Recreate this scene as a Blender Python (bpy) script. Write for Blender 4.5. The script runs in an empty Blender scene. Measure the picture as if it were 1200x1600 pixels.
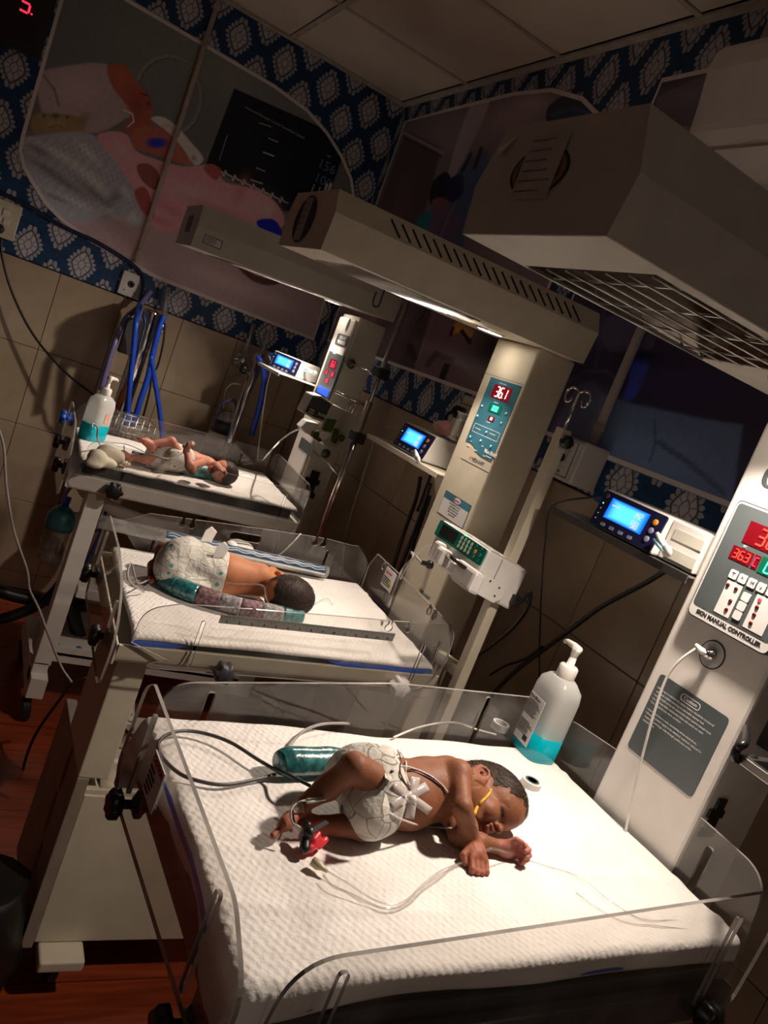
import bpy, bmesh, math, random
import numpy as np
from mathutils import Matrix, Vector
from mathutils.geometry import tessellate_polygon
random.seed(7); rng = np.random.default_rng(7)
C = bpy.context.scene.collection
# ---------------------------------------------------------------- camera, world, exposure
CAMZ = 1.51                       # lens height above the floor; the mattresses stand at about 0.95 m
F = 1254.66                       # focal length in pixels of the 1200 x 1600 frame
RM = np.array([[0.83860975, -0.41133285, 0.35712598], [0.23916177, -0.31101128, -0.91982261], [0.48942347, 0.85678309, -0.162442]])
cd = bpy.data.cameras.new('camera'); cam = bpy.data.objects.new('camera', cd); C.objects.link(cam)
cd.sensor_fit = 'VERTICAL'; cd.sensor_height = 36; cd.sensor_width = 27; cd.lens = F*36/1600; cd.clip_start = 0.02
cam.matrix_world = Matrix(((RM[0][0], -RM[1][0], -RM[2][0], 0), (RM[0][1], -RM[1][1], -RM[2][1], 0), (RM[0][2], -RM[1][2], -RM[2][2], CAMZ), (0, 0, 0, 1)))
bpy.context.scene.camera = cam
sc = bpy.context.scene
sc.view_settings.view_transform = 'Standard'; sc.view_settings.look = 'None'; sc.view_settings.gamma = 1; sc.view_settings.use_curve_mapping = False
sc.view_settings.exposure = 0.22
w = bpy.data.worlds.new('world'); sc.world = w; w.use_nodes = True
w.node_tree.nodes['Background'].inputs[0].default_value = (1.0, .80, .68, 1); w.node_tree.nodes['Background'].inputs[1].default_value = 0.024
LAMP_W = 5.7                      # the round lamp in the underside of each warmer hood
def area_light(name, loc, direction, size, power, color=(1, .84, .70), spread=math.pi):
    l = bpy.data.lights.new(name, 'AREA'); l.shape = 'DISK'; l.size = size; l.energy = power; l.color = color; l.spread = spread
    o = bpy.data.objects.new(name, l); C.objects.link(o); o.location = loc
    o.rotation_euler = Vector(direction).to_track_quat('-Z', 'Y').to_euler(); return o
# two unseen fill lights, added to lift the dim ward a little
area_light('ward_fill_light', (0.9, -0.9, 2.6), (0.0, 0.3, -1), 1.0, 0.5, (1, .84, .72))
area_light('low_fill_light', (0.30, -0.80, 0.80), (0.05, 1, -0.15), .30, 0.7, (1, .82, .66))  # added low fill for sides facing the camera, not a warmer's lamp
sc.cycles.max_bounces = 10; sc.cycles.transparent_max_bounces = 24; sc.cycles.glossy_bounces = 5; sc.cycles.diffuse_bounces = 5
sc.cycles.caustics_reflective = False; sc.cycles.caustics_refractive = False
sc.cycles.sample_clamp_indirect = 4.0

# ---------------------------------------------------------------- placing things on real planes
def ray(px, py): return RM.T @ np.array([px-600., py-800., F])
CO = np.array([0, 0, CAMZ])
def on_z(px, py, z): d = ray(px, py); return CO + d*((z-CAMZ)/d[2])
def on_x(px, py, x): d = ray(px, py); return CO + d*(x/d[0])
def on_y(px, py, y): d = ray(px, py); return CO + d*(y/d[1])
WX, WY, CEIL = 1.445, 3.708, 2.66      # right wall plane, left wall plane, ceiling

# ---------------------------------------------------------------- materials
def lin(c):
    return tuple((x/12.92 if x <= .04045 else ((x+.055)/1.055)**2.4) for x in [v/255 for v in c])
class X:                                  # tiny expression helper over Math nodes
    nt = None
    def __init__(s, v): s.v = v
    def _b(a, op, b=None, c=None):
        n = X.nt.nodes.new('ShaderNodeMath'); n.operation = op
        for i, t in enumerate((a, b, c)):
            if t is None: continue
            t = t.v if isinstance(t, X) else t
            if isinstance(t, (int, float)): n.inputs[i].default_value = t
            else: X.nt.links.new(t, n.inputs[i])
        return X(n.outputs[0])
    def __add__(a, b): return a._b('ADD', b)
    def __sub__(a, b): return a._b('SUBTRACT', b)
    def __rsub__(a, b): return X(b)._b('SUBTRACT', a)
    def __mul__(a, b): return a._b('MULTIPLY', b)
    __rmul__ = __mul__; __radd__ = __add__
    def __truediv__(a, b): return a._b('DIVIDE', b)
    def abs(a): return a._b('ABSOLUTE')
    def frac(a): return a._b('FRACT')
    def floor(a): return a._b('FLOOR')
    def pow(a, b): return a.abs()._b('POWER', b)
    def cos(a): return a._b('COSINE')
    def atan2(a, b): return a._b('ARCTAN2', b)
    def lt(a, b): return a._b('LESS_THAN', b)
    def gt(a, b): return a._b('GREATER_THAN', b)
    def mx(a, b): return a._b('MAXIMUM', b)
    def mn(a, b): return a._b('MINIMUM', b)
    def step(a, lo, hi):
        n = X.nt.nodes.new('ShaderNodeMapRange'); n.interpolation_type = 'SMOOTHSTEP'
        X.nt.links.new(a.v, n.inputs[0]); n.inputs[1].default_value = lo; n.inputs[2].default_value = hi
        return X(n.outputs[0])
def mixc(f, a, b):
    n = X.nt.nodes.new('ShaderNodeMix'); n.data_type = 'RGBA'
    for s, t in ((0, f), (6, a), (7, b)):
        t = t.v if isinstance(t, X) else t
        if isinstance(t, (int, float)): n.inputs[s].default_value = t
        elif isinstance(t, tuple): n.inputs[s].default_value = (*t[:3], 1)
        else: X.nt.links.new(t, n.inputs[s])
    return n.outputs[2]
def newmat(name):
    m = bpy.data.materials.new(name); m.use_nodes = True; X.nt = m.node_tree
    return m, m.node_tree, m.node_tree.nodes['Principled BSDF']
def noise(nt, scale, detail=3, coord='Object', rough=.5):
    tc = nt.nodes.new('ShaderNodeTexCoord'); n = nt.nodes.new('ShaderNodeTexNoise')
    n.inputs['Scale'].default_value = scale; n.inputs['Detail'].default_value = detail; n.inputs['Roughness'].default_value = rough
    nt.links.new(tc.outputs[coord], n.inputs['Vector']); return n
def bump(nt, b, fac, strength, dist=.002):
    bn = nt.nodes.new('ShaderNodeBump'); bn.inputs['Strength'].default_value = strength; bn.inputs['Distance'].default_value = dist
    nt.links.new(fac, bn.inputs['Height']); nt.links.new(bn.outputs[0], b.inputs['Normal'])
def mat(name, col, rough=.5, metal=0, var=.10, vscale=18, bmp=0, bscale=300, spec=.5, emit=None, es=0, sub=0, alpha=1, coat=0):
    m, nt, b = newmat(name)
    b.inputs['Roughness'].default_value = rough; b.inputs['Metallic'].default_value = metal
    b.inputs['Specular IOR Level'].default_value = spec
    n = noise(nt, vscale)
    k = X(n.outputs['Fac']).step(.3, .7)
    nt.links.new(mixc(k, tuple(c*(1-var) for c in col), tuple(min(1, c*(1+var)) for c in col)), b.inputs['Base Color'])
    if bmp: bump(nt, b, noise(nt, bscale).outputs['Fac'], bmp)
    if emit: b.inputs['Emission Color'].default_value = (*emit, 1); b.inputs['Emission Strength'].default_value = es
    if sub: b.inputs['Subsurface Weight'].default_value = sub; b.inputs['Subsurface Radius'].default_value = (.006, .003, .0015); b.inputs['Subsurface Scale'].default_value = 1
    if alpha < 1: b.inputs['Alpha'].default_value = alpha
    if coat: b.inputs['Coat Weight'].default_value = coat; b.inputs['Coat Roughness'].default_value = .1
    return m
def clearmat(name, tint=(.93, .93, .92), gloss=.12, rough=.03, haze=.03, hcol=(.7, .68, .66)):
    m, nt, b = newmat(name); nt.nodes.remove(b)
    out = nt.nodes['Material Output']
    tr = nt.nodes.new('ShaderNodeBsdfTransparent'); tr.inputs[0].default_value = (*tint, 1)
    gl = nt.nodes.new('ShaderNodeBsdfGlossy'); gl.inputs['Roughness'].default_value = rough; gl.inputs[0].default_value = (.9, .9, .9, 1)
    df = nt.nodes.new('ShaderNodeBsdfDiffuse'); df.inputs[0].default_value = (*hcol, 1)
    fr = nt.nodes.new('ShaderNodeFresnel'); fr.inputs[0].default_value = 1.45
    nz = noise(nt, 9, 5); smear = X(nz.outputs['Fac']).step(.45, .75)
    bf = nt.nodes.new('ShaderNodeNewGeometry')
    f = (X(fr.outputs[0])*(1-gloss) + gloss*.25)*(1-X(bf.outputs['Backfacing']))
    m1 = nt.nodes.new('ShaderNodeMixShader'); nt.links.new(f.v, m1.inputs[0]); nt.links.new(tr.outputs[0], m1.inputs[1]); nt.links.new(gl.outputs[0], m1.inputs[2])
    m2 = nt.nodes.new('ShaderNodeMixShader'); h = smear*haze + haze*.4; nt.links.new(h.v, m2.inputs[0]); nt.links.new(m1.outputs[0], m2.inputs[1]); nt.links.new(df.outputs[0], m2.inputs[2])
    nt.links.new(m2.outputs[0], out.inputs[0]); return m
def vcmat(name, rough=.5, spec=.4, sub=0, bmp=0, bscale=400, coat=0):
    m, nt, b = newmat(name)
    a = nt.nodes.new('ShaderNodeVertexColor'); a.layer_name = 'Col'
    n = noise(nt, 60); k = X(n.outputs['Fac'])*.35 + .82
    mm = nt.nodes.new('ShaderNodeVectorMath'); mm.operation = 'SCALE'; nt.links.new(a.outputs[0], mm.inputs[0]); nt.links.new(k.v, mm.inputs['Scale'])
    nt.links.new(mm.outputs[0], b.inputs['Base Color'])
    b.inputs['Roughness'].default_value = rough; b.inputs['Specular IOR Level'].default_value = spec
    if sub: b.inputs['Subsurface Weight'].default_value = sub; b.inputs['Subsurface Radius'].default_value = (.004, .002, .001); b.inputs['Subsurface Scale'].default_value = 1
    if bmp: bump(nt, b, noise(nt, bscale).outputs['Fac'], bmp, .0006)
    return m
M = {}
M['cream'] = mat('cream_powder_coat', (.62, .56, .44), .45, bmp=.05, bscale=700, var=.04)
M['white'] = mat('white_powder_coat', (.76, .72, .68), .42, bmp=.25, bscale=900, var=.03)
M['hoodgrey'] = mat('hood_paint', (.56, .54, .47), .45, bmp=.15, bscale=800, var=.04)
M['offwhite'] = mat('off_white_plastic', (.72, .69, .66), .4, var=.03)
M['black'] = mat('black_plastic', (.012, .012, .013), .35, var=.3)
M['darkgrey'] = mat('dark_grey_plastic', (.05, .05, .055), .4)
M['panelgrey'] = mat('grey_label_film', (.085, .10, .105), .3, var=.05)
M['chrome'] = mat('chrome', (.75, .74, .72), .12, 1, var=.02)
M['steel'] = mat('steel', (.5, .5, .49), .3, 1, var=.06)
M['reflector'] = mat('polished_reflector', (.30, .26, .22), .22, 1, var=.03, bmp=.2, bscale=40)
M['blue'] = mat('blue_hose', (.012, .07, .55), .35, var=.15)
M['purpletube'] = mat('lilac_tube', (.16, .15, .36), .35)
M['greytube'] = mat('grey_cable', (.30, .28, .27), .4)
M['whitetube'] = mat('white_cable', (.72, .70, .66), .4)
M['blackcable'] = mat('black_cable', (.01, .01, .011), .4)
M['cleartube'] = clearmat('clear_tube', (.90, .89, .88), .5, .08, .25)
M['acrylic'] = clearmat('acrylic_sheet', (.95, .945, .935), .10, .03, .06)
M['acrylicedge'] = mat('acrylic_edge', (.30, .28, .26), .2, var=.2, spec=.8)
M['sheet'] = mat('white_sheet', (.80, .77, .74), .8, var=.03, bmp=.35, bscale=260)
M['bluefilm'] = mat('blue_backing_film', (.02, .10, .55), .35, var=.2, bmp=.3, bscale=60)
M['matblack'] = mat('black_mattress_cover', (.012, .010, .010), .45, var=.3, bmp=.3, bscale=80)
M['teal'] = mat('teal_wrap', (.02, .13, .14), .25, var=.5, vscale=90, bmp=.6, bscale=90, coat=.5)
M['paper'] = mat('paper', (.72, .70, .67), .7, var=.03)
M['label'] = mat('printed_paper', (.70, .69, .68), .5, var=.02)
M['ink'] = mat('black_ink', (.02, .02, .025), .5, var=.1)
M['greyink'] = mat('grey_ink', (.18, .18, .19), .5, var=.1)
M['whiteink'] = mat('white_ink', (.75, .75, .75), .5, var=.02)
M['redink'] = mat('red_ink', (.5, .02, .02), .5, var=.05)
M['orange'] = mat('orange_ink', (.8, .30, .03), .5, var=.05)
M['bluepanel'] = mat('blue_grey_panel', (.045, .17, .235), .3, var=.2, vscale=6)
M['greenpanel'] = mat('green_panel', (.0, .17, .11), .35, var=.05)
M['olive'] = mat('olive_plastic', (.07, .11, .01), .4, var=.08)
M['olivedark'] = mat('dark_olive_film', (.035, .04, .015), .4, var=.1)
M['navyface'] = mat('navy_face', (.012, .012, .05), .3, var=.1)
M['bluebutton'] = mat('lavender_button', (.22, .22, .34), .4)
def emis(name, col, s): return mat(name, tuple(c*.3 for c in col), .4, emit=col, es=s, var=.02)
M['ledred'] = emis('red_led_digit', (1, .07, .04), 1.5)
M['ledredbg'] = emis('red_led_window', (.32, .0, .010), .40)
M['ledgreen'] = emis('green_led_digit', (.1, 1, .7), 2.2)
M['ledgreenbg'] = emis('green_led_window', (.0, .22, .10), .35)
M['ledpink'] = emis('pink_led', (1, .05, .12), 1.1)
M['ledblue'] = emis('blue_led_window', (.02, .10, 1), 1.3)
M['ledwhite'] = emis('pale_digit', (1, .75, .7), 1.6)
M['reddot'] = mat('dark_red_indicator', (.10, .003, .003), .2)
M['lampdisc'] = emis('lamp_lens', (1, .86, .70), 26)
M['greenled'] = emis('small_green_light', (.2, 1, .3), 2)
def screenmat():
    m, nt, b = newmat('backlit_blue_screen')
    tc = nt.nodes.new('ShaderNodeTexCoord'); sp = nt.nodes.new('ShaderNodeSeparateXYZ'); nt.links.new(tc.outputs['Generated'], sp.inputs[0])
    a = X(sp.outputs[1]); c = X(sp.outputs[2])
    e = ((a-.5).abs()*2).pow(2.2).mx(((c-.5).abs()*2).pow(2.5)); k = e.step(.1, 1.0)
    col = mixc(k, (.12, .78, 1.0), (.0, .12, .95)); nt.links.new(col, b.inputs['Emission Color']); b.inputs['Emission Strength'].default_value = 1.15
    b.inputs['Base Color'].default_value = (.01, .05, .15, 1); b.inputs['Roughness'].default_value = .3; return m
M['screen'] = screenmat()

# ---------------------------------------------------------------- mesh building
WORLD0 = {}
class MB:
    def __init__(s, fn=None): s.v = []; s.f = []; s.mi = []; s.fn = fn; s.cur = 0
    def add(s, vs, fs):
        b = len(s.v)
        s.v += [tuple(s.fn(p)) if s.fn else tuple(p) for p in vs]
        s.f += [tuple(i+b for i in f) for f in fs]; s.mi += [s.cur]*len(fs); return s
    def box(s, lo, hi):
        x0, y0, z0 = lo; x1, y1, z1 = hi
        return s.add([(x0,y0,z0),(x1,y0,z0),(x1,y1,z0),(x0,y1,z0),(x0,y0,z1),(x1,y0,z1),(x1,y1,z1),(x0,y1,z1)],
                     [(0,3,2,1),(4,5,6,7),(0,1,5,4),(1,2,6,5),(2,3,7,6),(3,0,4,7)])
    def obox(s, c, a, b, d):              # centre and three half-axis vectors
        c, a, b, d = map(np.asarray, (c, a, b, d))
        q = [c-a-b-d, c+a-b-d, c+a+b-d, c-a+b-d, c-a-b+d, c+a-b+d, c+a+b+d, c-a+b+d]
        return s.add(q, [(0,3,2,1),(4,5,6,7),(0,1,5,4),(1,2,6,5),(2,3,7,6),(3,0,4,7)])
    def prism(s, poly, o, ax, ay, n, holes=()):   # poly in (ax, ay) from o, extruded along vector n
        o, ax, ay, n = (np.asarray(q, float) for q in (o, ax, ay, n))
        loops = [list(poly)] + [list(h) for h in holes]
        flat = [p for l in loops for p in l]
        P = [o+ax*p[0]+ay*p[1] for p in flat]; N = len(P)
        tri = tessellate_polygon([[Vector((p[0], p[1], 0)) for p in l] for l in loops])
        fs = [tuple(t) for t in tri] + [tuple(i+N for i in reversed(t)) for t in tri]
        k = 0
        for l in loops:
            m = len(l)
            for i in range(m): a, b = k+i, k+(i+1) % m; fs.append((a, b, b+N, a+N))
            k += m
        return s.add(P+[p+n for p in P], fs)
    def tube(s, pts, r, n=8, cap=True):
        pts = [np.asarray(p, float) for p in pts]; rs = r if hasattr(r, '__len__') else [r]*len(pts)
        vs = []; fs = []; up = None
        for i, p in enumerate(pts):
            t = pts[min(i+1, len(pts)-1)] - pts[max(i-1, 0)]; t = t/(np.linalg.norm(t)+1e-12)
            if up is None: up = np.cross(t, (0, 0, 1.)) if abs(t[2]) < .9 else np.cross(t, (0, 1., 0))
            up = up - t*(up@t); up /= (np.linalg.norm(up)+1e-12); sd = np.cross(t, up)
            for k in range(n):
                a = 2*math.pi*k/n; vs.append(p + (up*math.cos(a)+sd*math.sin(a))*rs[i])
        for i in range(len(pts)-1):
            for k in range(n): a = i*n+k; b = i*n+(k+1) % n; fs.append((a, b, b+n, a+n))
        if cap: fs.append(tuple(range(n-1, -1, -1))); fs.append(tuple((len(pts)-1)*n+k for k in range(n)))
        return s.add(vs, fs)
    def lathe(s, prof, o, n=24, axis=(0, 0, 1), xdir=None, sx=1, sy=1):
        o = np.asarray(o, float); az = np.asarray(axis, float); az /= np.linalg.norm(az)
        ax = np.asarray(xdir, float) if xdir is not None else (np.cross(az, (0, 1., 0)) if abs(az[1]) < .9 else np.cross(az, (1., 0, 0)))
        ax = ax/np.linalg.norm(ax); ay = np.cross(az, ax); vs = []; fs = []
        for r, z in prof:
            for k in range(n): a = 2*math.pi*k/n; vs.append(o+ax*math.cos(a)*r*sx+ay*math.sin(a)*r*sy+az*z)
        for i in range(len(prof)-1):
            for k in range(n): a = i*n+k; b = i*n+(k+1) % n; fs.append((a, b, b+n, a+n))
        fs.append(tuple(range(n-1, -1, -1))); fs.append(tuple((len(prof)-1)*n+k for k in range(n)))
        return s.add(vs, fs)
    def ball(s, c, r, n=12):
        r = r if hasattr(r, '__len__') else (r, r, r); c = np.asarray(c, float); vs = []; fs = []; m = n//2
        for i in range(1, m):
            for k in range(n):
                t = math.pi*i/m; a = 2*math.pi*k/n; vs.append(c+np.array([r[0]*math.sin(t)*math.cos(a), r[1]*math.sin(t)*math.sin(a), r[2]*math.cos(t)]))
        vs += [c+np.array([0, 0, r[2]]), c-np.array([0, 0, r[2]])]; T = len(vs)-2
        for i in range(m-2):
            for k in range(n): a = i*n+k; b = i*n+(k+1) % n; fs.append((a, a+n, b+n, b))
        for k in range(n): fs.append((T, k, (k+1) % n)); fs.append((T+1, (m-2)*n+(k+1) % n, (m-2)*n+k))
        return s.add(vs, fs)
    def grid(s, P):                       # P[i][j] array of points
        P = np.asarray(P, float); a, b = P.shape[:2]
        return s.add([tuple(p) for p in P.reshape(-1, 3)], [(i*b+j, (i+1)*b+j, (i+1)*b+j+1, i*b+j+1) for i in range(a-1) for j in range(b-1)])
def obj(name, mb, mats, parent=None, smooth=False, bevel=0, seg=2, label=None, cat=None, group=None, kind=None, origin=None, colors=None, solid=0, weld=False):
    v = np.array(mb.v, float)
    o0 = np.array(origin) if origin is not None else (v.min(0)+v.max(0))/2
    if origin is None and parent is None and kind is None: o0[2] = v[:, 2].min()
    me = bpy.data.meshes.new(name); me.from_pydata([tuple(p) for p in (v-o0)], [], mb.f)
    mats = mats if isinstance(mats, (list, tuple)) else [mats]
    for m in mats: me.materials.append(m if not isinstance(m, str) else M[m])
    if any(mb.mi): me.polygons.foreach_set('material_index', mb.mi)
    bm = bmesh.new(); bm.from_mesh(me)
    if weld: bmesh.ops.remove_doubles(bm, verts=bm.verts, dist=1e-5)
    bmesh.ops.recalc_face_normals(bm, faces=bm.faces); bm.to_mesh(me); bm.free()
    if smooth: me.polygons.foreach_set('use_smooth', [True]*len(me.polygons))
    if colors is not None:
        a = me.color_attributes.new('Col', 'FLOAT_COLOR', 'POINT')
        c4 = np.ones((len(v), 4)); c4[:, :3] = colors; a.data.foreach_set('color', c4.ravel())
    o = bpy.data.objects.new(name, me); C.objects.link(o)
    if bevel:
        b = o.modifiers.new('bevel', 'BEVEL'); b.width = bevel; b.segments = seg; b.limit_method = 'ANGLE'; b.angle_limit = .6
        if not smooth:
            me.polygons.foreach_set('use_smooth', [False]*len(me.polygons))
    place(o, o0, parent); tag(o, label, cat, group, kind); return o
def place(o, w0, parent):
    WORLD0[o.name] = np.array(w0, float)
    if parent is not None: o.parent = parent; o.location = np.array(w0)-WORLD0[parent.name]
    else: o.location = w0
def tag(o, label=None, cat=None, group=None, kind=None):
    if label: o['label'] = label
    if cat: o['category'] = cat
    if group: o['group'] = group
    if kind: o['kind'] = kind
    return o
def thing(name, label, cat, loc, group=None):
    o = bpy.data.objects.new(name, None); C.objects.link(o); o.empty_display_size = .05
    place(o, loc, None); return tag(o, label, cat, group)
def fillet(poly, rad, n=6):
    out = []; m = len(poly)
    for i in range(m):
        p0, p, p1 = (np.array(poly[(i+k) % m], float) for k in (-1, 0, 1))
        r = rad[i] if hasattr(rad, '__len__') else rad
        a = p0-p; b = p1-p; la, lb = np.linalg.norm(a), np.linalg.norm(b); a /= la; b /= lb
        if r <= 0: out.append(tuple(p)); continue
        ang = math.acos(max(-1, min(1, a@b)))
        if ang < .08 or ang > 3.12: out.append(tuple(p)); continue
        d = min(r/math.tan(ang/2), la*.49, lb*.49)
        q0, q1 = p+a*d, p+b*d
        for k in range(n+1):
            t = k/n; out.append(tuple((1-t)**2*q0+2*t*(1-t)*p+t*t*q1))
    return out
def rrect(x0, y0, x1, y1, r, n=4): return fillet([(x0, y0), (x1, y0), (x1, y1), (x0, y1)], r, n)
def spline(pts, n=8):
    P = [np.asarray(p, float) for p in pts]; P = [2*P[0]-P[1]]+P+[2*P[-1]-P[-2]]; out = []
    for i in range(1, len(P)-2):
        for k in range(n):
            t = k/n; a, b, c, d = P[i-1:i+3]
            out.append(.5*((2*b)+(c-a)*t+(2*a-5*b+4*c-d)*t*t+(-a+3*b-3*c+d)*t**3))
    out.append(P[-2]); return out
def cable(name, label, pts, r, m, cat='cable', parent=None, group=None, n=7, sn=8):
    mb = MB(); mb.tube(spline(pts, sn), r, n); return obj(name, mb, m, parent, True, label=label, cat=cat, group=group)
def text(name, s, size, o, xd, yd, m, parent, ext=.0004, align='LEFT', fat=0):
    cu = bpy.data.curves.new(name, 'FONT'); cu.body = s; cu.size = size; cu.extrude = ext; cu.align_x = align; cu.align_y = 'CENTER'; cu.offset = fat; cu.resolution_u = 2
    to = bpy.data.objects.new(name+'_tmp', cu); C.objects.link(to)
    dg = bpy.context.evaluated_depsgraph_get(); me = bpy.data.meshes.new_from_object(to.evaluated_get(dg)); bpy.data.objects.remove(to)
    xd = np.array(xd, float); xd /= np.linalg.norm(xd); yd = np.array(yd, float); yd -= xd*(xd@yd); yd /= np.linalg.norm(yd); zd = np.cross(xd, yd)
    me.transform(Matrix(((xd[0], yd[0], zd[0], 0), (xd[1], yd[1], zd[1], 0), (xd[2], yd[2], zd[2], 0), (0, 0, 0, 1))))
    me.materials.clear(); me.materials.append(M[m]); ob = bpy.data.objects.new(name, me); C.objects.link(ob); place(ob, o, parent); return ob
SEG = {'0': 'abcdef', '1': 'bc', '2': 'abged', '3': 'abgcd', '4': 'fgbc', '5': 'afgcd', '6': 'afgecd', '7': 'abc', '8': 'abcdefg', '9': 'abcdfg', 'C': 'adef', '-': 'g', 'E': 'adefg'}
def digits(mb, s, o, xd, yd, nd, h, ox=0):       # seven-segment digits, h tall
    w_ = h*.5; t = h*.06; x = ox
    S = {'a': (0, h, w_, h), 'b': (w_, h, w_, h/2), 'c': (w_, h/2, w_, 0), 'd': (0, 0, w_, 0), 'e': (0, 0, 0, h/2), 'f': (0, h/2, 0, h), 'g': (0, h/2, w_, h/2)}
    o = np.asarray(o, float)
    for ch in s:
        if ch == '.':
            c = o+xd*(x-h*.10)+yd*t; mb.obox(c, xd*t*.8, yd*t*.8, nd*.0006); continue
        for g in SEG[ch]:
            a, b, c_, d = S[g]; ca = o+xd*((a+c_)/2+x)+yd*(b+d)/2
            hx, hy = (abs(c_-a)/2, t) if b == d else (t, abs(d-b)/2)
            mb.obox(ca, xd*max(hx-t*(b == d)*.5, t*.8), yd*max(hy-t*(b != d)*.5, t*.8), nd*.0006)
        x += h*.78
# ================================================================ organic surfaces: smooth union of soft shapes, meshed by surface nets
def pr_e(c, r, R=None, k=None, col=None): return ('e', np.asarray(c, float), r, R, k, col)
def pr_c(a, b, ra, rb=None, k=None, col=None): return ('c', np.asarray(a, float), np.asarray(b, float), ra, ra if rb is None else rb, k, col)
def prim_d(p, Q):
    if p[0] == 'e':
        c, r, R = p[1], np.asarray(p[2] if hasattr(p[2], '__len__') else (p[2],)*3, float), p[3]
        q = Q-c
        if R is not None: q = q@np.asarray(R).T
        k0 = np.sqrt(((q/r)**2).sum(-1)); k1 = np.sqrt(((q/(r*r))**2).sum(-1))+1e-9; return k0*(k0-1)/k1
    a, b, ra, rb = p[1:5]; ab = b-a; t = np.clip(((Q-a)@ab)/(ab@ab+1e-12), 0, 1); return np.linalg.norm(Q-a-t[..., None]*ab, axis=-1)-(ra+(rb-ra)*t)
def prim_box(p):
    if p[0] == 'e': r = max(p[2]) if hasattr(p[2], '__len__') else p[2]; return p[1]-r, p[1]+r
    m = max(p[3], p[4]); return np.minimum(p[1], p[2])-m, np.maximum(p[1], p[2])+m
def sdf_mesh(prims, h, k, cut=(), kc=None, floor=None):
    los, his = zip(*[prim_box(p) for p in prims]); lo = np.min(los, 0)-3*h-k; hi = np.max(his, 0)+3*h+k
    n = np.ceil((hi-lo)/h).astype(int)+1; D = np.full(n, .05, np.float32)
    def apply(p, kk, sub):
        a, b = prim_box(p); m = kk+2.5*h
        i0 = np.maximum(((a-m-lo)/h).astype(int), 0); i1 = np.minimum(((b+m-lo)/h).astype(int)+2, n)
        if (i1 <= i0).any(): return
        g = np.stack(np.meshgrid(*[lo[j]+h*np.arange(i0[j], i1[j]) for j in range(3)], indexing='ij'), -1)
        d = prim_d(p, g); s = tuple(slice(i0[j], i1[j]) for j in range(3)); A = D[s]
        if sub: d = -d; q = np.maximum(kk-np.abs(A-d), 0)/kk; D[s] = np.maximum(A, d)+q*q*kk/4
        else: q = np.maximum(kk-np.abs(A-d), 0)/kk; D[s] = np.minimum(A, d)-q*q*kk/4
    for p in prims:
        kk = p[4] if p[0] == 'e' and len(p) > 4 and p[4] else (p[5] if p[0] == 'c' and len(p) > 5 and p[5] else k); apply(p, kk, False)
    for p in cut:
        kk = p[4] if p[0] == 'e' and len(p) > 4 and p[4] else (p[5] if p[0] == 'c' and len(p) > 5 and p[5] else (kc or k)); apply(p, kk, True)
    if floor is not None:
        z = lo[2]+h*np.arange(n[2]); D = np.maximum(D, (floor-z)[None, None, :].astype(np.float32))
    S = D < 0; cs = [S[i:n[0]-1+i, j:n[1]-1+j, l:n[2]-1+l] for i in (0, 1) for j in (0, 1) for l in (0, 1)]
    cnt = sum(c.astype(np.int8) for c in cs); act = (cnt > 0) & (cnt < 8); I = np.argwhere(act)
    idx = -np.ones(act.shape, int); idx[act] = np.arange(len(I)); V = np.zeros((len(I), 3)); W = np.zeros(len(I))
    off = [(i, j, l) for i in (0, 1) for j in (0, 1) for l in (0, 1)]
    val = {o: D[I[:, 0]+o[0], I[:, 1]+o[1], I[:, 2]+o[2]] for o in off}
    for o in off:
        for ax in range(3):
            if o[ax]: continue
            q = list(o); q[ax] = 1; q = tuple(q); a, b = val[o], val[q]; m = (a < 0) != (b < 0); t = np.where(m, a/(a-b+1e-12), 0)
            pt = np.array(o, float)+np.zeros((len(I), 3)); pt[:, ax] += t; V += pt*m[:, None]; W += m
    V = lo+h*(I+V/W[:, None]); Fq = []
    for ax in range(3):
        sl0 = [slice(None)]*3; sl1 = [slice(None)]*3; sl0[ax] = slice(0, -1); sl1[ax] = slice(1, None)
        ch = S[tuple(sl0)] != S[tuple(sl1)]; E = np.argwhere(ch); o1, o2 = [x for x in range(3) if x != ax]
        E = E[(E[:, o1] > 0) & (E[:, o2] > 0) & (E[:, o1] < n[o1]-1) & (E[:, o2] < n[o2]-1)]
        def cell(d1, d2): q = E.copy(); q[:, o1] += d1; q[:, o2] += d2; return idx[q[:, 0], q[:, 1], q[:, 2]]
        Fq.append(np.stack([cell(-1, -1), cell(0, -1), cell(0, 0), cell(-1, 0)], 1))
    return V, np.concatenate(Fq), prims
def prim_colors(V, prims, base, s=.0025):
    cols = np.zeros((len(V), 3)); wt = np.zeros(len(V))
    for p in prims:
        c = p[5] if p[0] == 'e' else (p[6] if len(p) > 6 else None)
        d = prim_d(p, V); w_ = np.exp(-np.clip(d+.0005, 0, 1)/s)+1e-9; cols += w_[:, None]*np.array(c if c is not None else base); wt += w_
    return cols/wt[:, None]
def organic(name, prims, m, parent, h, k, cut=(), kc=None, base=(.5, .5, .5), floor=None, darken=None, label=None, cat=None, smooth=1):
    V, Fc, _ = sdf_mesh(prims, h, k, cut, kc, floor); col = prim_colors(V, prims, base)
    if darken is not None: col = darken(V, col)
    mb = MB(); mb.v = V; mb.f = [tuple(int(i) for i in q) for q in Fc]; mb.mi = [0]*len(mb.f)
    o = obj(name, mb, m, parent, True, colors=col, label=label, cat=cat)
    if smooth: s = o.modifiers.new('relax', 'SMOOTH'); s.factor = .5; s.iterations = smooth
    return o
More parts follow.
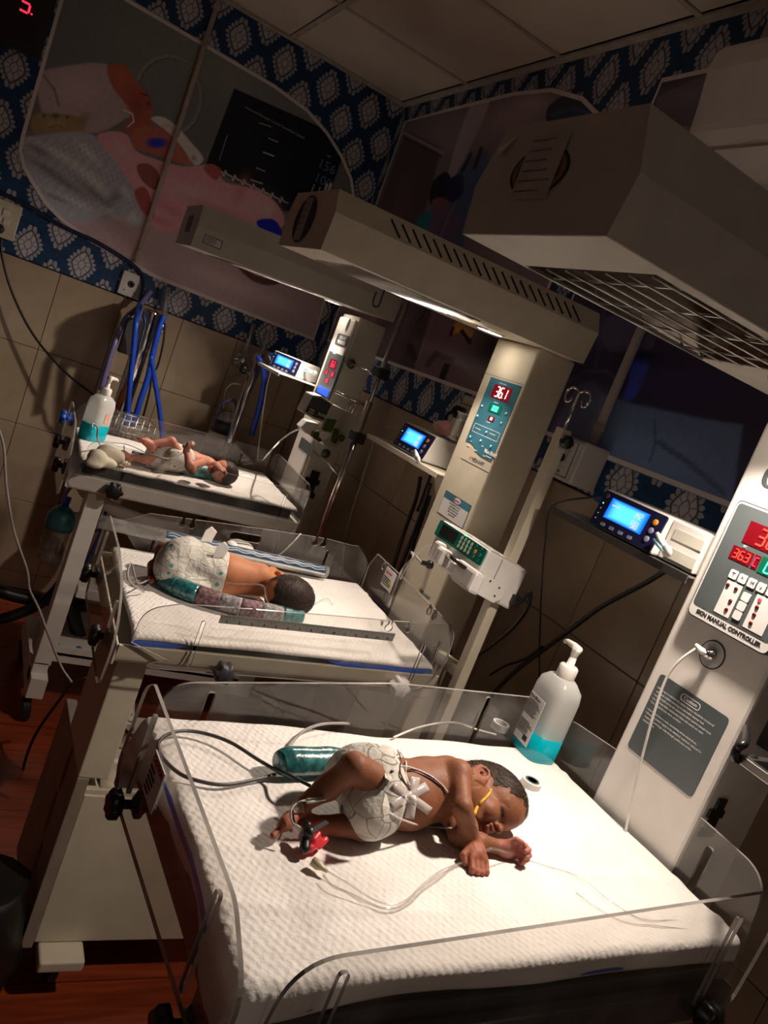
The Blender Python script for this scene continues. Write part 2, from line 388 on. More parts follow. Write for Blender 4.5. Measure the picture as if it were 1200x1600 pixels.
# ================================================================ room
def tilemat():
    m, nt, b = newmat('beige_glazed_tile')
    n = noise(nt, 2.2, 6); n2 = noise(nt, 11, 4)
    k = X(n.outputs['Fac']).step(.3, .7); k2 = X(n2.outputs['Fac']).step(.42, .62)
    c = mixc(k, (.40, .31, .215), (.47, .375, .27)); X.nt = nt; c = mixc(k2*.35, c, (.34, .26, .18))
    nt.links.new(c, b.inputs['Base Color']); b.inputs['Roughness'].default_value = .22
    bump(nt, b, n2.outputs['Fac'], .05, .004); return m
def papermat(name, horiz):                 # navy wallpaper printed with grey leaf medallions
    m, nt, b = newmat(name)
    g = nt.nodes.new('ShaderNodeNewGeometry'); sp = nt.nodes.new('ShaderNodeSeparateXYZ'); nt.links.new(g.outputs['Position'], sp.inputs[0])
    h = X(sp.outputs[0 if horiz == 'x' else 1]); z = X(sp.outputs[2])
    PU, PV = .212, .200
    u0 = (h-(.653 if horiz == 'x' else 2.223))/PU; v0 = (z-(CAMZ+1.054))/PV
    def motif(u0, v0, flip=False):
        u = ((u0+.5).frac()-.5)*PU; v = ((v0+.5).frac()-.5)*PV
        ang = v.atan2(u)
        au = u.abs()/.056; av = v.abs()/.080
        r = (au.pow(1.25)+av.pow(1.25)).pow(.8)
        scal = (ang*18).cos()*.07
        rr = r - scal
        low = v.lt(-.004)
        outer = rr.lt(1.0)
        ring = r.gt(.66)*r.lt(.76)
        inner = r.lt(.62)
        vein = ((ang*9).cos()).gt(.80)*r.gt(.22)*inner
        veino = ((ang*18).cos()).lt(-.82)*r.gt(.76)
        petal = r.lt(.24); pring = r.gt(.24)*r.lt(.31)
        return outer, ring.mx(vein*.7).mx(veino).mx(pring*.8), inner, petal, v, r
    a = motif(u0, v0); c = motif(u0+.5, v0+.5)
    outer = a[0].mx(c[0]); dark = (a[0]*a[1]).mx(c[0]*c[1]); inner = (a[0]*a[2]).mx(c[0]*c[2])
    n = noise(nt, 45, 3); k = X(n.outputs['Fac'])
    base = mixc(k.step(.3, .7), (.009, .040, .110), (.012, .058, .150))
    grey = mixc(inner*.6+k*.3, (.36, .36, .42), (.60, .58, .62))
    col = mixc(outer, base, grey); col = mixc(dark*.85, col, (.020, .030, .065))
    nt.links.new(col, b.inputs['Base Color']); b.inputs['Roughness'].default_value = .45; b.inputs['Specular IOR Level'].default_value = .3
    return m
M['tile'] = tilemat(); M['paper_left'] = papermat('damask_wallpaper_left', 'x'); M['paper_right'] = papermat('damask_wallpaper_right', 'y')
M['grout'] = mat('brown_grout', (.12, .08, .05), .8)
M['ceilpanel'] = mat('ceiling_panel', (.84, .77, .64), .8, var=.05, vscale=3, bmp=.1)
M['ceilgrid'] = mat('ceiling_grid_metal', (.62, .56, .48), .5)
M['dark'] = mat('dark_void', (.01, .01, .01), .9)
def floormat():
    m, nt, b = newmat('red_brown_floor')
    g = nt.nodes.new('ShaderNodeNewGeometry'); sp = nt.nodes.new('ShaderNodeSeparateXYZ'); nt.links.new(g.outputs['Position'], sp.inputs[0])
    y = X(sp.outputs[1]); ln = ((y/.15).frac()).lt(.02)
    mp = nt.nodes.new('ShaderNodeMapping'); mp.inputs['Scale'].default_value = (2, 22, 1); nt.links.new(g.outputs['Position'], mp.inputs[0])
    n = nt.nodes.new('ShaderNodeTexNoise'); n.inputs['Scale'].default_value = 3; nt.links.new(mp.outputs[0], n.inputs[0])
    c = mixc(X(n.outputs[0]).step(.3, .7), (.20, .030, .010), (.30, .055, .018)); c = mixc(ln, c, (.05, .01, .005))
    nt.links.new(c, b.inputs['Base Color']); b.inputs['Roughness'].default_value = .3; return m
M['floor'] = floormat()
ROWS = [0.0, .08, .41, .74, 1.07, 1.40]                     # tile courses up to the wallpaper
wl = obj('wall_left', MB().box((-2.0, WY+.012, 0), (WX+.05, WY+.10, CEIL+.05)), 'grout', kind='structure')
wr = obj('wall_right', MB().box((WX+.012, -1.2, 0), (WX+.10, WY+.012, CEIL+.05)), 'grout', kind='structure')
fl = obj('floor', MB().box((-2.2, -1.4, -.05), (WX+.1, WY+.1, 0)), 'floor', kind='structure')
ce = obj('ceiling', MB().box((-2.2, -1.4, CEIL+.022), (WX+.1, WY+.1, CEIL+.07)), 'dark', kind='structure')
obj('wallpaper', MB().box((-2.0, WY, 1.405), (WX, WY+.012, CEIL)), 'paper_left', wl)
obj('wallpaper', MB().box((WX, -1.2, 1.405), (WX+.012, WY, CEIL)), 'paper_right', wr)
cache = {}
def tilepiece(parent, lo, hi, key, m='tile', bev=.0015):
    lo = np.array(lo); hi = np.array(hi); c = (lo+hi)/2; k = (key, m)+tuple(np.round(hi-lo, 4))
    if k not in cache:
        o = obj(key, MB().box(lo, hi), m, parent, bevel=0, origin=c)
        bm = bmesh.new(); bm.from_mesh(o.data); 
        if bev: bmesh.ops.bevel(bm, geom=bm.edges[:], offset=bev, segments=1, affect='EDGES')
        bm.to_mesh(o.data); bm.free(); cache[k] = o.data
    else:
        o = bpy.data.objects.new(key, cache[k]); C.objects.link(o); place(o, c, parent)
    return o
G = .0018
for i in range(len(ROWS)-1):
    z0, z1 = ROWS[i]+G/2, ROWS[i+1]-G/2
    if z0 < .07: z0 = .002
    for k in range(-2, 6):                                   # left wall courses
        x0 = 1.327-.2645*k-.2645 if k >= 0 else None
        if k == -1: continue
        if k == -2: a, b = 1.327, WX
        else: a, b = x0, x0+.2645
        tilepiece(wl, (a+G/2, WY+.002, z0), (b-G/2, WY+.013, z1), 'tile')
    for k in range(-3, 12):
        a = 1.19+.2645*(k-1); b = min(a+.2645, WY)
        if b-a < .03: continue
        tilepiece(wr, (WX+.002, a+G/2, z0), (WX+.013, b-G/2, z1), 'tile')
# the dark cut line above the tiles
obj('cut_line', MB().box((-.6, WY+.004, 1.398), (WX, WY+.012, 1.406)), 'dark', wl); obj('cut_line', MB().box((WX+.004, .2, 1.398), (WX+.012, WY, 1.406)), 'dark', wr)
# suspended ceiling: panels with a shadow gap, T bars and an edge angle
for j in range(-2, 6):
    y1 = WY-.02 if j == 5 else 3.10-.615*(4-j); y0 = 3.10-.615*(4-j+1) if j < 5 else 3.10
    for i in range(4):
        x1 = 1.42 if i == 0 else .853-.60*(i-1); x0 = .853-.60*i
        tilepiece(ce, (x0+.013, y0+.013, CEIL+.002), (x1-.013, y1-.013, CEIL+.012), 'ceiling_panel', 'ceilpanel', .002)
for j in range(-2, 5):
    y = 3.10-.615*(4-j); obj('tee_bar', MB().box((-1.1, y-.010, CEIL-.001), (1.42, y+.010, CEIL+.004)), 'ceilgrid', ce)
for i in range(4):
    x = .853-.6*i; obj('tee_bar', MB().box((x-.010, -1.3, CEIL-.002), (x+.010, WY-.02, CEIL+.003)), 'ceilgrid', ce)
obj('edge_angle', MB().box((WX-.030, -1.2, CEIL-.004), (WX, WY, CEIL+.004)), 'ceilgrid', ce)
obj('edge_angle', MB().box((-2, WY-.025, CEIL-.005), (WX-.03, WY, CEIL+.004)), 'ceilgrid', ce)

# ================================================================ printed wall posters
def inpoly(px, py, poly):
    ins = np.zeros(px.shape, bool); d = np.full(px.shape, 1e9); m = len(poly)
    for i in range(m):
        x0, y0 = poly[i]; x1, y1 = poly[(i+1) % m]
        c = ((y0 > py) != (y1 > py)) & (px < (x1-x0)*(py-y0)/((y1-y0) if y1 != y0 else 1e-9)+x0); ins ^= c
        dx, dy = x1-x0, y1-y0; t = np.clip(((px-x0)*dx+(py-y0)*dy)/(dx*dx+dy*dy+1e-9), 0, 1)
        d = np.minimum(d, np.hypot(px-x0-t*dx, py-y0-t*dy))
    return np.where(ins, d, -d)
def rel(c, k=1.0):          # printed colour: the photographed tone taken relative to the white border beside it
    b = lin((110, 99, 94)); a = lin(c); return np.clip([a[i]/b[i]*.92*k for i in range(3)], 0, .95)
class Art:
    def __init__(s, px, py, base): s.x = px; s.y = py; s.c = np.zeros(px.shape+(3,))+rel(base)
    def poly(s, pts, col, soft=1.2, sm=True, k=1.0):
        if sm:
            P = list(pts)+list(pts[:3]); P = [np.array(p) for p in P]; out = []
            for i in range(1, len(pts)+1):
                a, b, c, d = P[i-1], P[i], P[i+1], P[(i+2) % len(P)] if i+2 < len(P) else P[3]
                for t in (0, .33, .66): out.append(tuple(.5*((2*b)+(c-a)*t+(2*a-5*b+4*c-d)*t*t+(-a+3*b-3*c+d)*t**3)))
            pts = out
        d = inpoly(s.x, s.y, pts); a = np.clip(d/soft+.5, 0, 1)[..., None]*k; s.c = s.c*(1-a)+rel(col)*a
    def line(s, pts, w_, col, k=1.0):
        for (x0, y0), (x1, y1) in zip(pts[:-1], pts[1:]):
            dx, dy = x1-x0, y1-y0; t = np.clip(((s.x-x0)*dx+(s.y-y0)*dy)/(dx*dx+dy*dy+1e-9), 0, 1)
            d = np.hypot(s.x-x0-t*dx, s.y-y0-t*dy); a = np.clip(w_/2-d+.5, 0, 1)[..., None]*k; s.c = s.c*(1-a)+rel(col)*a
    def blob(s, x, y, rx, ry, col, k=1.0, ang=0, p=1.0):
        c, n = math.cos(ang), math.sin(ang); dx = s.x-x; dy = s.y-y; u = (dx*c+dy*n)/rx; v = (-dx*n+dy*c)/ry
        a = (np.exp(-(u*u+v*v)**p)*k)[..., None]; s.c = s.c*(1-a)+rel(col)*a
def pixof(P):
    P = np.asarray(P)-CO; c = P@RM.T; return 600+F*c[..., 0]/c[..., 2], 800+F*c[..., 1]/c[..., 2]
M['print'] = vcmat('poster_print', .35, .4); M['border'] = mat('poster_white_border', (.82, .77, .76), .4, var=.02)
def poster(name, label, outline, o, ax, n, paint, nu, nv, group='posters on the walls', bw=.014):
    """outline in (s, z) on the wall; print is a fine vertex-coloured sheet cut to the outline with a white border"""
    out = np.array(outline); s0, z0 = out.min(0); s1, z1 = out.max(0)
    o = np.asarray(o, float); ax = np.asarray(ax, float); n = np.asarray(n, float)
    t = thing(name, label, 'poster', o+ax*(s0+s1)/2+np.array([0, 0, z0])+n*.001, group)
    S, Z = np.meshgrid(np.linspace(s0, s1, nu), np.linspace(z0, z1, nv), indexing='ij')
    P = o+S[..., None]*ax+Z[..., None]*np.array([0, 0, 1.])+n*.003
    px, py = pixof(P); art = paint(px, py)
    d = inpoly(S, Z, outline); keep = d > -.004
    idx = -np.ones(S.shape, int); idx[keep] = np.arange(keep.sum())
    a = idx[:-1, :-1]; b = idx[1:, :-1]; c = idx[1:, 1:]; e = idx[:-1, 1:]; ok = (a >= 0) & (b >= 0) & (c >= 0) & (e >= 0)
    mb = MB(); mb.v = [tuple(p) for p in P[keep]]; mb.f = [tuple(int(i) for i in q) for q in np.stack([a[ok], b[ok], c[ok], e[ok]], 1)]; mb.mi = [0]*len(mb.f)
    obj('print', mb, 'print', t, colors=np.clip(art[keep], 0, 1))
    cen = out.mean(0); m = len(out); inner = []
    for i in range(m):
        p0, p, p1 = out[(i-1) % m], out[i], out[(i+1) % m]; tdir = p1-p0; nn = np.array([-tdir[1], tdir[0]]); nn /= np.linalg.norm(nn)+1e-9
        if nn@(cen-p) < 0: nn = -nn
        q = p+nn*bw; inner.append(tuple(q))
    mb = MB()
    for i in range(m):
        j = (i+1) % m; q = [out[i], out[j], inner[j], inner[i]]
        for k in (0,):
            V = [o+ax*p[0]+np.array([0, 0, p[1]])+n*h for h in (.001, .0045) for p in q]
            mb.add(V, [(0,1,2,3), (7,6,5,4), (0,4,5,1), (2,6,7,3)])
    obj('border', mb, 'border', t); return t
def art_baby(px, py):
    a = Art(px, py, (52, 48, 46))
    a.blob(330, 100, 190, 60, (64, 58, 54), .8, .5); a.blob(250, 60, 80, 60, (58, 54, 50), .6)
    a.blob(480, 500, 260, 60, (92, 70, 70), .9, .35); a.poly([(60, 330), (140, 340), (300, 330), (470, 440), (560, 480), (520, 560), (240, 460), (80, 350)], (92, 72, 72), 10)
    for k in range(4): a.blob(330+k*35, 430+k*14, 30, 12, (112, 90, 88), .5, .4)
    # port ring of the incubator behind
    th = np.linspace(2.7, 7.6, 26); ring = [(262+52*math.cos(q), 150+62*math.sin(q)) for q in th]; a.line(ring, 5, (72, 66, 62), .7); a.line([(x+3, y+3) for x, y in ring], 2, (40, 36, 35), .7)
    a.blob(262, 150, 40, 48, (60, 56, 54), .6)
    # monitor
    a.poly([(366, 138), (545, 218), (505, 330), (440, 330), (322, 255)], (4, 5, 8), 1.5, sm=False)
    for k, (x, y, q, w_) in enumerate([(405, 192, 18, .9), (420, 216, 14, 1.2), (412, 238, 16, 1.8), (400, 262, 14, 1.1), (392, 281, 18, 1.6)]): a.line([(x, y), (x+q, y+6)], w_, (120, 120, 125), .8)
    a.line([(355, 212), (343, 250)], 1, (100, 100, 110), .5)
    xs = np.linspace(345, 450, 44)
    a.line([(x, 268+(x-345)*.47+(5 if (i % 6) in (2,) else -5 if (i % 6) == 3 else 0)*(.9)) for i, x in enumerate(xs)], 1.6, (150, 150, 155), .9)
    # hat
    a.poly([(60, 120), (95, 105), (165, 100), (178, 135), (205, 175), (196, 185), (150, 208), (95, 195), (66, 175)], (92, 74, 74), 4)
    a.blob(120, 140, 34, 24, (104, 84, 84), .6); a.line([(68, 118), (85, 140), (92, 165)], 3.5, (50, 36, 36), .7)
    # face
    a.poly([(167, 104), (196, 102), (208, 120), (224, 140), (236, 158), (236, 196), (205, 210), (193, 200), (205, 175), (178, 140)], (86, 38, 28), 2.5)
    a.blob(214, 165, 14, 22, (64, 24, 20), .6); a.blob(190, 120, 12, 12, (98, 48, 36), .6); a.line([(220, 146), (232, 150)], 2, (40, 14, 12)); a.blob(233, 162, 5, 5, (50, 16, 14), .8)
    a.line([(193, 172), (207, 178), (209, 190), (200, 198)], 2.2, (130, 100, 96))
    # teddy
    a.poly([(48, 195), (58, 176), (88, 178), (116, 180), (134, 190), (130, 206), (98, 214), (60, 214)], (78, 60, 40), 4)
    for x, y in ((69, 181), (105, 183)): a.blob(x, y, 2.6, 2.4, (10, 6, 5), 1)
    a.blob(87, 181, 6, 3.4, (12, 7, 5), 1); a.line([(87, 184), (88, 196), (76, 200)], 1.4, (20, 12, 8), .9); a.line([(88, 196), (99, 199)], 1.4, (20, 12, 8), .9); a.blob(87, 192, 16, 9, (98, 78, 54), .4)
    a.blob(50, 178, 8, 8, (60, 44, 30), .7); a.blob(132, 184, 9, 8, (66, 50, 34), .8)
    # grey knitted blanket
    a.poly([(36, 222), (60, 212), (110, 206), (140, 208), (170, 232), (200, 270), (212, 305), (225, 345), (205, 352), (180, 330), (140, 348), (110, 345), (80, 330), (50, 290)], (88, 82, 84), 4)
    for (x, y, rx, ry, an, dk) in [(90, 240, 34, 6, .5, 0), (70, 262, 30, 5, .5, 1), (120, 262, 36, 6, .6, 0), (100, 285, 38, 5, .55, 1), (150, 285, 30, 7, .8, 0), (150, 305, 34, 5, .7, 1), (120, 318, 34, 6, .4, 0), (170, 330, 26, 6, .5, 0), (180, 308, 8, 22, .9, 1), (60, 235, 20, 6, .5, 1), (140, 240, 26, 6, .8, 0), (196, 300, 12, 7, .9, 0), (208, 340, 12, 9, .2, 0), (90, 310, 26, 4, .4, 1)]:
        a.blob(x, y, rx, ry, (58, 52, 54) if dk else (108, 102, 104), .8, an)
    m_ = np.clip(inpoly(a.x, a.y, [(36, 222), (110, 206), (170, 232), (212, 305), (225, 345), (180, 330), (110, 345), (50, 290)])/6, 0, 1)[..., None]
    kn = np.sin(a.x*.55+2.2*np.sin(a.y*.16))*np.sin(a.y*.50-a.x*.22); a.c = a.c*(1+m_*(.16*kn)[..., None])
    # pink suit
    pink = (120, 74, 76)
    a.poly([(152, 212), (178, 205), (200, 212), (212, 235), (240, 248), (285, 260), (318, 258), (338, 262), (352, 285), (400, 296), (432, 318), (445, 350), (415, 362), (370, 350), (310, 350), (262, 362), (235, 350), (225, 320), (205, 290), (180, 250), (165, 235)], pink, 3)
    for (x, y, rx, ry, an, c) in [(300, 300, 60, 14, .3, (136, 88, 90)), (390, 322, 36, 20, .4, (132, 84, 84)), (340, 330, 50, 7, .4, (96, 54, 58)), (270, 330, 30, 8, .6, (98, 55, 58)), (190, 232, 20, 8, .9, (134, 90, 90)), (240, 270, 26, 8, .5, (132, 84, 84)), (250, 345, 28, 7, .4, (98, 52, 54)), (375, 300, 8, 22, .4, (98, 56, 60)), (418, 330, 14, 14, 0, (140, 92, 90))]: a.blob(x, y, rx, ry, c, .65, an)
    # open chest and sleeve skin
    a.poly([(205, 208), (230, 196), (262, 205), (280, 226), (300, 258), (268, 250), (232, 238), (212, 232)], (92, 46, 36), 2)
    a.poly([(214, 258), (232, 256), (248, 270), (248, 296), (232, 292), (218, 276)], (72, 34, 28), 2); a.poly([(210, 300), (226, 292), (236, 312), (240, 340), (222, 330)], (84, 34, 32), 2.5)
    a.poly([(236, 186), (252, 182), (272, 194), (300, 224), (318, 248), (304, 258), (286, 232), (262, 206)], (128, 100, 102), 2)
    a.blob(303, 247, 4, 4, (60, 40, 60), .7); a.blob(262, 196, 8, 4, (100, 60, 60), .4); a.poly([(318, 262), (330, 256), (346, 266), (338, 282), (326, 274)], (92, 40, 36), 2)
    a.blob(245, 223, 17, 9, (12, 18, 80), 1.0, 0, 2.4)
    a.poly([(400, 346), (425, 342), (438, 355), (440, 374), (415, 366)], (10, 16, 88), 2)
    a.poly([(366, 410), (400, 430), (440, 440), (418, 446), (390, 436)], (46, 22, 22), 3)
    return a.c
P0 = fillet([(-.006, .952), (-.006, .010), (1.41, .010), (1.395, .985)], [.02, .42, .01, .42], 10)
P0 = [(-.006, 1.00), (-.006, .34)] + [tuple(p) for p in [(0, .28), (.03, .225), (.07, .185), (.14, .125), (.22, .086), (.34, .055), (.50, .030), (.62, .014), (1.0, .010), (1.41, .010), (1.400, .20), (1.392, .45), (1.388, .58), (1.37, .68), (1.32, .76), (1.24, .83), (1.14, .89), (1.02, .935), (.85, .957), (.535, .966), (.166, .975)]]
P0 = [(s, z+CAMZ) for s, z in P0]
pa = poster('poster', 'large wall poster of a newborn in pink beside a teddy and black monitor', P0, (0, WY, 0), (1, 0, 0), (0, -1, 0), art_baby, 420, 290)
# printed words and numbers on the poster's monitor
def walltext(nm, s, px, py, px2, py2, size, m, parent, off=.0035):
    a = on_y(px, py, WY-off); b = on_y(px2, py2, WY-off); return text(nm, s, size, a, (1, 0, 0), (0, 0, 1), m, parent, .0002)
M['printgrey'] = mat('printed_pale_grey', (.55, .55, .6), .5); M['printblue'] = mat('printed_pale_blue', (.12, .22, .5), .5)
walltext('printed_heading', 'Advanced Neonatal Control Customizer System', 383, 167, 0, 0, .0145, 'printgrey', pa)
walltext('printed_number', '156', 497, 254, 0, 0, .060, 'printblue', pa); walltext('printed_number', '100', 491, 276, 0, 0, .060, 'printblue', pa); walltext('printed_number', '110', 484, 293, 0, 0, .060, 'printgrey', pa)
walltext('printed_heading', 'HR', 511, 243, 0, 0, .014, 'printgrey', pa)

def art_ward(px, py):
    a = Art(px, py, (60, 48, 48))
    a.blob(700, 220, 60, 40, (74, 60, 60), .7)
    a.poly([(633, 208), (640, 205), (690, 232), (640, 420), (560, 560), (560, 400), (600, 300)], (38, 27, 27), 3, sm=False)
    a.blob(630, 300, 18, 80, (52, 38, 38), .6, .3); a.line([(632, 208), (694, 240)], 5, (78, 70, 72)); a.line([(632, 216), (690, 245)], 3, (18, 14, 16))
    a.line([(694, 240), (672, 330), (650, 400)], 4, (66, 54, 54), .8)
    a.poly([(735, 165), (765, 160), (720, 260), (700, 300), (700, 270)], (92, 78, 80), 3)
    a.blob(800, 185, 60, 22, (88, 70, 72), .7, -.2); a.blob(830, 160, 30, 14, (104, 84, 84), .5)
    a.poly([(715, 268), (740, 245), (765, 240), (740, 330), (715, 400), (690, 420), (700, 330)], (36, 42, 60), 4)
    a.line([(736, 240), (722, 268)], 5, (10, 11, 18)); a.line([(752, 232), (742, 262)], 6, (10, 11, 18))
    a.poly([(676, 285), (698, 268), (706, 290), (695, 318), (672, 320)], (4, 4, 6), 3); a.poly([(700, 282), (722, 272), (724, 300), (708, 316), (695, 308)], (10, 12, 36), 3)
    a.poly([(676, 312), (696, 310), (700, 330), (676, 335)], (62, 34, 34), 3); a.poly([(656, 338), (674, 330), (676, 352), (660, 360), (650, 352)], (14, 52, 58), 3)
    a.poly([(676, 335), (704, 325), (720, 350), (690, 400), (672, 368)], (54, 40, 54), 4); a.line([(712, 315), (700, 340), (688, 372)], 4, (74, 52, 60), .7)
    a.poly([(856, 168), (880, 150), (912, 152), (936, 175), (930, 190), (870, 194), (854, 190)], (10, 15, 22), 3); a.line([(862, 180), (895, 168), (925, 180)], 6, (22, 32, 54), .8)
    a.poly([(640, 470), (760, 480), (830, 560), (760, 640), (660, 590), (560, 556), (560, 470)], (60, 42, 44), 4)
    a.poly([(600, 470), (676, 480), (640, 600), (560, 570)], (34, 24, 24), 4, sm=False); a.line([(684, 478), (650, 570)], 3, (66, 54, 56), .8)
    a.poly([(712, 504), (735, 506), (740, 520), (728, 532), (718, 520), (706, 522)], (120, 70, 20), 2); a.line([(708, 512), (704, 524)], 5, (8, 8, 10)); a.line([(722, 518), (734, 534)], 7, (8, 7, 9))
    a.blob(770, 540, 26, 40, (12, 10, 13), .95, .3); a.line([(668, 570), (682, 552), (706, 562)], 9, (36, 22, 26), .8); a.line([(698, 572), (690, 592)], 10, (7, 6, 8))
    a.line([(640, 540), (648, 560)], 9, (8, 7, 8), .9); a.blob(745, 510, 30, 10, (30, 26, 44), .7, .2)
    return a.c
def art_cot(px, py):
    a = Art(px, py, (26, 20, 32))
    a.poly([(1030, 150), (1110, 112), (1150, 100), (1110, 260), (1010, 200)], (48, 36, 42), 4, sm=False); a.blob(1080, 150, 60, 18, (62, 48, 56), .7, -.2); a.line([(1060, 200), (1110, 208)], 8, (96, 62, 52), .6)
    a.poly([(850, 700), (905, 602), (985, 630), (1100, 655), (1160, 664), (1140, 820)], (50, 54, 74), 5, sm=False)
    a.poly([(850, 700), (905, 602), (940, 612), (900, 700)], (44, 34, 52), 6); a.blob(1010, 700, 90, 40, (58, 66, 84), .7, .3); a.blob(940, 640, 30, 30, (60, 64, 80), .5)
    a.line([(1022, 655), (1024, 690), (1016, 720)], 3, (30, 34, 48), .8); a.line([(1030, 692), (1075, 722), (1130, 770)], 9, (38, 40, 54), .9)
    a.poly([(985, 540), (1012, 560), (1008, 590), (990, 622), (975, 622), (985, 580)], (30, 38, 96), 4); a.blob(1060, 600, 80, 22, (32, 22, 44), .7, .1)
    a.poly([(940, 500), (1010, 490), (1020, 545), (950, 548)], (44, 36, 52), 4); a.blob(1000, 556, 34, 10, (6, 5, 8), .95, .1)
    a.line([(880, 600), (915, 580), (948, 580), (970, 600)], 5, (40, 36, 46), .8); a.line([(945, 480), (930, 580)], 8, (36, 32, 44), .7)
    a.blob(890, 570, 40, 30, (10, 8, 14), .8)
    return a.c
q1 = [(2.08, .03), (3.62, .03), (3.64, 1.075), (3.20, 1.085), (2.75, 1.085), (2.50, 1.065), (2.30, 1.01), (2.17, .94), (2.10, .82), (2.08, .60)]
poster('poster', 'wall poster of nurses in a hospital ward, in the room corner behind the hoods', [(-s, z+CAMZ) for s, z in q1], (WX, 0, 0), (0, -1, 0), (-1, 0, 0), art_ward, 330, 230)
q2 = [(.1, -.008), (1.955, -.005), (1.955, 1.015), (.1, 1.02)]
poster('poster', 'dark bluish wall poster of cot bedding behind the nearest warmer and air conditioner', [(-s, z+CAMZ) for s, z in q2], (WX, 0, 0), (0, -1, 0), (-1, 0, 0), art_cot, 380, 210)

# ================================================================ things fixed to the walls
def conduit(label, a, b, r=.012, m='offwhite'):
    t = thing('conduit_pipe', label, 'pipe', a); mb = MB(); mb.tube([a, b], r, 12); obj('pipe', mb, m, t, True)
    for f in (.04, .5, .96):
        p = np.array(a)*(1-f)+np.array(b)*f; q = MB(); q.tube([p-(np.array(b)-a)*.008, p+(np.array(b)-a)*.008], r*1.25, 12); obj('clip', q, m, t, True)
M['conduit'] = mat('cream_conduit', (.52, .45, .40), .45)
conduit('thin cream vertical conduit crossing the newborn poster on the left wall', (.532, WY-.021, 1.51+.045), (.532, WY-.021, CEIL), .0105, 'conduit')
conduit('thin cream vertical conduit above the white box on the right wall', (WX-.024, 1.607, 1.527), (WX-.024, 1.607, CEIL-.006), .0125, 'conduit')
# white service box with gas outlet plate, right wall
t = thing('service_outlet_box', 'white wall box with a gas outlet plate behind the cream drip pole', 'outlet', (1.41, 1.62, 1.41))
bx0, bx1 = on_x(894, 685, 1.38), on_x(896, 757, 1.38)
mb = MB(); mb.box((1.36, 1.556, 1.412), (WX-.001, 1.652, 1.525)); obj('housing', mb, 'offwhite', t, bevel=.004)
mb = MB(); mb.box((1.350, 1.562, 1.418), (1.360, 1.647, 1.520)); obj('front_plate', mb, 'label', t, bevel=.002)
mb = MB()
for (y0, y1, z0, z1) in ((1.569, 1.640, 1.5135, 1.5150), (1.569, 1.640, 1.4225, 1.4240), (1.569, 1.5705, 1.4225, 1.515), (1.6385, 1.640, 1.4225, 1.515)): mb.box((1.3488, y0, z0), (1.350, y1, z1))
obj('printed_frame', mb, 'ink', t)
mb = MB(); mb.box((1.346, 1.583, 1.445), (1.350, 1.626, 1.492)); obj('socket_plate', mb, 'offwhite', t, bevel=.003)
mb = MB(); mb.lathe([(.010, 0), (.011, .003), (.006, .005), (.005, .001)], (1.346, 1.604, 1.468), 16, (-1, 0, 0)); obj('outlet', mb, 'darkgrey', t, True)
text('printed_word', 'OXYGEN', .010, (1.3492, 1.628, 1.506), (0, -1, 0), (0, 0, 1), 'ink', t)
for z_ in (1.433, 1.502):
    mb = MB(); mb.lathe([(.0035, 0), (.0035, .001)], (1.350, 1.604, z_), 10, (-1, 0, 0)); obj('screw', mb, 'darkgrey', t)
# left wall: small outlet plate where the hoses start
t = thing('wall_outlet', 'cream gas outlet plate above the blue hoses on the left wall', 'outlet', (.54, WY-.01, 1.41))
mb = MB(); mb.box((.497, WY-.018, 1.408), (.585, WY-.001, 1.508)); obj('plate', mb, 'offwhite', t, bevel=.004)
mb = MB(); mb.box((.508, WY-.0195, 1.418), (.574, WY-.018, 1.498)); obj('inner_plate', mb, 'label', t)
mb = MB(); mb.lathe([(.013, 0), (.014, .004), (.007, .006), (.006, .0)], (.541, WY-.0195, 1.462), 16, (0, -1, 0)); obj('outlet', mb, 'darkgrey', t, True)
for x in (.52, .562):
    mb = MB(); mb.lathe([(.003, 0), (.003, .0015)], (x, WY-.0195, 1.430), 8, (0, -1, 0)); obj('screw', mb, 'black', t)
# left wall: switchboard with black plug
t = thing('switch_socket_plate', 'cream switch and socket plate with black plug at the far left', 'socket', (.02, WY-.01, 1.45))
mb = MB(); mb.box((-.12, WY-.020, 1.452), (.070, WY-.001, 1.592)); obj('plate', mb, 'cream', t, bevel=.004)
for k in range(4):
    x = .018+(-.035)*(k % 2)*1+.0; z = 1.548 if k < 2 else 1.515
    mb = MB(); mb.box((x-.012+.01*(k > 1), WY-.024, z-.012), (x+.012+.01*(k > 1), WY-.020, z+.014)); obj('switch', mb, 'offwhite', t, bevel=.002)
pp = on_y(2, 362, WY-.045)
mb = MB(); mb.tube([(.010, WY-.020, 1.482), (.010, WY-.035, 1.482), (.009, WY-.055, 1.478)], [.017, .020, .014], 14); pl = obj('power_plug', mb, 'black', None, True, bevel=.003, label='round black plug in the cream socket at the far left', cat='plug')
# red digit display, top left
t = thing('led_display', 'black framed wall display with red digit, top left corner', 'display', (-.1, WY-.03, 2.12))
d0 = on_y(62, 95, WY-.04); zb = d0[2]; xr = d0[0]
mb = MB(); mb.box((xr-.42, WY-.045, zb), (xr, WY-.002, CEIL-.08)); obj('case', mb, 'black', t, bevel=.006)
mb = MB(); mb.box((xr-.385, WY-.047, zb+.035), (xr-.034, WY-.045, CEIL-.11)); obj('dark_window', mb, mat('smoked_window', (.012, .006, .008), .2), t)
mb = MB(); q = on_y(30, 14, WY-.048); sd = MB()
digits(sd, '5.', (q[0], WY-.0475, q[2]), np.array([1., 0, .0]), np.array([0, 0, 1.]), np.array([0, -1., 0]), .062)
obj('lit_digit', sd, mat('dim_red_led', (.3, .02, .03), .4, emit=(1, .02, .06), es=1.5), t)
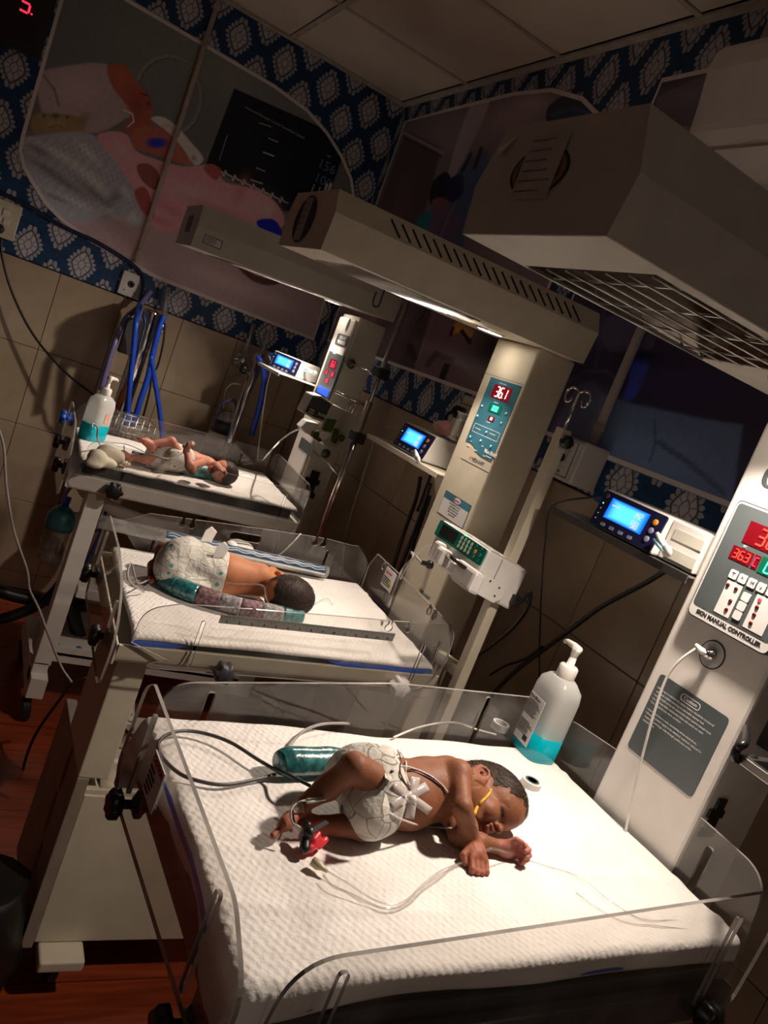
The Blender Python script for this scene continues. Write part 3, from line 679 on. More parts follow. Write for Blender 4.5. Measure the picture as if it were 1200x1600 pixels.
# split air conditioner on the right wall
t = thing('air_conditioner', 'white split air conditioner high on the right wall', 'air conditioner', (1.34, 1.1, 2.07))
prof = [(0, .0), (.105, .0), (.165, .035), (.190, .075), (.205, .20), (.200, .255), (.17, .275), (0, .275)]
base = np.array([WX-.002, 0, 2.150])
mb = MB(); mb.prism([(p[0], p[1]) for p in prof], (WX-.008, .62, 2.165), (-1, 0, 0), (0, 0, 1), (0, .905, 0)); obj('body', mb, 'white', t, bevel=.008, seg=3)
mb = MB(); mb.prism([(.192, .085), (.214, .20), (.211, .240), (.196, .262), (.188, .25), (.200, .20), (.178, .085)], (WX-.008, .63, 2.165), (-1, 0, 0), (0, 0, 1), (0, .885, 0)); obj('front_cover', mb, 'offwhite', t, bevel=.003)
mb = MB(); mb.obox((WX-.155, 1.075, 2.165+.020), np.array([.038, 0, -.024])*.75, (0, .40, 0), (.0015, 0, .0022)); obj('outlet_flap', mb, 'white', t)
mb = MB(); mb.obox((WX-.182, 1.075, 2.165+.058), np.array([.012, 0, -.018]), (0, .41, 0), (.002, 0, .0015)); obj('dark_slot', mb, 'black', t)
for k in range(3):
    mb = MB(); mb.box((WX-.10+.025*k, .66, 2.160), (WX-.092+.025*k, 1.49, 2.165)); obj('louvre', mb, 'offwhite', t)
text('maker_plate', 'Panasonic', .018, (WX-.212, 1.47, 2.165+.242), (0, -1, 0), (.15, 0, 1), 'greyink', t)

# switchboard with two black plugs on the right wall, behind the middle column
t = thing('switch_socket_plate', 'cream switchboard with two black plugs beside the middle warmer column', 'socket', (WX-.01, 2.2, 1.46))
zc = on_x(722, 660, WX)
mb = MB(); mb.box((WX-.022, 2.07, 1.425), (WX-.001, 2.275, 1.532)); obj('plate', mb, 'cream', t, bevel=.004)
mb = MB(); mb.box((WX-.024, 2.08, 1.500), (WX-.022, 2.265, 1.505)); obj('brown_edge', mb, mat('brown_strip', (.25, .12, .04), .5), t)
for (y_, z_) in ((2.245, 1.470), (2.135, 1.462)):
    mb = MB(); mb.tube([(WX-.022, y_, z_), (WX-.050, y_, z_), (WX-.060, y_, z_-.004)], [.022, .021, .012], 16); pg_ = thing('power_plug', 'black plug in the switchboard, '+('farther from' if y_ > 2.2 else 'nearer to')+' the camera\'s side of it', 'plug', (WX-.04, y_, z_-.02)); obj('plug_body', mb, 'black', pg_, True)
    mb = MB(); mb.tube(spline([(WX-.06, y_, z_-.004), (WX-.075, y_, z_-.03), (WX-.06, y_-.01, z_-.12), (WX-.05, y_-.01, z_-.35)], 6), .005, 8); obj('cord', mb, 'blackcable', pg_, True)
for k in range(3):
    mb = MB(); mb.box((WX-.025, 2.165+.022*k, 1.445), (WX-.022, 2.183+.022*k, 1.480)); obj('switch', mb, 'offwhite', t, bevel=.001)
mb = MB(); mb.box((WX-.026, 2.10, 1.428), (WX-.022, 2.20, 1.440)); obj('ochre_strip', mb, mat('ochre_strip', (.35, .20, .06), .5), t)
# ================================================================ radiant warmers
class Fr:                                   # a warmer's own frame: u towards the wall, v across, w up (absolute height)
    def __init__(s, X_, Y_, yaw, zb, L, W, bp):
        s.X, s.Y, s.zb, s.L, s.W, s.bp = X_, Y_, zb+CAMZ, L, W, bp; s.c, s.s = math.cos(yaw), math.sin(yaw)
        s.U = np.array([s.c, s.s, 0]); s.V = np.array([-s.s, s.c, 0]); s.O = np.array([X_, Y_, 0.])
    def p(s, u, v, w_): return s.O+s.U*u+s.V*v+np.array([0, 0, w_])
    def fn(s, q): return s.p(*q)
    def bed(s, q): return s.p(q[0], q[1], q[2]+s.zb+(q[0]+s.L/2)*math.tan(s.bp))      # w measured from the mattress top
    def col(s, px, py, c):                  # pixel onto the column's front plane -> (v, w)
        d = ray(px, py); t = (s.O+s.U*c-CO)@s.U/(d@s.U); P = CO+d*t-s.O; return P@s.V, P[2]
A_, B_, D_ = np.array([1., 0, 0]), np.array([0, 1., 0]), np.array([0, 0, 1.])

def acrylic(fr, parent, poly, o, ax, ay, n, holes=(), name='side_panel', th=.005):
    """poly in (ax, ay) metres, bed coordinates; rim faces get the denser edge material"""
    mb = MB(fr.bed); k0 = 0
    mb.prism(poly, o, ax, ay, np.asarray(n)*th, holes)
    m = len(poly)+sum(len(h) for h in holes); nf = len(mb.f); mb.mi = [0]*(nf-m)+[1]*m
    return obj(name, mb, ['acrylic', 'acrylicedge'], parent)
def starknob(parent, P, ax, r=.017, name='clamp_knob', m='black', d=.022):
    ax = np.array(ax, float); ax /= np.linalg.norm(ax); sx = np.cross(ax, (0, 0, 1.)); sy = np.cross(sx, ax)
    mb = MB(); n = 36; vs = []; fs = []
    for (h, k) in ((0, .72), (.003, 1), (d*.8, 1), (d, .82)):
        for i in range(n):
            a = 2*math.pi*i/n; rr = r*k*(1+.13*math.cos(6*a)); vs.append(P+ax*h+(sx*math.cos(a)+sy*math.sin(a))*rr)
    for j in range(3):
        for i in range(n): a = j*n+i; b = j*n+(i+1) % n; fs.append((a, b, b+n, a+n))
    fs.append(tuple(range(n-1, -1, -1))); fs.append(tuple(3*n+i for i in range(n)))
    mb.add(vs, fs); mb.tube([P-ax*.014, P+ax*.002], r*.35, 10)
    return obj(name, mb, m, parent, True)
def slot(x, z0, z1, w_=.006): return fillet([(x-w_, z0), (x+w_, z0), (x+w_, z1), (x-w_, z1)], w_*.95, 4)
def keynotch(x, top, r=.009):             # keyhole shaped tubing notch cut into a panel's top edge: points to splice, left to right
    out = [(x-r*.45, top), (x-r*.45, top-r*1.0)]
    for k in range(9):
        a = math.radians(115+k*310/8); out.append((x+r*math.cos(a), top-r*1.9+r*math.sin(a)))
    return out+[(x+r*.45, top-r*1.0), (x+r*.45, top)]

def hood(fr, parent, zh, hp, hr, wb, wm, wt, h1, h2, xs, xe, m, op, slots=None, lamp=(-.02, 0), rods=9, power=1.0, lamp_r=.03, tilt=.8):
    zh += CAMZ
    def hf(q): return fr.p(q[0], q[1], q[2]+zh+(q[0]+.3)*math.tan(hp)+q[1]*hr)
    sec = [(-wb/2, 0), (-wm/2, h1), (-wt/2, h1+h2), (wt/2, h1+h2), (wm/2, h1), (wb/2, 0)]
    # shell: sides, top and ends, open underneath
    mb = MB(hf); n = len(sec); vs = [(x, y, z) for x in (xs, xe) for y, z in sec]
    mb.add(vs, [(i, i+1, i+1+n, i+n) for i in range(n-1)]+[tuple(range(n-1, -1, -1)), tuple(range(n, 2*n))])
    sh = obj('hood_shell', mb, m, parent); s = sh.modifiers.new('thickness', 'SOLIDIFY'); s.thickness = .002; s.offset = -1; b = sh.modifiers.new('bevel', 'BEVEL'); b.width = .003; b.segments = 2
    u0, u1, v0, v1 = op
    mb = MB(hf); mb.prism([(xs+.002, -wb/2+.002), (xe-.002, -wb/2+.002), (xe-.002, wb/2-.002), (xs+.002, wb/2-.002)], (0, 0, 0), A_, B_, D_*.002, [[(u0, v0), (u1, v0), (u1, v1), (u0, v1)]])
    obj('hood_underside', mb, m, parent)
    # reflector trough over the grille: flared glossy sheets
    mb = MB(hf); k = .045; hh = h1+h2*.55
    a = [(u0, v0, .002), (u1, v0, .002), (u1, v1, .002), (u0, v1, .002)]; b_ = [(u0+k, v0+k, hh), (u1-k, v0+k, hh), (u1-k, v1-k, hh), (u0+k, v1-k, hh)]
    mb.add(a+b_, [(0, 1, 5, 4), (1, 2, 6, 5), (2, 3, 7, 6), (3, 0, 4, 7), (4, 5, 6, 7)])
    obj('reflector', mb, 'reflector', parent)
    mb = MB(hf); mb.tube([(u0+.05, 0, hh*.55), (u1-.05, 0, hh*.55)], .009, 12); obj('heater_rod', mb, mat('heater_sheath', (.35, .30, .27), .35), parent, True)
    for e in (u0+.045, u1-.045):
        mb = MB(hf); mb.box((e-.006, -.02, hh*.3), (e+.006, .02, hh*.99)); obj('heater_holder', mb, 'steel', parent)
    if u1 < xe-.12:
        pass
    # grille of long rods over cross rods
    for i in range(rods):
        v = v0+.006+(v1-v0-.012)*i/(rods-1)
        mb = MB(hf); mb.tube([(u0+.002, v, -.0015), (u1-.002, v, -.0015)], .0015, 6); obj('grille_rod', mb, 'steel', parent, True)
    for i in range(4):
        u = u0+(u1-u0)*(i+.5)/4
        mb = MB(hf); mb.tube([(u, v0, .0018), (u, v1, .0018)], .0018, 6); obj('cross_rod', mb, 'steel', parent, True)
    # lamp
    lu, lv = lamp
    mb = MB(hf); mb.lathe([(lamp_r+.008, -.001), (lamp_r+.007, -.004), (lamp_r, -.005), (lamp_r, -.001)], (lu, lv, 0), 28); obj('lamp_bezel', mb, 'offwhite', parent, True)
    mb = MB(hf); mb.lathe([(lamp_r, -.0035), (lamp_r*.6, -.0050), (.0005, -.0052)], (lu, lv, 0), 28, sx=1, sy=1); obj('lamp_lens', mb, 'lampdisc', parent, True)
    P = hf((lu, lv, -.012)); area_light('warmer_lamp', P, (-tilt, 0, -1), lamp_r*2, LAMP_W*power, spread=2.35)
    if slots:
        us, side, hz0, hz1 = slots
        for u in us:
            yy0, yy1 = -(wm/2)+((wm-wt)/2)*(hz0/h2), -(wm/2)+((wm-wt)/2)*(hz1/h2)
            mb = MB(hf); c0 = np.array([u+.012, yy0-.0016, h1+hz0]); c1 = np.array([u-.012, yy1-.0016, h1+hz1]); mb.tube([c0, c1], .0022, 6); obj('vent_slit', mb, 'black', parent)
    return hf

def textlines(parent, P0, ax, ay, w_, h, n, m='ink', fill=.5, name='printed_lines', seed=1, off=None, indent=.0):
    """rows of tiny print too small to read: one joined part"""
    r = random.Random(seed); nz = np.cross(ax, ay); mb = MB(); st = h/n
    for i in range(n):
        x = indent*w_*r.random(); end = w_*(1-.35*r.random())
        while x < end:
            l = min(w_*(.04+.10*r.random()), end-x)
            if l > w_*.015: mb.obox(P0+ax*(x+l/2)-ay*(st*(i+.5))+nz*.0003, ax*l/2, ay*st*fill/2, nz*.0002)
            x += l+w_*.022
    return obj(name, mb, m, parent, kind='stuff')

# ---------------------------------------------------------------- W1: nearest warmer
w1 = Fr(1.106, .811, .035, -.565, .745, .475, .014)
t1 = thing('infant_warmer', 'nearest white infant warmer, its column fills the right edge of the picture', 'infant warmer', w1.p(-.35, 0, 0), 'infant warmers in a row')
c1 = .02
# bed tray and frame
mb = MB(w1.bed); mb.box((-.740, -.228, -.105), (.012, .232, -.0505)); obj('bed_tray', mb, 'darkgrey', t1, bevel=.006)
mb = MB(w1.bed); mb.box((-.765, -.250, -.118), (.02, -.232, -.068)); obj('side_rail', mb, 'darkgrey', t1, bevel=.003)
mb = MB(w1.bed); mb.box((-.765, .236, -.118), (.02, .249, -.050)); obj('side_rail', mb, 'white', t1, bevel=.003)
for vv in (-.14, .14):
    mb = MB(w1.fn); mb.box((-.62, vv-.02, .76), (.10, vv+.02, .826)); obj('support_beam', mb, 'darkgrey', t1, bevel=.004)
mb = MB(w1.fn); mb.box((-.60, -.16, .10), (-.53, .10, .775)); obj('foot_post', mb, 'darkgrey', t1, bevel=.004)
mb = MB(w1.fn); mb.box((-.62, -.26, .07), (-.52, .26, .12)); obj('base_beam', mb, 'white', t1, bevel=.005)
mb = MB(w1.fn); mb.box((-.57, -.05, .075), (.15, .05, .115)); obj('base_beam', mb, 'white', t1, bevel=.005)
# acrylic guards
topf = lambda x: .052+(x+.75)*.075
pn = [(-.700, -.125), (.028, -.115), (.030, .095), (-.010, .108), (-.40, .075), (-.60, .052), (-.735, .030), (-.752, -.02)]
pn = fillet([(-.745, -.125), (.018, -.118), (.036, .103), (-.35, .074), (-.725, .046)], [.03, .06, .035, .30, .06], 8)
np1 = acrylic(w1, t1, pn, (0, -.252, 0), A_, D_, (0, -1, 0), [slot(-.063, -.085, .060), slot(-.668, -.09, .030)], 'near_guard')
starknob(np1, w1.bed((-.050, -.258, -.088)), -w1.V, .019, d=.026); starknob(np1, w1.bed((-.668, -.258, -.095)), -w1.V, .019, d=.026)
pf = fillet([(-.748, -.10), (.018, -.09), (.030, .100), (-.35, .092), (-.735, .048)], [.03, .03, .045, .5, .05], 8)
np2 = acrylic(w1, t1, pf, (0, .250, 0), A_, D_, (0, 1, 0), [slot(-.665, -.02, .040), slot(-.150, -.03, .088)], 'far_guard')
ph = fillet([(-.245, -.12), (.235, -.10), (.240, .080), (.02, .102), (-.225, .093)], [.03, .03, .05, .5, .055], 8)
np3 = acrylic(w1, t1, ph, (.022, 0, 0), B_, D_, (1, 0, 0), [slot(-.130, -.01, .070, .0065)], 'head_guard')
pl = fillet([(-.250, -.085), (.205, -.11), (.238, -.075), (.232, .050), (.205, .068), (-.19, .058), (-.262, .016)], [.03, .02, .03, .03, .02, .07, .05], 8)
np4 = acrylic(w1, t1, pl, (-.768, 0, 0), B_, D_, (-1, 0, 0), [slot(-.155, -.08, .040), slot(.165, -.075, .045, .0045)], 'foot_guard')
for v, ww in ((.164, -.092), (-.165, -.112)):
    starknob(np4, w1.bed((-.775, v, ww)), -w1.U, .0185, d=.018); starknob(np4, w1.bed((-.758, v, ww)), w1.U, .0165, d=.014)
# the warning sticker on the foot guard
mb = MB(w1.bed); mb.box((-.7755, .058, -.030), (-.7740, .112, .026)); st = obj('warning_sticker', mb, 'label', np4)
def sl(v, w_): return w1.bed((-.7757, v, w_))
text('lettering', 'CAUTION', .0105, w1.bed((-.7758, .109, .018)), -w1.V, D_, 'redink', st, fat=.0003)
textlines(st, w1.bed((-.7757, .109, .010)), -w1.V, D_, .028, .036, 5, 'ink', .5, seed=21)
mb = MB(w1.bed); mb.add([(-.7758, .062, -.012), (-.7758, .076, -.012), (-.7758, .069, .001)], [(0, 1, 2)]); mb.add([(-.7732, .062, -.012), (-.7732, .076, -.012), (-.7732, .069, .001)], [(0, 2, 1)])
# column
mb = MB(w1.fn); mb.box((c1, -.095, .12), (c1+.15, .095, 1.70)); obj('column', mb, 'white', t1, bevel=.006)
def cp1(v, w_, off=.0): return w1.p(c1-off, v, w_)
R1 = -w1.V; N1 = -w1.U
def plate(parent, fr, c, pts, m, name, off0, off1, r=.008, par=None):
    mb = MB(); mb.prism(fillet(pts, r, 5), fr.p(c-off0, 0, 0), fr.V, D_, -fr.U*(off1-off0)); return obj(name, mb, m, parent)
v0, w0 = w1.col(1160, 788, c1); v1, w1b = w1.col(1087, 958, c1)
# control box: rounded, raised off the column
cl = .5*(v0+v1)+.002; ct = w1.col(1172, 786, c1)[1]; cb = w1b-.004; cr = cl-.158
box = plate(t1, w1, c1, [(cr, cb), (cl, cb), (cl, ct), (cr, ct)], 'darkgrey', 'control_box', -.001, .016, .012)
face = plate(box, w1, c1, [(cr+.002, cb+.002), (cl-.002, cb+.002), (cl-.002, ct-.002), (cr+.002, ct-.002)], 'label', 'face_plate', .016, .0172, .011)
g0, g1, h0, h1_ = cr+.005, cl-.005, cb+.020, ct-.005
plate(box, w1, c1, [(g0, h0), (g1, h0), (g1, h1_), (g0, h1_)], 'panelgrey', 'grey_panel', .0172, .0178, .008)
text('lettering', 'SKIN MANUAL CONTROLLER', .0094, w1.p(c1-.0173, cl-.018, cb+.011), R1, D_, 'ink', box, fat=.0004)
def rp(px, py): v, w_ = w1.col(px, py, c1-.018); return v, w_
def qd(parent, fr, c, pts, m, name, o0, o1):
    pts = [fr.col(px, py, c-o1) for px, py in pts]; mb = MB(); mb.prism(pts, fr.p(c-o0, 0, 0), fr.V, D_, -fr.U*(o1-o0)); return obj(name, mb, m, parent)
def rect_from(fr, c, tl, bl, wid, o):         # upright rectangle from its photographed top-left and bottom-left corners
    a = fr.col(*tl, c-o); b = fr.col(*bl, c-o); v = .5*(a[0]+b[0]); return (v-wid, b[1], v, a[1])
def rwin(parent, fr, c, r, m, name, o0, o1, rad=.001):
    x0, y0, x1, y1 = r; mb = MB(); mb.prism(rrect(x0, y0, x1, y1, rad), fr.p(c-o0, 0, 0), fr.V, D_, -fr.U*(o1-o0)); return obj(name, mb, m, parent)
def led(parent, fr, c, r, s, mdig, mbg, name, o, hfrac=.66):
    wn = rwin(parent, fr, c, r, mbg, name, o, o+.0006)
    x0, y0, x1, y1 = r; h = (y1-y0)*hfrac; n = len([q for q in s if q != '.']); tw = (n-1)*h*.78+h*.5
    mb = MB(); digits(mb, s, fr.p(c-o-.0009, (x0+x1)/2+tw/2, (y0+y1)/2-h/2), -fr.V, D_+(-fr.V)*.08, -fr.U, h); obj('lit_digits', mb, mdig, wn, kind='stuff'); return wn
A = rect_from(w1, c1, (1173, 813), (1160, 847), .098, .018); led(box, w1, c1, A, '36.8', 'ledred', 'ledredbg', 'main_display', .0179, .70)
Bq = rect_from(w1, c1, (1147, 851), (1138, 871), .040, .018); led(box, w1, c1, Bq, '36.3', 'ledred', 'ledredbg', 'set_display', .0179, .62)
led(box, w1, c1, (Bq[0]-.013, Bq[1], Bq[0]-.002, Bq[3]), 'C', 'ledpink', 'ledredbg', 'unit_display', .0179, .62)
led(box, w1, c1, (Bq[0]-.060, Bq[1]-.002, Bq[0]-.015, Bq[3]+.002), '00', 'ledgreen', 'ledgreenbg', 'power_display', .0179, .70)
text('printed_word', 'SKIN', .0045, w1.p(c1-.0182, (A[0]+A[2])/2+.006, A[3]+.004), R1, D_, 'whiteink', box); text('printed_word', 'SET', .0045, w1.p(c1-.0182, (Bq[0]+Bq[2])/2+.004, Bq[3]+.004), R1, D_, 'whiteink', box)
bt = w1.col(1141, 895, c1-.018)
by = bt[1]; bx = bt[0]
for k in range(6): rwin(box, w1, c1, (bx-.0145-.0175*k, by-.0072, bx-.0175*k, by+.0072), 'label', 'key_button', .0179, .0195, .003)
for k in range(3): rwin(box, w1, c1, (bx-.0145-.036, by-.0235-.0155*k-.007, bx-.036, by-.0235-.0155*k+.0070), 'label', 'key_button', .0179, .0195, .003)
for k, ch in enumerate(('T', '^', 'M', 'v')):
    text('key_mark', ch, .010, w1.p(c1-.0197, bx-.0045-.0175*k, by), R1, D_, 'greyink', box)
rwin(box, w1, c1, (bx-.031, by-.066, bx-.002, by-.0105), 'label', 'white_field', .0179, .0184, .001); rwin(box, w1, c1, (bx-.094, by-.066, bx-.058, by-.0105), 'label', 'white_field', .0179, .0184, .001)
def dot(parent, fr, c, v, w_, r, m, o, name='indicator'):
    mb = MB(); mb.lathe([(r, 0), (r*.9, .0012), (r*.4, .0018)], fr.p(c-o, v, w_), 14, -fr.U); return obj(name, mb, m, parent, True)
for (v, w_) in ((.006, .019), (.022, .019), (.022, .040), (.022, .055)): dot(box, w1, c1, bx-v, by-w_, .0034, 'reddot', .0184)
for i, (v, w_) in enumerate(((.066, .018), (.067, .030), (.068, .042), (.069, .056), (.086, .019))): dot(box, w1, c1, bx-v, by-w_, .0034, 'ledpink' if i == 0 else 'reddot', .0184)
# round sensor socket
sv, sw = w1.col(1113, 1023, c1)
mb = MB(); mb.lathe([(.0235, 0), (.0235, .001), (.001, .001)], w1.p(c1, sv, sw), 36, N1); sk = obj('sensor_socket', mb, 'ink', t1)
for r_ in (.0205,):
    mb = MB(); mb.lathe([(r_+.0009, 0), (r_+.0009, .0004), (r_, .0004), (r_, 0)], w1.p(c1-.0011, sv, sw), 36, N1); obj('white_ring', mb, 'whiteink', sk)
for i, ch in enumerate('SENSOR'):
    a = math.radians(52-i*21); d_ = R1*math.sin(-a)+D_*math.cos(a); text('lettering', ch, .0070, w1.p(c1-.0013, sv, sw)+d_*.0165, D_*math.sin(a)*-1*-1+R1*math.cos(a), D_*math.cos(a)-R1*math.sin(a), 'whiteink', sk, align='CENTER')
mb = MB(); mb.lathe([(.009, 0), (.009, .006), (.006, .007), (.006, .016), (.0045, .017)], w1.p(c1-.001, sv, sw), 18, N1); obj('plug', mb, 'chrome', sk, True)
pe = w1.p(c1-.014, sv, sw); q = pe+N1*.004+w1.V*.022+D_*.004
mb = MB(); mb.tube([pe, pe+w1.V*.008+N1*.003, q], [.005, .0055, .003], 12); obj('plug_sleeve', mb, 'whitetube', sk, True)
# caution plate
CPV = [w1.col(*q_, c1) for q_ in ((1033, 1052), (1140, 1122), (1083, 1246), (979, 1168))]
vl = (CPV[0][0]+CPV[3][0])/2; vr = (CPV[1][0]+CPV[2][0])/2; wt_ = (CPV[0][1]+CPV[1][1])/2; wb_ = (CPV[2][1]+CPV[3][1])/2
cpl = plate(t1, w1, c1, [(vr, wb_), (vl, wb_), (vl, wt_), (vr, wt_)], 'panelgrey', 'caution_plate', 0, .0008, .008)
text('lettering', 'Caution', .0085, w1.p(c1-.0009, (vl+vr)/2, wt_-.013), R1, D_, 'whiteink', cpl, align='CENTER')
ring = rrect(-.020, -.0062, .020, .0062, .006, 5); inn = rrect(-.0188, -.005, .0188, .005, .005, 5)
mb = MB(); mb.prism(ring, w1.p(c1-.0008, (vl+vr)/2, wt_-.013), w1.V, D_, N1*.0003, [inn]); obj('white_frame', mb, 'whiteink', cpl)
LN = ['Warm-up to maintain the radiant balance should be monitored', 'with open radiant warming on removable warmer bed.', 'Infant should not be left unattended when used in manual mode', 'Do not leave baby unattended when side panels are open', 'Do not ignore any alarm condition', '', 'Avoid use in warm areas, monitoring wires attached etc.', 'Check the power supply to be switched, restored, replaced for', 'inspection and longer only through qualification of the', 'manufacturer']
for i, s_ in enumerate(LN):
    if s_: text('lettering', ('• ' if i in (0, 2, 3, 4, 6, 7) else '  ')+s_, .0047, w1.p(c1-.0009, vl-.004, wt_-.024-.0068*i), R1, D_, 'whiteink', cpl, .00015)
# the oval-ended name plate higher on the column, and the black sockets on its side
pv, pw = w1.col(1200, 745, c1)
npl = plate(t1, w1, c1, [(pv-.075, pw-.017), (pv+.008, pw-.017), (pv+.008, pw+.019), (pv-.075, pw+.019)], 'panelgrey', 'name_plate', 0, .0012, .016)
text('lettering', 'INFANT', .016, w1.p(c1-.0013, pv-.001, pw+.009), R1, D_, 'whiteink', npl); text('lettering', 'WARMER', .016, w1.p(c1-.0013, pv-.001, pw-.008), R1, D_, 'whiteink', npl)
def blackcluster(fr, parent, c, u0, w0, s=1.0, w=.095):
    for (du, dw, a, b) in ((.0, .020, .011, .012), (-.001, .004, .019, .008), (.000, -.014, .011, .012), (-.001, -.030, .019, .008)):
        mb = MB(fr.fn); mb.box((u0+du*s-a*s, -w-.004, w0+dw*s-b*s*.9), (u0+du*s+a*s, -w+.001, w0+dw*s+b*s*.9)); obj('rocker_switch', mb, 'black', parent, bevel=.001)
blackcluster(w1, t1, c1, c1+.035, on_y(1105, 1277, w1.Y-.10)[2])
hf1 = hood(w1, t1, .193, .001, -.022, .263, .285, .235, .062, .068, -.616, .19, 'hoodgrey', (-.515, .02-.17, -.108, .122), lamp=(-.085, 0), rods=7, tilt=.42)
# round crest on the hood's end, covered with a taped hand-written list
def onend(hf, xs, v, w_): return hf((xs-.001, v, w_))
eP = hf1((-.6165, .02, .072)); EX = (hf1((-.6165, -.1, .072))-hf1((-.6165, .1, .072))); EX /= np.linalg.norm(EX)
mb = MB(); mb.lathe([(.046, 0), (.046, .0006), (.001, .0006)], eP, 36, -w1.U, xdir=EX, sx=1.12, sy=.62); cr_ = obj('round_crest', mb, 'ink', t1)
mb = MB(); mb.lathe([(.042, .0), (.042, .0003), (.036, .0003), (.036, .0)], eP-w1.U*.0007, 36, -w1.U, xdir=EX, sx=1.12, sy=.62); obj('gold_ring', mb, mat('dull_gold', (.22, .17, .06), .5), cr_)
mb = MB(); mb.obox(eP-w1.U*.0018+D_*.004, EX*.034, D_*.036, w1.U*.0003); pp_ = obj('taped_paper', mb, mat('dim_white_paper', (.52, .48, .44), .6), t1)
for i in range(6):
    textlines(pp_, eP-w1.U*.0021-EX*.029+D_*(.037-.0115*i), EX, D_, .058, .005, 1, 'greyink', .35, 'handwriting', i)
mb = MB(); mb.add([hf1((-.6185, .118, .105)), hf1((-.6185, .086, .118)), hf1((-.626, .100, .090)), hf1((-.6175, .09, .09))], [(0, 1, 2), (0, 2, 3)]); obj('curled_sticker', mb, 'paper', t1)
# monitor shelf
def shelf(fr, parent, x0, x1, y0, y1, z, lip=.012, m='white', bracket=True):
    mb = MB(); mb.box((x0, y0, z-.003), (x1, y1, z)); mb.box((x0, y0, z-lip), (x0+.002, y1, z-.003)); mb.box((x0, y1-.002, z-lip), (x1, y1, z-.003))
    s_ = obj('monitor_shelf', mb, m, parent)
    if bracket:
        mb = MB(); mb.prism([(0, 0), (.10, 0), (0, -.11)], (x0+.05, y0, z-.003), (0, 1, 0), (0, 0, 1), (.003, 0, 0)); obj('shelf_bracket', mb, m, parent)
    return s_
s1_ = shelf(w1, t1, 1.105, 1.26, .905, 1.305, CAMZ-.134, .014, 'steel', False)

# ---------------------------------------------------------------- W2: middle warmer
w2 = Fr(1.084, 1.68, -.042, -.612, .66, .498, .085)
t2 = thing('infant_warmer', 'middle cream infant warmer with teal 36.1 control panel', 'infant warmer', w2.p(-.3, 0, 0), 'infant warmers in a row')
c2 = .055
mb = MB(w2.bed)
tr = fillet([(-.264, -.022), (-.257, -.066), (.257, -.066), (.264, -.022), (.256, -.022), (.250, -.056), (-.250, -.056), (-.256, -.022)], [.002, .022, .022, .002, .001, .012, .012, .001], 5)
mb.prism(tr, (-.685, 0, 0), B_, D_, (.715, 0, 0)); obj('bed_tray', mb, 'cream', t2)
mb = MB(w2.bed); mb.box((-.690, -.260, -.066), (-.685, .260, -.022)); obj('tray_end', mb, 'cream', t2, bevel=.002)
mb = MB(w2.fn)
mb.prism([(-.66, .798), (.12, .84), (.12, .78), (-.66, .755)], (0, -.12, 0), A_, D_, (0, .24, 0)); obj('support_beam', mb, 'cream', t2, bevel=.004)
# pedestal: narrow post above a cabinet with a shelf top
PX = .408; PY = 1.495
mb = MB(); mb.box((PX, PY, .52), (PX+.062, PY+.20, .800)); obj('foot_post', mb, 'cream', t2, bevel=.003)
mb = MB(); mb.box((PX+.025, PY, .115), (PX+.80, PY+.03, .48)); obj('cabinet_front', mb, 'cream', t2, bevel=.002)
mb = MB(); mb.box((PX+.0, PY+.0, .10), (PX+.025, PY+.32, .52)); sd_ = obj('cabinet_side', mb, mat('shade_toned_cream', (.30, .24, .19), .5), t2, bevel=.002)  # cream side panel with its shade put into a darker base colour
for k, z_ in enumerate((.468, .352, .238)):
    mb = MB(); yy = 1.607+(.006 if k == 1 else -.016 if k == 2 else 0)
    mb.prism([(-.016, 0), (-.008, -.05), (.008, -.05), (.016, 0), (.008, .05), (-.008, .05)], (PX-.0008, yy, z_), B_, D_, (.002, 0, 0)); obj('side_vent', mb, 'black', sd_)
mb = MB(); mb.box((PX+.01, PY+.005, .48), (PX+.80, PY+.32, .492)); obj('cabinet_top', mb, 'cream', t2, bevel=.002)
mb = MB(); mb.box((PX+.025, PY+.29, .115), (PX+.80, PY+.32, .48)); obj('cabinet_back', mb, 'cream', t2)
for x_ in (PX+.035, PX+.66):
    mb = MB(); mb.box((x_, PY-.055, .085), (x_+.095, PY+.42, .113)); obj('base_beam', mb, 'cream', t2, bevel=.006, seg=3)
    for y_ in (PY+.02, PY+.36):
        mb = MB(); mb.lathe([(.030, -.012), (.036, -.008), (.036, .008), (.030, .012)], (x_+.05, y_, .036), 18, (1, 0, 0)); mb.box((x_+.042, y_-.008, .05), (x_+.058, y_+.008, .09)); obj('castor', mb, 'black', t2)
# bent sheet-metal cover on the shelf
cv = [(x, .04*math.sin(x/.16*math.pi)) for x in np.linspace(0, .16, 9)]
mb = MB(); G_ = [[(PX+.055+i*.035, PY+.012+j*.018, .494+.012*math.sin(j/5*3.1)) for j in range(7)] for i in range(6)]; mb.grid(G_); o_ = obj('bent_cover', mb, 'cream', t2, True); o_.modifiers.new('thickness', 'SOLIDIFY').thickness = .002
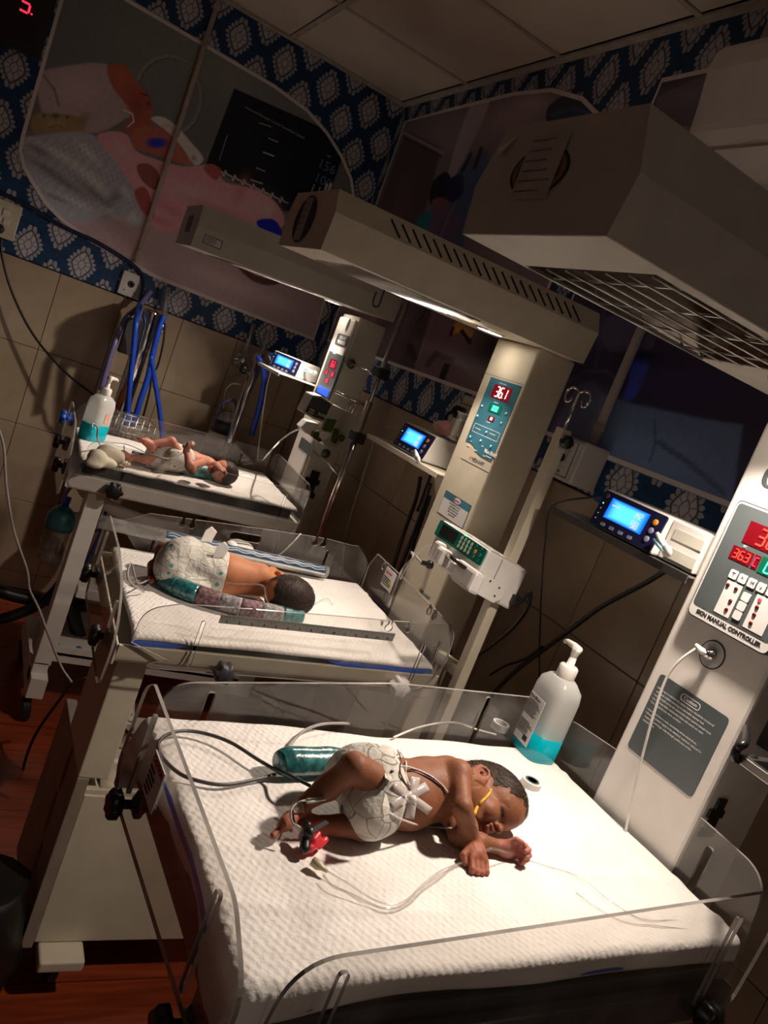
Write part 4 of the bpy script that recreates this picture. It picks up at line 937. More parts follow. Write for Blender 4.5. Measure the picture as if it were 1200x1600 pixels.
# acrylic guards with tubing notches
def notched(poly_top, xs_n): return poly_top
pn = fillet([(-.665, -.062), (.000, -.055), (.028, .02), (.020, .095), (-.02, .108)], [.01, .05, .05, .05, .02], 6)
pn += keynotch(-.100, .104)[::-1]+keynotch(-.148, .101)[::-1]+[(-.30, .095)]+keynotch(-.455, .088)[::-1]+keynotch(-.492, .086)[::-1]+fillet([(-.60, .080), (-.665, .060), (-.668, -.01)], [0, .05, 0], 6)
g1_ = acrylic(w2, t2, pn, (0, -.268, 0), A_, D_, (0, -1, 0), [slot(-.545, -.05, .05, .004), slot(-.045, -.04, .055, .004)], 'near_guard')
starknob(g1_, w2.bed((-.475, -.272, -.050)), -w2.V, .021, m='darkgrey', d=.03); starknob(g1_, w2.bed((-.075, -.272, -.045)), -w2.V, .021, m='offwhite', d=.03)
pf = fillet([(-.665, -.05), (.02, -.05), (.028, .06), (-.02, .105)], [.01, .05, .05, .03], 6)+keynotch(-.125, .108)[::-1]+keynotch(-.150, .108)[::-1]+[(-.3, .105)]+keynotch(-.49, .098)[::-1]+keynotch(-.515, .097)[::-1]+fillet([(-.60, .094), (-.665, .06)], [0, .04], 6)
hand = rrect(-.385, .062, -.300, .084, .010)
g2_ = acrylic(w2, t2, pf, (0, .262, 0), A_, D_, (0, 1, 0), [hand, slot(-.105, -.03, .075, .004), slot(-.57, -.03, .06, .004)], 'far_guard')
ph = [(-.262, -.055), (.255, -.055)]+fillet([(.262, .05), (.235, .098)], [.03, .04], 6)+keynotch(.175, .098)[::-1]+keynotch(.148, .098)[::-1]+[(.0, .098)]+keynotch(-.120, .096)[::-1]+keynotch(-.150, .095)[::-1]+fillet([(-.225, .090), (-.262, .04)], [.03, .04], 6)
g3_ = acrylic(w2, t2, ph, (.028, 0, 0), B_, D_, (1, 0, 0), [slot(-.215, -.03, .045, .004)], 'head_guard')
mb = MB(w2.bed); mb.box((.0255, .085, .040), (.0275, .150, .092)); stk = obj('warning_sticker', mb, 'label', g3_)
textlines(stk, w2.bed((.0250, .146, .070)), -w2.V, D_, .056, .024, 4, 'ink', .5, 'printed_lines', 3)
text('lettering', 'CAUTION', .0085, w2.bed((.0250, .145, .081)), -w2.V, D_, 'redink', stk)
mb = MB(w2.bed); mb.prism([(.090, .050), (.108, .050), (.099, .068)], (.0246, 0, 0), B_, D_, (.0006, 0, 0)); obj('yellow_triangle', mb, mat('warning_yellow', (.7, .45, .02), .5), stk)
pl = fillet([(-.255, -.12), (.20, -.12), (.262, -.03), (.255, .085), (-.02, .085), (-.18, .060), (-.272, -.01)], [.03, .03, .05, .05, .2, .2, .08], 7)
g4_ = acrylic(w2, t2, pl, (-.694, 0, 0), B_, D_, (-1, 0, 0), [slot(.185, -.05, .055, .0045), slot(-.170, -.07, .03, .0045)], 'foot_guard')
for v_ in (.190, -.150):
    starknob(g4_, w2.bed((-.705, v_, -.060)), -w2.U, .020, d=.018); starknob(g4_, w2.bed((-.688, v_, -.060)), w2.U, .018, d=.016)
# column
mb = MB(w2.fn); mb.box((c2, -.099, .12), (c2+.11, .099, 1.690)); obj('column', mb, 'cream', t2, bevel=.005)
R2 = -w2.V; N2 = -w2.U
pts2 = [w2.col(*q_, c2) for q_ in ((767.5, 589), (815.6, 603.8), (768, 721.5), (728, 689))]
vl2 = (pts2[0][0]+pts2[3][0])/2; vr2 = (pts2[1][0]+pts2[2][0])/2; wt2 = (pts2[0][1]+pts2[1][1])/2; wb2 = pts2[2][1]; wbl = pts2[3][1]
wd = vl2-vr2
outl = [(vr2, wt2), (vl2, wt2), (vl2, wbl)]+[(vl2-wd*a_, wbl+(wb2-wbl)*b_) for a_, b_ in ((.15, -.10), (.30, .10), (.42, .45), (.52, .80), (.70, .98), (.85, 1.0))]+[(vr2, wb2)]
mb = MB(); mb.prism(outl, w2.p(c2, 0, 0), w2.V, D_, N2*.001); pnl = obj('control_panel', mb, 'bluepanel', t2)
ff = lambda a_, b_: (vl2-wd*a_, wt2+(wbl-wt2)*b_)
def r2(a0, b0, a1, b1): x0, y0 = ff(a0, b0); x1, y1 = ff(a1, b1); return (x1, y1, x0, y0)
led(pnl, w2, c2, r2(.22, .075, .80, .27), '36.1', 'ledwhite', 'ledredbg', 'main_display', .0011, .72)
led(pnl, w2, c2, r2(.30, .35, .72, .47), '000', 'ledgreen', 'ledgreenbg', 'power_display', .0011, .6)
led(pnl, w2, c2, r2(.42, .525, .62, .595), '00', 'ledwhite', 'ledredbg', 'set_display', .0011, .6)
rr = r2(.08, .70, .94, .83); i_ = .0012
mb = MB(); mb.prism(rrect(*rr, .003), w2.p(c2-.001, 0, 0), w2.V, D_, N2*.0003, [rrect(rr[0]+i_, rr[1]+i_, rr[2]-i_, rr[3]-i_, .002)]); obj('white_frame', mb, 'whiteink', pnl)
M['paleblue'] = mat('pale_blue_print', (.35, .62, .78), .4)
for a_, b_ in ((.08, .44), (.88, .42), (.06, .60), (.85, .57), (.10, .92), (.46, .91), (.82, .92), (.53, .765)): x0, y0 = ff(a_, b_); dot(pnl, w2, c2, x0, y0, .0040, 'paleblue', .001, 'touch_key')
for a_, b_, l_ in ((.33, .045, .034), (.40, .325, .02), (.40, .62, .02), (.10, 1.04, .014), (.38, 1.06, .014), (.70, 1.08, .012), (.14, .765, .028), (.62, .755, .030), (.16, .97, .008), (.55, .965, .010)):
    x0, y0 = ff(a_, b_); mb = MB(); mb.obox(w2.p(c2-.0012, x0-l_/2, y0), w2.V*l_/2, D_*.0009, N2*.0002); obj('printed_line', mb, 'whiteink', pnl)
x0, y0 = ff(.55, 1.20); text('lettering', 'Neo Shield', .0135, w2.p(c2-.0012, vr2+.046, wb2+.017), R2, D_, 'whiteink', pnl, fat=.0004)
mb = MB(); mb.obox(w2.p(c2-.0012, vr2+.018, wb2+.007), w2.V*.014, D_*.0012, N2*.0002); obj('printed_line', mb, 'whiteink', pnl)
lv, lw = w2.col(737, 716, c2); text('lettering', 'MEDNAKIT', .0125, w2.p(c2-.0004, lv-.002, lw), R2, D_, 'greyink', t2)
mb = MB(); mb.ball(w2.p(c2-.0004, lv+.006, lw+.003), (.001, .0035, .006), 8); obj('logo_mark', mb, 'orange', t2)
for (a_, b_) in (((753, 583), (819, 600)), ((720, 717), (764, 737))):
    p0 = w2.col(*a_, c2); p1 = w2.col(*b_, c2); mb = MB(); mb.obox(w2.p(c2-.0002, (p0[0]+p1[0])/2, (p0[1]+p1[1])/2), w2.V*(p0[0]-p1[0])/2, D_*.0006, N2*.0003); obj('seam_line', mb, 'greyink', t2)
LP = [w2.col(*q_, c2) for q_ in ((697, 767), (739, 790), (724, 819), (682, 803))]
lx0, lx1 = (LP[1][0]+LP[2][0])/2, (LP[0][0]+LP[3][0])/2; ly1 = (LP[0][1]+LP[1][1])/2; ly0 = (LP[2][1]+LP[3][1])/2-.004
lb = rwin(t2, w2, c2, (lx0, ly0, lx1, ly1), 'ink', 'caution_label', 0, .0005); rwin(lb, w2, c2, (lx0+.002, ly0+.002, lx1-.002, ly1-.002), 'label', 'label_field', .0005, .0008)
rwin(lb, w2, c2, (lx0+.001, ly1-.018, lx1-.001, ly1-.001), 'bluepanel', 'label_band', .0008, .0010)
mb = MB(); mb.lathe([(.0115, 0), (.0115, .0004)], w2.p(c2-.001, (lx0+lx1)/2-.002, ly1-.0095), 24, N2, xdir=-w2.V, sx=1.5, sy=.62); ov = obj('white_oval', mb, 'whiteink', lb); text('lettering', 'CAUTION', .0065, w2.p(c2-.0016, (lx0+lx1)/2, ly1-.0095), R2, D_, 'redink', lb, align='CENTER')
for i, s_ in enumerate(('DO NOT LEAVE THE BABY', 'UNATTENDED IN THE', 'MANUAL MODE AT ANY', 'TIME. MONITOR BABY', 'TEMPERATURE')): text('lettering', s_, .0050, w2.p(c2-.0010, (lx0+lx1)/2, ly1-.0235-.0066*i), R2, D_, 'ink', lb, .0001, 'CENTER')
kv, kw = w2.col(674, 883, c2)
mb = MB(); mb.lathe([(.011, 0), (.011, .010), (.007, .011), (.006, .030)], w2.p(c2, kv, kw), 18, N2); obj('sensor_socket', mb, 'black', t2, True)
lv, lw = w2.col(659, 925, c2); text('lettering', 'MEDNAKIT', .0125, w2.p(c2-.0004, lv+.014, lw), R2, D_, 'greyink', t2, fat=.0003); mb = MB(); mb.ball(w2.p(c2-.0004, lv+.019, lw+.003), (.001, .003, .0055), 8); obj('logo_mark', mb, 'orange', t2)
hs2 = [(-.410+.0252*i) for i in range(20)]
hf2 = hood(w2, t2, .177, .011, .020, .321, .341, .290, .075, .045, -.541, .141, 'cream', (-.46, -.13, -.125, .125), slots=(hs2, 1, .006, .034), lamp=(-.022, .012), rods=8, power=1.12)
eP = hf2((-.5415, .02, .060)); EX = hf2((-.5415, -.1, .06))-hf2((-.5415, .1, .06)); EX /= np.linalg.norm(EX)
mb = MB(); mb.lathe([(.060, 0), (.060, .0006), (.055, .0006), (.055, 0)], eP-w2.U*.0005, 40, -w2.U, xdir=EX, sx=1.15, sy=.85); cr_ = obj('round_crest', mb, 'ink', t2)
mb = MB(); mb.lathe([(.048, 0), (.048, .0005), (.001, .0005)], eP-w2.U*.0005, 40, -w2.U, xdir=EX, sx=1.15, sy=.85); obj('crest_field', mb, 'ink', cr_)
mb = MB(); mb.obox(eP-w2.U*.0016+EX*-.004, EX*.026, D_*.046, w2.U*.0003); pp_ = obj('taped_paper', mb, mat('dim_grey_paper', (.36, .33, .30), .6), t2)
for i in range(5): textlines(pp_, eP-w2.U*.0019-EX*.028+D_*(.036-.014*i), EX, D_, .044, .006, 1, 'greyink', .35, 'handwriting', i+9)
for dv in (.02, -.006):
    mb = MB(); a_ = hf2((-.52, dv, .118)); mb.tube([a_, a_+D_*.026, a_+D_*.026+w2.V*.005], .003, 8); obj('hanging_bolt', mb, 'whiteink', t2, True)
shelf(w2, t2, 1.12, 1.26, 1.775, 2.235, CAMZ-.198, .013, 'cream')
# square drip pole beside the column, with hooked rod
dp = 1.100; mb = MB(); mb.box((dp-.003, 1.340, .72), (dp+.023, 1.366, 1.532)); obj('drip_pole', mb, 'cream', t2, bevel=.003)
mb = MB(); mb.tube([(dp+.01, 1.353, 1.53), (dp+.01, 1.353, 1.612)], .0035, 10); obj('hook_rod', mb, 'chrome', t2, True)
hb = np.array([dp+.010, 1.353, 1.612])
for sgn in (1, -1):
    e_ = B_*sgn*.8+A_*(-.45*sgn); e_ = e_/np.linalg.norm(e_); pts = [hb+(q_a*e_*.55+D_*q_b*.62) for q_a, q_b in ((0, .002), (.012, .010), (.030, .012), (.044, .004), (.050, -.018), (.040, -.038), (.026, -.036), (.021, -.022))]
    mb = MB(); mb.tube(spline(pts, 6), .0026, 8); obj('hook', mb, 'chrome', t2, True)
mb = MB(); mb.lathe([(.012, 0), (.014, .004), (.014, .016), (.010, .020)], (dp+.01, 1.340, 1.508), 14, (0, -1, 0)); obj('clamp_knob', mb, 'black', t2, True)
a_ = np.array([dp+.01, 1.353, .95]); b_ = w2.p(c2+.05, -.095, .90)
mb = MB(); mb.obox((a_+b_)/2-D_*.0, (a_-b_)/2, D_*.014, A_*.014); obj('pole_arm', mb, 'cream', t2, bevel=.002)
mb = MB(); mb.obox((b_+w2.p(c2+.05, -.112, .55))/2, D_*.18, w2.V*.014, w2.U*.014); obj('lower_post', mb, 'cream', t2, bevel=.002)

# ---------------------------------------------------------------- W3: farthest warmer
w3 = Fr(1.135, 2.81, -.042, -.578, .72, .50, .045)
t3 = thing('infant_warmer', 'farthest infant warmer, white column with red digits, by the left wall', 'infant warmer', w3.p(-.3, 0, 0), 'infant warmers in a row')
c3 = .043
mb = MB(w3.bed); mb.box((-.755, -.262, -.095), (.025, .262, -.045)); obj('bed_tray', mb, 'white', t3, bevel=.004)
mb = MB(w3.bed); mb.box((-.70, -.15, -.125), (.02, .15, -.095)); obj('support_beam', mb, 'white', t3, bevel=.003)
PX3 = .448
mb = MB(); mb.box((PX3, 2.60, .20), (PX3+.055, 2.66, .835)); obj('foot_post', mb, 'white', t3, bevel=.003)
mb = MB(); mb.box((PX3+.0, 2.56, .095), (PX3+.055, 3.06, .17)); obj('base_beam', mb, 'white', t3, bevel=.003)
mb = MB(); mb.box((PX3+.0, 2.60, .13), (PX3+.05, 2.66, .21)); obj('post_foot', mb, 'white', t3, bevel=.003)
mb = MB(); mb.box((PX3+.03, 2.68, .205), (PX3+.75, 2.94, .215)); mb.box((PX3+.03, 2.68, .180), (PX3+.75, 2.685, .24)); mb.box((PX3+.03, 2.935, .18), (PX3+.75, 2.94, .27)); obj('lower_tray', mb, 'white', t3)
mb = MB(); mb.box((PX3+.07, 2.64, .44), (PX3+.40, 2.90, .475)); obj('drawer', mb, 'white', t3, bevel=.003)
for y_ in (2.60, 3.02):
    mb = MB(); mb.lathe([(.034, -.014), (.042, -.010), (.042, .010), (.034, .014)], (PX3+.02, y_, .042), 20, (1, 0, .2)); mb.box((PX3+.01, y_-.01, .06), (PX3+.03, y_+.01, .10)); obj('castor', mb, 'black', t3)
for (x_, c_) in ((PX3+.075, 'orange'), (PX3+.15, 'bluefilm')):
    mb = MB(); mb.ball((x_, 2.72, .222), (.012, .010, .010), 8); obj('valve_cap', mb, c_, t3, True)
mb = MB(w3.bed); pts = spline([(-.70, -.05, -.10), (-.66, -.08, -.15), (-.56, -.10, -.18), (-.44, -.10, -.20), (-.30, -.10, -.205)], 6); mb.tube(pts, .022, 14); obj('curved_handle', mb, 'white', t3, True)
pn = fillet([(-.745, -.085), (.01, -.085), (.022, .070), (-.72, .075)], [.02, .03, .03, .04], 6)
g = acrylic(w3, t3, pn, (0, -.268, 0), A_, D_, (0, -1, 0), [slot(-.60, -.06, .05, .004), slot(-.06, -.06, .05, .004)], 'near_guard')
starknob(g, w3.bed((-.612, -.276, -.068)), -w3.V, .026, d=.026)
pf = fillet([(-.745, -.075), (.01, -.075), (.022, .098), (-.735, .095)], [.02, .03, .04, .04], 6)
g = acrylic(w3, t3, pf, (0, .262, 0), A_, D_, (0, 1, 0), [slot(-.10, -.05, .055, .0045)], 'far_guard')
ph = fillet([(-.26, -.075), (.26, -.075), (.26, .10), (-.26, .09)], [.02, .02, .05, .06], 6)
g = acrylic(w3, t3, ph, (.026, 0, 0), B_, D_, (1, 0, 0), [slot(-.19, -.04, .05, .0045)], 'head_guard')
pl = fillet([(-.26, -.13), (.24, -.13), (.26, .095), (-.12, .085), (-.27, .02)], [.03, .03, .05, .1, .08], 6)
g = acrylic(w3, t3, pl, (-.762, 0, 0), B_, D_, (-1, 0, 0), [slot(.15, -.05, .055, .0045), slot(-.16, -.08, .04, .0045)], 'foot_guard')
for v_, w_ in ((.14, -.045), (-.10, -.070)): starknob(g, w3.bed((-.772, v_, w_)), -w3.U, .024, d=.022); starknob(g, w3.bed((-.757, v_, w_)), w3.U, .020, d=.016)
starknob(g, w3.bed((-.772, .22, .03)), -w3.U, .024, d=.02, m='bluefilm')
mb = MB(w3.fn); mb.box((c3, -.085, .12), (c3+.11, .098, 1.655)); obj('column', mb, 'hoodgrey', t3, bevel=.006)
mb = MB(w3.fn); mb.box((c3-.012, -.080, .14), (c3, .093, 1.640)); obj('front_cover', mb, 'white', t3, bevel=.006)
c3f = c3-.012; R3 = -w3.V; N3 = -w3.U
def r3(tl, tr, br, bl):
    q_ = [w3.col(*k, c3f) for k in (tl, tr, br, bl)]; return ((q_[1][0]+q_[2][0])/2, (q_[2][1]+q_[3][1])/2, (q_[0][0]+q_[3][0])/2, (q_[0][1]+q_[1][1])/2)
ov = w3.col(544, 508, c3f); mb = MB(); mb.lathe([(.017, 0), (.017, .0006), (.001, .0006)], w3.p(c3f, *ov), 24, N3, xdir=w3.V, sx=.8, sy=1.5); obj('oval_logo', mb, 'panelgrey', t3)
a_ = r3((528, 519), (547, 527), (541, 545), (524, 537)); npl = rwin(t3, w3, c3f, a_, 'panelgrey', 'name_plate', 0, .001, .014)
for s_, k in (('INFANT', .70), ('WARMER', .30)): text('lettering', s_, .020, w3.p(c3f-.0012, (a_[0]+a_[2])/2, a_[1]+(a_[3]-a_[1])*k), R3, D_, 'whiteink', npl, align='CENTER', fat=.0006)
a_ = r3((516, 549), (541, 557), (513, 626), (495, 615)); cpn = rwin(t3, w3, c3f, a_, 'panelgrey', 'control_panel', 0, .006, .008)
for (q_, s_) in ((((519, 561), (531, 565), (525, 579), (515, 575)), '36.3'), (((511, 577), (517, 579), (514, 588), (508, 585)), '36'), (((520, 580), (527, 583), (523, 592), (517, 589)), '00'), (((512, 590), (518, 592), (514, 602), (508, 598)), '00')):
    b_ = r3(*q_); led(cpn, w3, c3f, b_, s_, 'ledpink', 'ledredbg', 'red_display', .0062, .6)
b_ = r3((501, 603), (518, 610), (513, 621), (497, 613)); rwin(cpn, w3, c3f, b_, 'ledblue', 'blue_display', .0062, .0070)
b_ = w3.col(525, 553, c3f); text('lettering', 'WARMER', .008, w3.p(c3f-.0062, b_[0]+.02, b_[1]), R3, D_, 'whiteink', cpn)
b_ = r3((471, 684), (494, 697), (485, 713), (466, 699)); rwin(t3, w3, c3f, b_, 'panelgrey', 'lower_plate', 0, .0008, .006)
blackcluster(w3, t3, c3, c3+.045, on_y(489, 755, w3.Y-.09)[2], 1.55, .085)
for (px_, py_) in ((549, 569), (509, 709)):
    q_ = on_y(px_, py_, w3.Y-.095); mb = MB(); mb.lathe([(.016, 0), (.018, .006), (.012, .010), (.010, .022)], (q_[0]-0, w3.Y-.088-.02*0, q_[2]), 16, (0, -1, 0)); obj('pole_clamp', mb, 'darkgrey', t3, True)
hf3 = hood(w3, t3, .156, .035, .023, .343, .351, .319, .067, .065, -.604, .132, 'hoodgrey', (-.50, -.16, -.13, .13), lamp=(-.030, .04), rods=7, power=1.2)
q_ = hf3((-.6046, 0, .07)); mb = MB(); mb.obox(q_, w3.V*.045, D_*.028, w3.U*.001); pt_ = obj('end_plate', mb, 'darkgrey', t3); text('lettering', 'WARMER', .020, q_-w3.U*.0012+w3.V*.04, R3, D_, 'greyink', pt_)
q_ = hf3((-.545, -.1735, .036)); mb = MB(); mb.obox(q_, w3.U*.030, D_*.014, w3.V*.001); pt_ = obj('rating_sticker', mb, 'panelgrey', t3); mb = MB(); mb.obox(q_-w3.V*.0012, w3.U*.027, D_*.011, w3.V*.0004); obj('sticker_field', mb, 'paper', pt_)
textlines(pt_, q_-w3.V*.0018-w3.U*.024+D_*.009, w3.U, D_, .046, .018, 3, 'ink', .45, seed=5)
M['smallshelf'] = M['offwhite']
shelf(w3, t3, 1.02, 1.20, 2.905, 3.19, CAMZ-.150, .012, 'offwhite', False)
# ================================================================ mattresses and pads
def wob(x, y, seed, n=14, k0=8, k1=40):
    r = np.random.default_rng(seed); o = 0
    for i in range(n):
        k = k0*(k1/k0)**(i/n); a = r.uniform(0, 2*math.pi); o = o+np.sin(x*k*math.cos(a)*2.2+y*k*math.sin(a)*2.2+r.uniform(0, 6.28))/(1+i*.35)
    return o/3.0
def padmat():
    m, nt, b = newmat('quilted_white_pad')
    tc = nt.nodes.new('ShaderNodeTexCoord'); sp = nt.nodes.new('ShaderNodeSeparateXYZ'); nt.links.new(tc.outputs['Object'], sp.inputs[0])
    x, y = X(sp.outputs[0]), X(sp.outputs[1]); k = math.pi*2/.011
    q = ((x*k+y*k*.6).cos()+(x*k-y*k*.6).cos())*.25
    n1 = X(noise(nt, 90, 4).outputs['Fac']); n2 = X(noise(nt, 14, 4).outputs['Fac'])
    nt.links.new(mixc(n2.step(.35, .7), (.78, .745, .72), (.84, .81, .785)), b.inputs['Base Color'])
    b.inputs['Roughness'].default_value = .85; b.inputs['Specular IOR Level'].default_value = .2
    h = q*.35+n1*1.3+n2*1.2; bump(nt, b, h.v, .7, .0026); return m
M['pad'] = padmat()
def mattress(fr, u0, u1, hw, label, th=.045):
    mb = MB(fr.bed); mb.box((u0, -hw, -.050), (u1, hw, -.007)); o = obj('mattress', mb, 'matblack', bevel=.010, seg=3, label=label, cat='mattress', group='warmer mattresses')
    if th: 
        pass
    return o
def pad(fr, u0, u1, v0, v1, ov, label, seed, amp=.004, nu=110, nv=80, film=None):
    """white pad laid over the mattress; ov = overhang lengths (foot, head, near, far)"""
    def sheet(o4, dz, amp_, jag):
        S, T = np.meshgrid(np.linspace(u0-o4[0], u1+o4[1], nu), np.linspace(v0-o4[2], v1+o4[3], nv), indexing='ij')
        j = jag*wob(S*1., T*1., seed+5, 8, 6, 22)
        def fold(x, a, b):
            lo = np.maximum(a-x, 0); hi = np.maximum(x-b, 0); r = .012
            def arc(e): th = np.minimum(e/r, math.pi/2); return r*np.sin(th), r*(1-np.cos(th))+np.maximum(e-r*math.pi/2, 0)
            lx, lz = arc(lo); hx, hz = arc(hi); return np.clip(x, a, b)-lx+hx, lz+hz
        U_, zu = fold(S, u0, u1); V_, zv = fold(T, v0, v1); drop = zu+zv
        w_ = wob(S, T, seed)*amp_; w_ = w_-w_.min()
        for i in range(5):      # soft creases
            r = np.random.default_rng(seed*7+i); a = r.uniform(-.6, .6); c = r.uniform(v0, v1); d = (T-c-(S-u0)*math.tan(a)*.5); w_ = w_+amp_*1.1*np.exp(-(d/.010)**2)*(.5+.5*np.sin(S*9+i))
        drop = drop*(1+.0*j)
        U_ = U_+np.where(zu > .002, j*np.minimum(zu, .05)*.35*np.sign(S-(u0+u1)/2), 0); V_ = V_+np.where(zv > .002, (j*.35+.06)*np.minimum(zv, .06)*np.sign(T), 0)
        if dz < -.004:
            g = np.clip(.45+1.2*np.sin((S-u0)*11+1.9), 0, 1); V_ = np.where(zv > 0, V_*g+np.clip(T, v0, v1)*(1-g), V_); drop = zu+zv*g
        Z_ = dz+w_-drop*(1+.10*j)
        return np.stack([U_, V_, Z_], -1)
    P = sheet(ov, -.002, amp, 1.0); mb = MB(fr.bed); mb.grid(P); o = obj('bed_pad', mb, 'pad', smooth=True, label=label, cat='bed pad', group='white bed pads')
    o.modifiers.new('thickness', 'SOLIDIFY').thickness = .0022
    if film:
        P = sheet(film, -.0065, amp*.3, 1.3); mb = MB(fr.bed); mb.grid(P); obj('blue_backing_film', mb, 'bluefilm', o, smooth=True)
    return o
mattress(w1, -.742, -.002, .226, 'black mattress under the white pad on the nearest warmer', .05)
pad(w1, -.745, .002, -.226, .232, (.060, .006, .040, .006), 'white quilted pad under the nearest baby', 3, .0030, 150, 110, film=(.030, .004, .029, .004))
mattress(w2, -.640, -.004, .236, 'black mattress under the white pad on the middle warmer')
pad(w2, -.655, .0, -.250, .238, (.016, .012, .016, .010), 'white pad with blue edges under the middle baby', 11, .0034, film=(.010, .016, .024, .004))
mattress(w3, -.715, -.004, .236, 'black mattress under the white pad on the farthest warmer')
pad(w3, -.718, .0, -.238, .238, (.014, .008, .016, .008), 'white pad with dark edge under the farthest baby', 23, .003)
ZB = w1.zb
def bz(px, py, h=0.003): return on_z(px, py, ZB+.003+h)
def bed2(px, py, h=0.003):          # onto the tilted middle mattress
    P = on_z(px, py, w2.zb+h)
    for _ in range(8): u = (P-w2.O)@w2.U; P = on_z(px, py, w2.zb+h+(u+w2.L/2)*math.tan(w2.bp)+.003)
    return P
def bed3(px, py, h=0.003):
    P = on_z(px, py, w3.zb+h)
    for _ in range(8): u = (P-w3.O)@w3.U; P = on_z(px, py, w3.zb+h+(u+w3.L/2)*math.tan(w3.bp)+.003)
    return P

# ================================================================ pump bottles
M['liquid'] = mat('cyan_hand_rub', (.0, .36, .46), .15, spec=.6, var=.05, sub=0)
def bottlemat():
    m, nt, b = newmat('milky_bottle_plastic'); out = nt.nodes['Material Output']
    b.inputs['Base Color'].default_value = (.80, .80, .78, 1); b.inputs['Roughness'].default_value = .22
    tr = nt.nodes.new('ShaderNodeBsdfTransparent'); tl = nt.nodes.new('ShaderNodeBsdfTranslucent'); tl.inputs[0].default_value = (.85, .85, .83, 1)
    n = noise(nt, 30); a = nt.nodes.new('ShaderNodeMixShader'); a.inputs[0].default_value = .30; nt.links.new(b.outputs[0], a.inputs[1]); nt.links.new(tl.outputs[0], a.inputs[2])
    c = nt.nodes.new('ShaderNodeMixShader'); k = X(n.outputs[0])*.06+.33; nt.links.new(k.v, c.inputs[0]); nt.links.new(a.outputs[0], c.inputs[1]); nt.links.new(tr.outputs[0], c.inputs[2]); nt.links.new(c.outputs[0], out.inputs[0]); return m
M['bottle'] = bottlemat()
def ss(a, n=20, e=3.6): return [(a[0]*np.sign(math.cos(t))*abs(math.cos(t))**(2/e), a[1]*np.sign(math.sin(t))*abs(math.sin(t))**(2/e)) for t in [2*math.pi*(i+.5)/n for i in range(n)]]
def pump_bottle(P, xd, s, label, level, group=None, labelface=-1):
    xd = np.array([*xd, 0.]); xd /= np.linalg.norm(xd); yd = np.cross(D_, xd); P = np.array(P)
    t = thing('pump_bottle', label, 'bottle', P, group)
    def stack(levels, ex=3.6, n=28):
        mb = MB(); vs = []; fs = []
        for z, a, b in levels:
            for (x, y) in ss((a, b), n, ex): vs.append(P+xd*x*s+yd*y*s+D_*z*s)
        for i in range(len(levels)-1):
            for k in range(n): a = i*n+k; b = i*n+(k+1) % n; fs.append((a, b, b+n, a+n))
        fs += [tuple(range(n-1, -1, -1)), tuple((len(levels)-1)*n+k for k in range(n))]; mb.add(vs, fs); return mb
    W_, D2 = .041, .029
    obj('bottle_body', stack([(0, W_*.93, D2*.93), (.004, W_, D2), (.118, W_, D2), (.134, W_*.93, D2*.92), (.146, W_*.62, D2*.62), (.149, .017, .015)]), 'bottle', t, True)
    obj('blue_liquid', stack([(.0003, W_*.94, D2*.94), (.004, W_*1.006, D2*1.008), (level, W_*1.006, D2*1.008)]), 'liquid', t, True)
    mb = MB(lambda q: P+xd*q[0]*s+yd*q[1]*s+D_*q[2]*s)
    mb.lathe([(.0155, .148), (.0165, .150), (.0165, .168), (.014, .171), (.007, .172), (.006, .186), (.005, .187)], (0, 0, 0), 24); obj('pump_collar', mb, 'offwhite', t, True)
    mb = MB(lambda q: P+xd*q[0]*s+yd*q[1]*s+D_*q[2]*s)
    mb.tube([(0, 0, .186), (0, 0, .198), (0, 0, .203)], [.0055, .0075, .009], 14); mb.tube([(.006, 0, .2015), (-.010, 0, .2035), (-.030, 0, .2025), (-.037, 0, .199)], [.0075, .0062, .0045, .0038], 10); obj('pump_head', mb, 'offwhite', t, True)
    return t, xd, yd
cB = bz(820, 1178); cB = np.array([1.074, 1.034, ZB+.004])
tb, xd, yd = pump_bottle(cB, (-.10, -1.0), 1.08, 'pump bottle of blue hand rub in the corner of the nearest warmer', .048, 'hand rub pump bottles')
# its printed label, on the face towards the bed
f0 = cB+yd*-.0315*1.08; nrm = -yd
if nrm[0] > 0: f0 = cB+yd*.0315*1.08; nrm = yd
mb = MB(); mb.obox(f0+nrm*.0006+D_*.066+xd*-.002, xd*.024, D_*.046, nrm*.0004); lb = obj('printed_label', mb, 'label', tb)
ax = np.cross(D_, nrm)
o_ = f0+nrm*.0011+D_*.110-xd*.002
text('lettering', 'Sterillium', .0085, o_-ax*.022-D_*.004, ax, D_, 'ink', lb); textlines(lb, o_-ax*.022-D_*.010, ax, D_, .044, .030, 10, 'ink', .5, seed=2)
textlines(lb, o_-ax*.022-D_*.050, ax, D_, .044, .026, 8, 'ink', .5, seed=8)
mb = MB()
for i in range(9): mb.obox(o_+ax*.010-D_*(.074+.0012*i), ax*.007, D_*.0004*(1+i % 2), nrm*.0002)
obj('bar_code', mb, 'ink', lb, kind='stuff')
c3b = bed3(140, 688); c3b = np.array([.455, 3.055, w3.zb-.012])
t_, xd3, yd3 = pump_bottle(on_z(141, 689, w3.zb-.02), (-.8, -.75), 1.15, 'pump bottle of blue hand rub on the farthest warmer by the wire basket', .058, 'hand rub pump bottles')
Pb = WORLD0[t_.name]
for sg in (-1, 1):
    n_ = yd3*sg
    if n_@(CO-Pb) > 0:
        mb = MB(); mb.obox(Pb+n_*.0345+D_*.095+xd3*-.006, xd3*.011, D_*.016, n_*.0005); obj('printed_label', mb, mat('orange_pink_label', (.65, .35, .22), .5), t_)
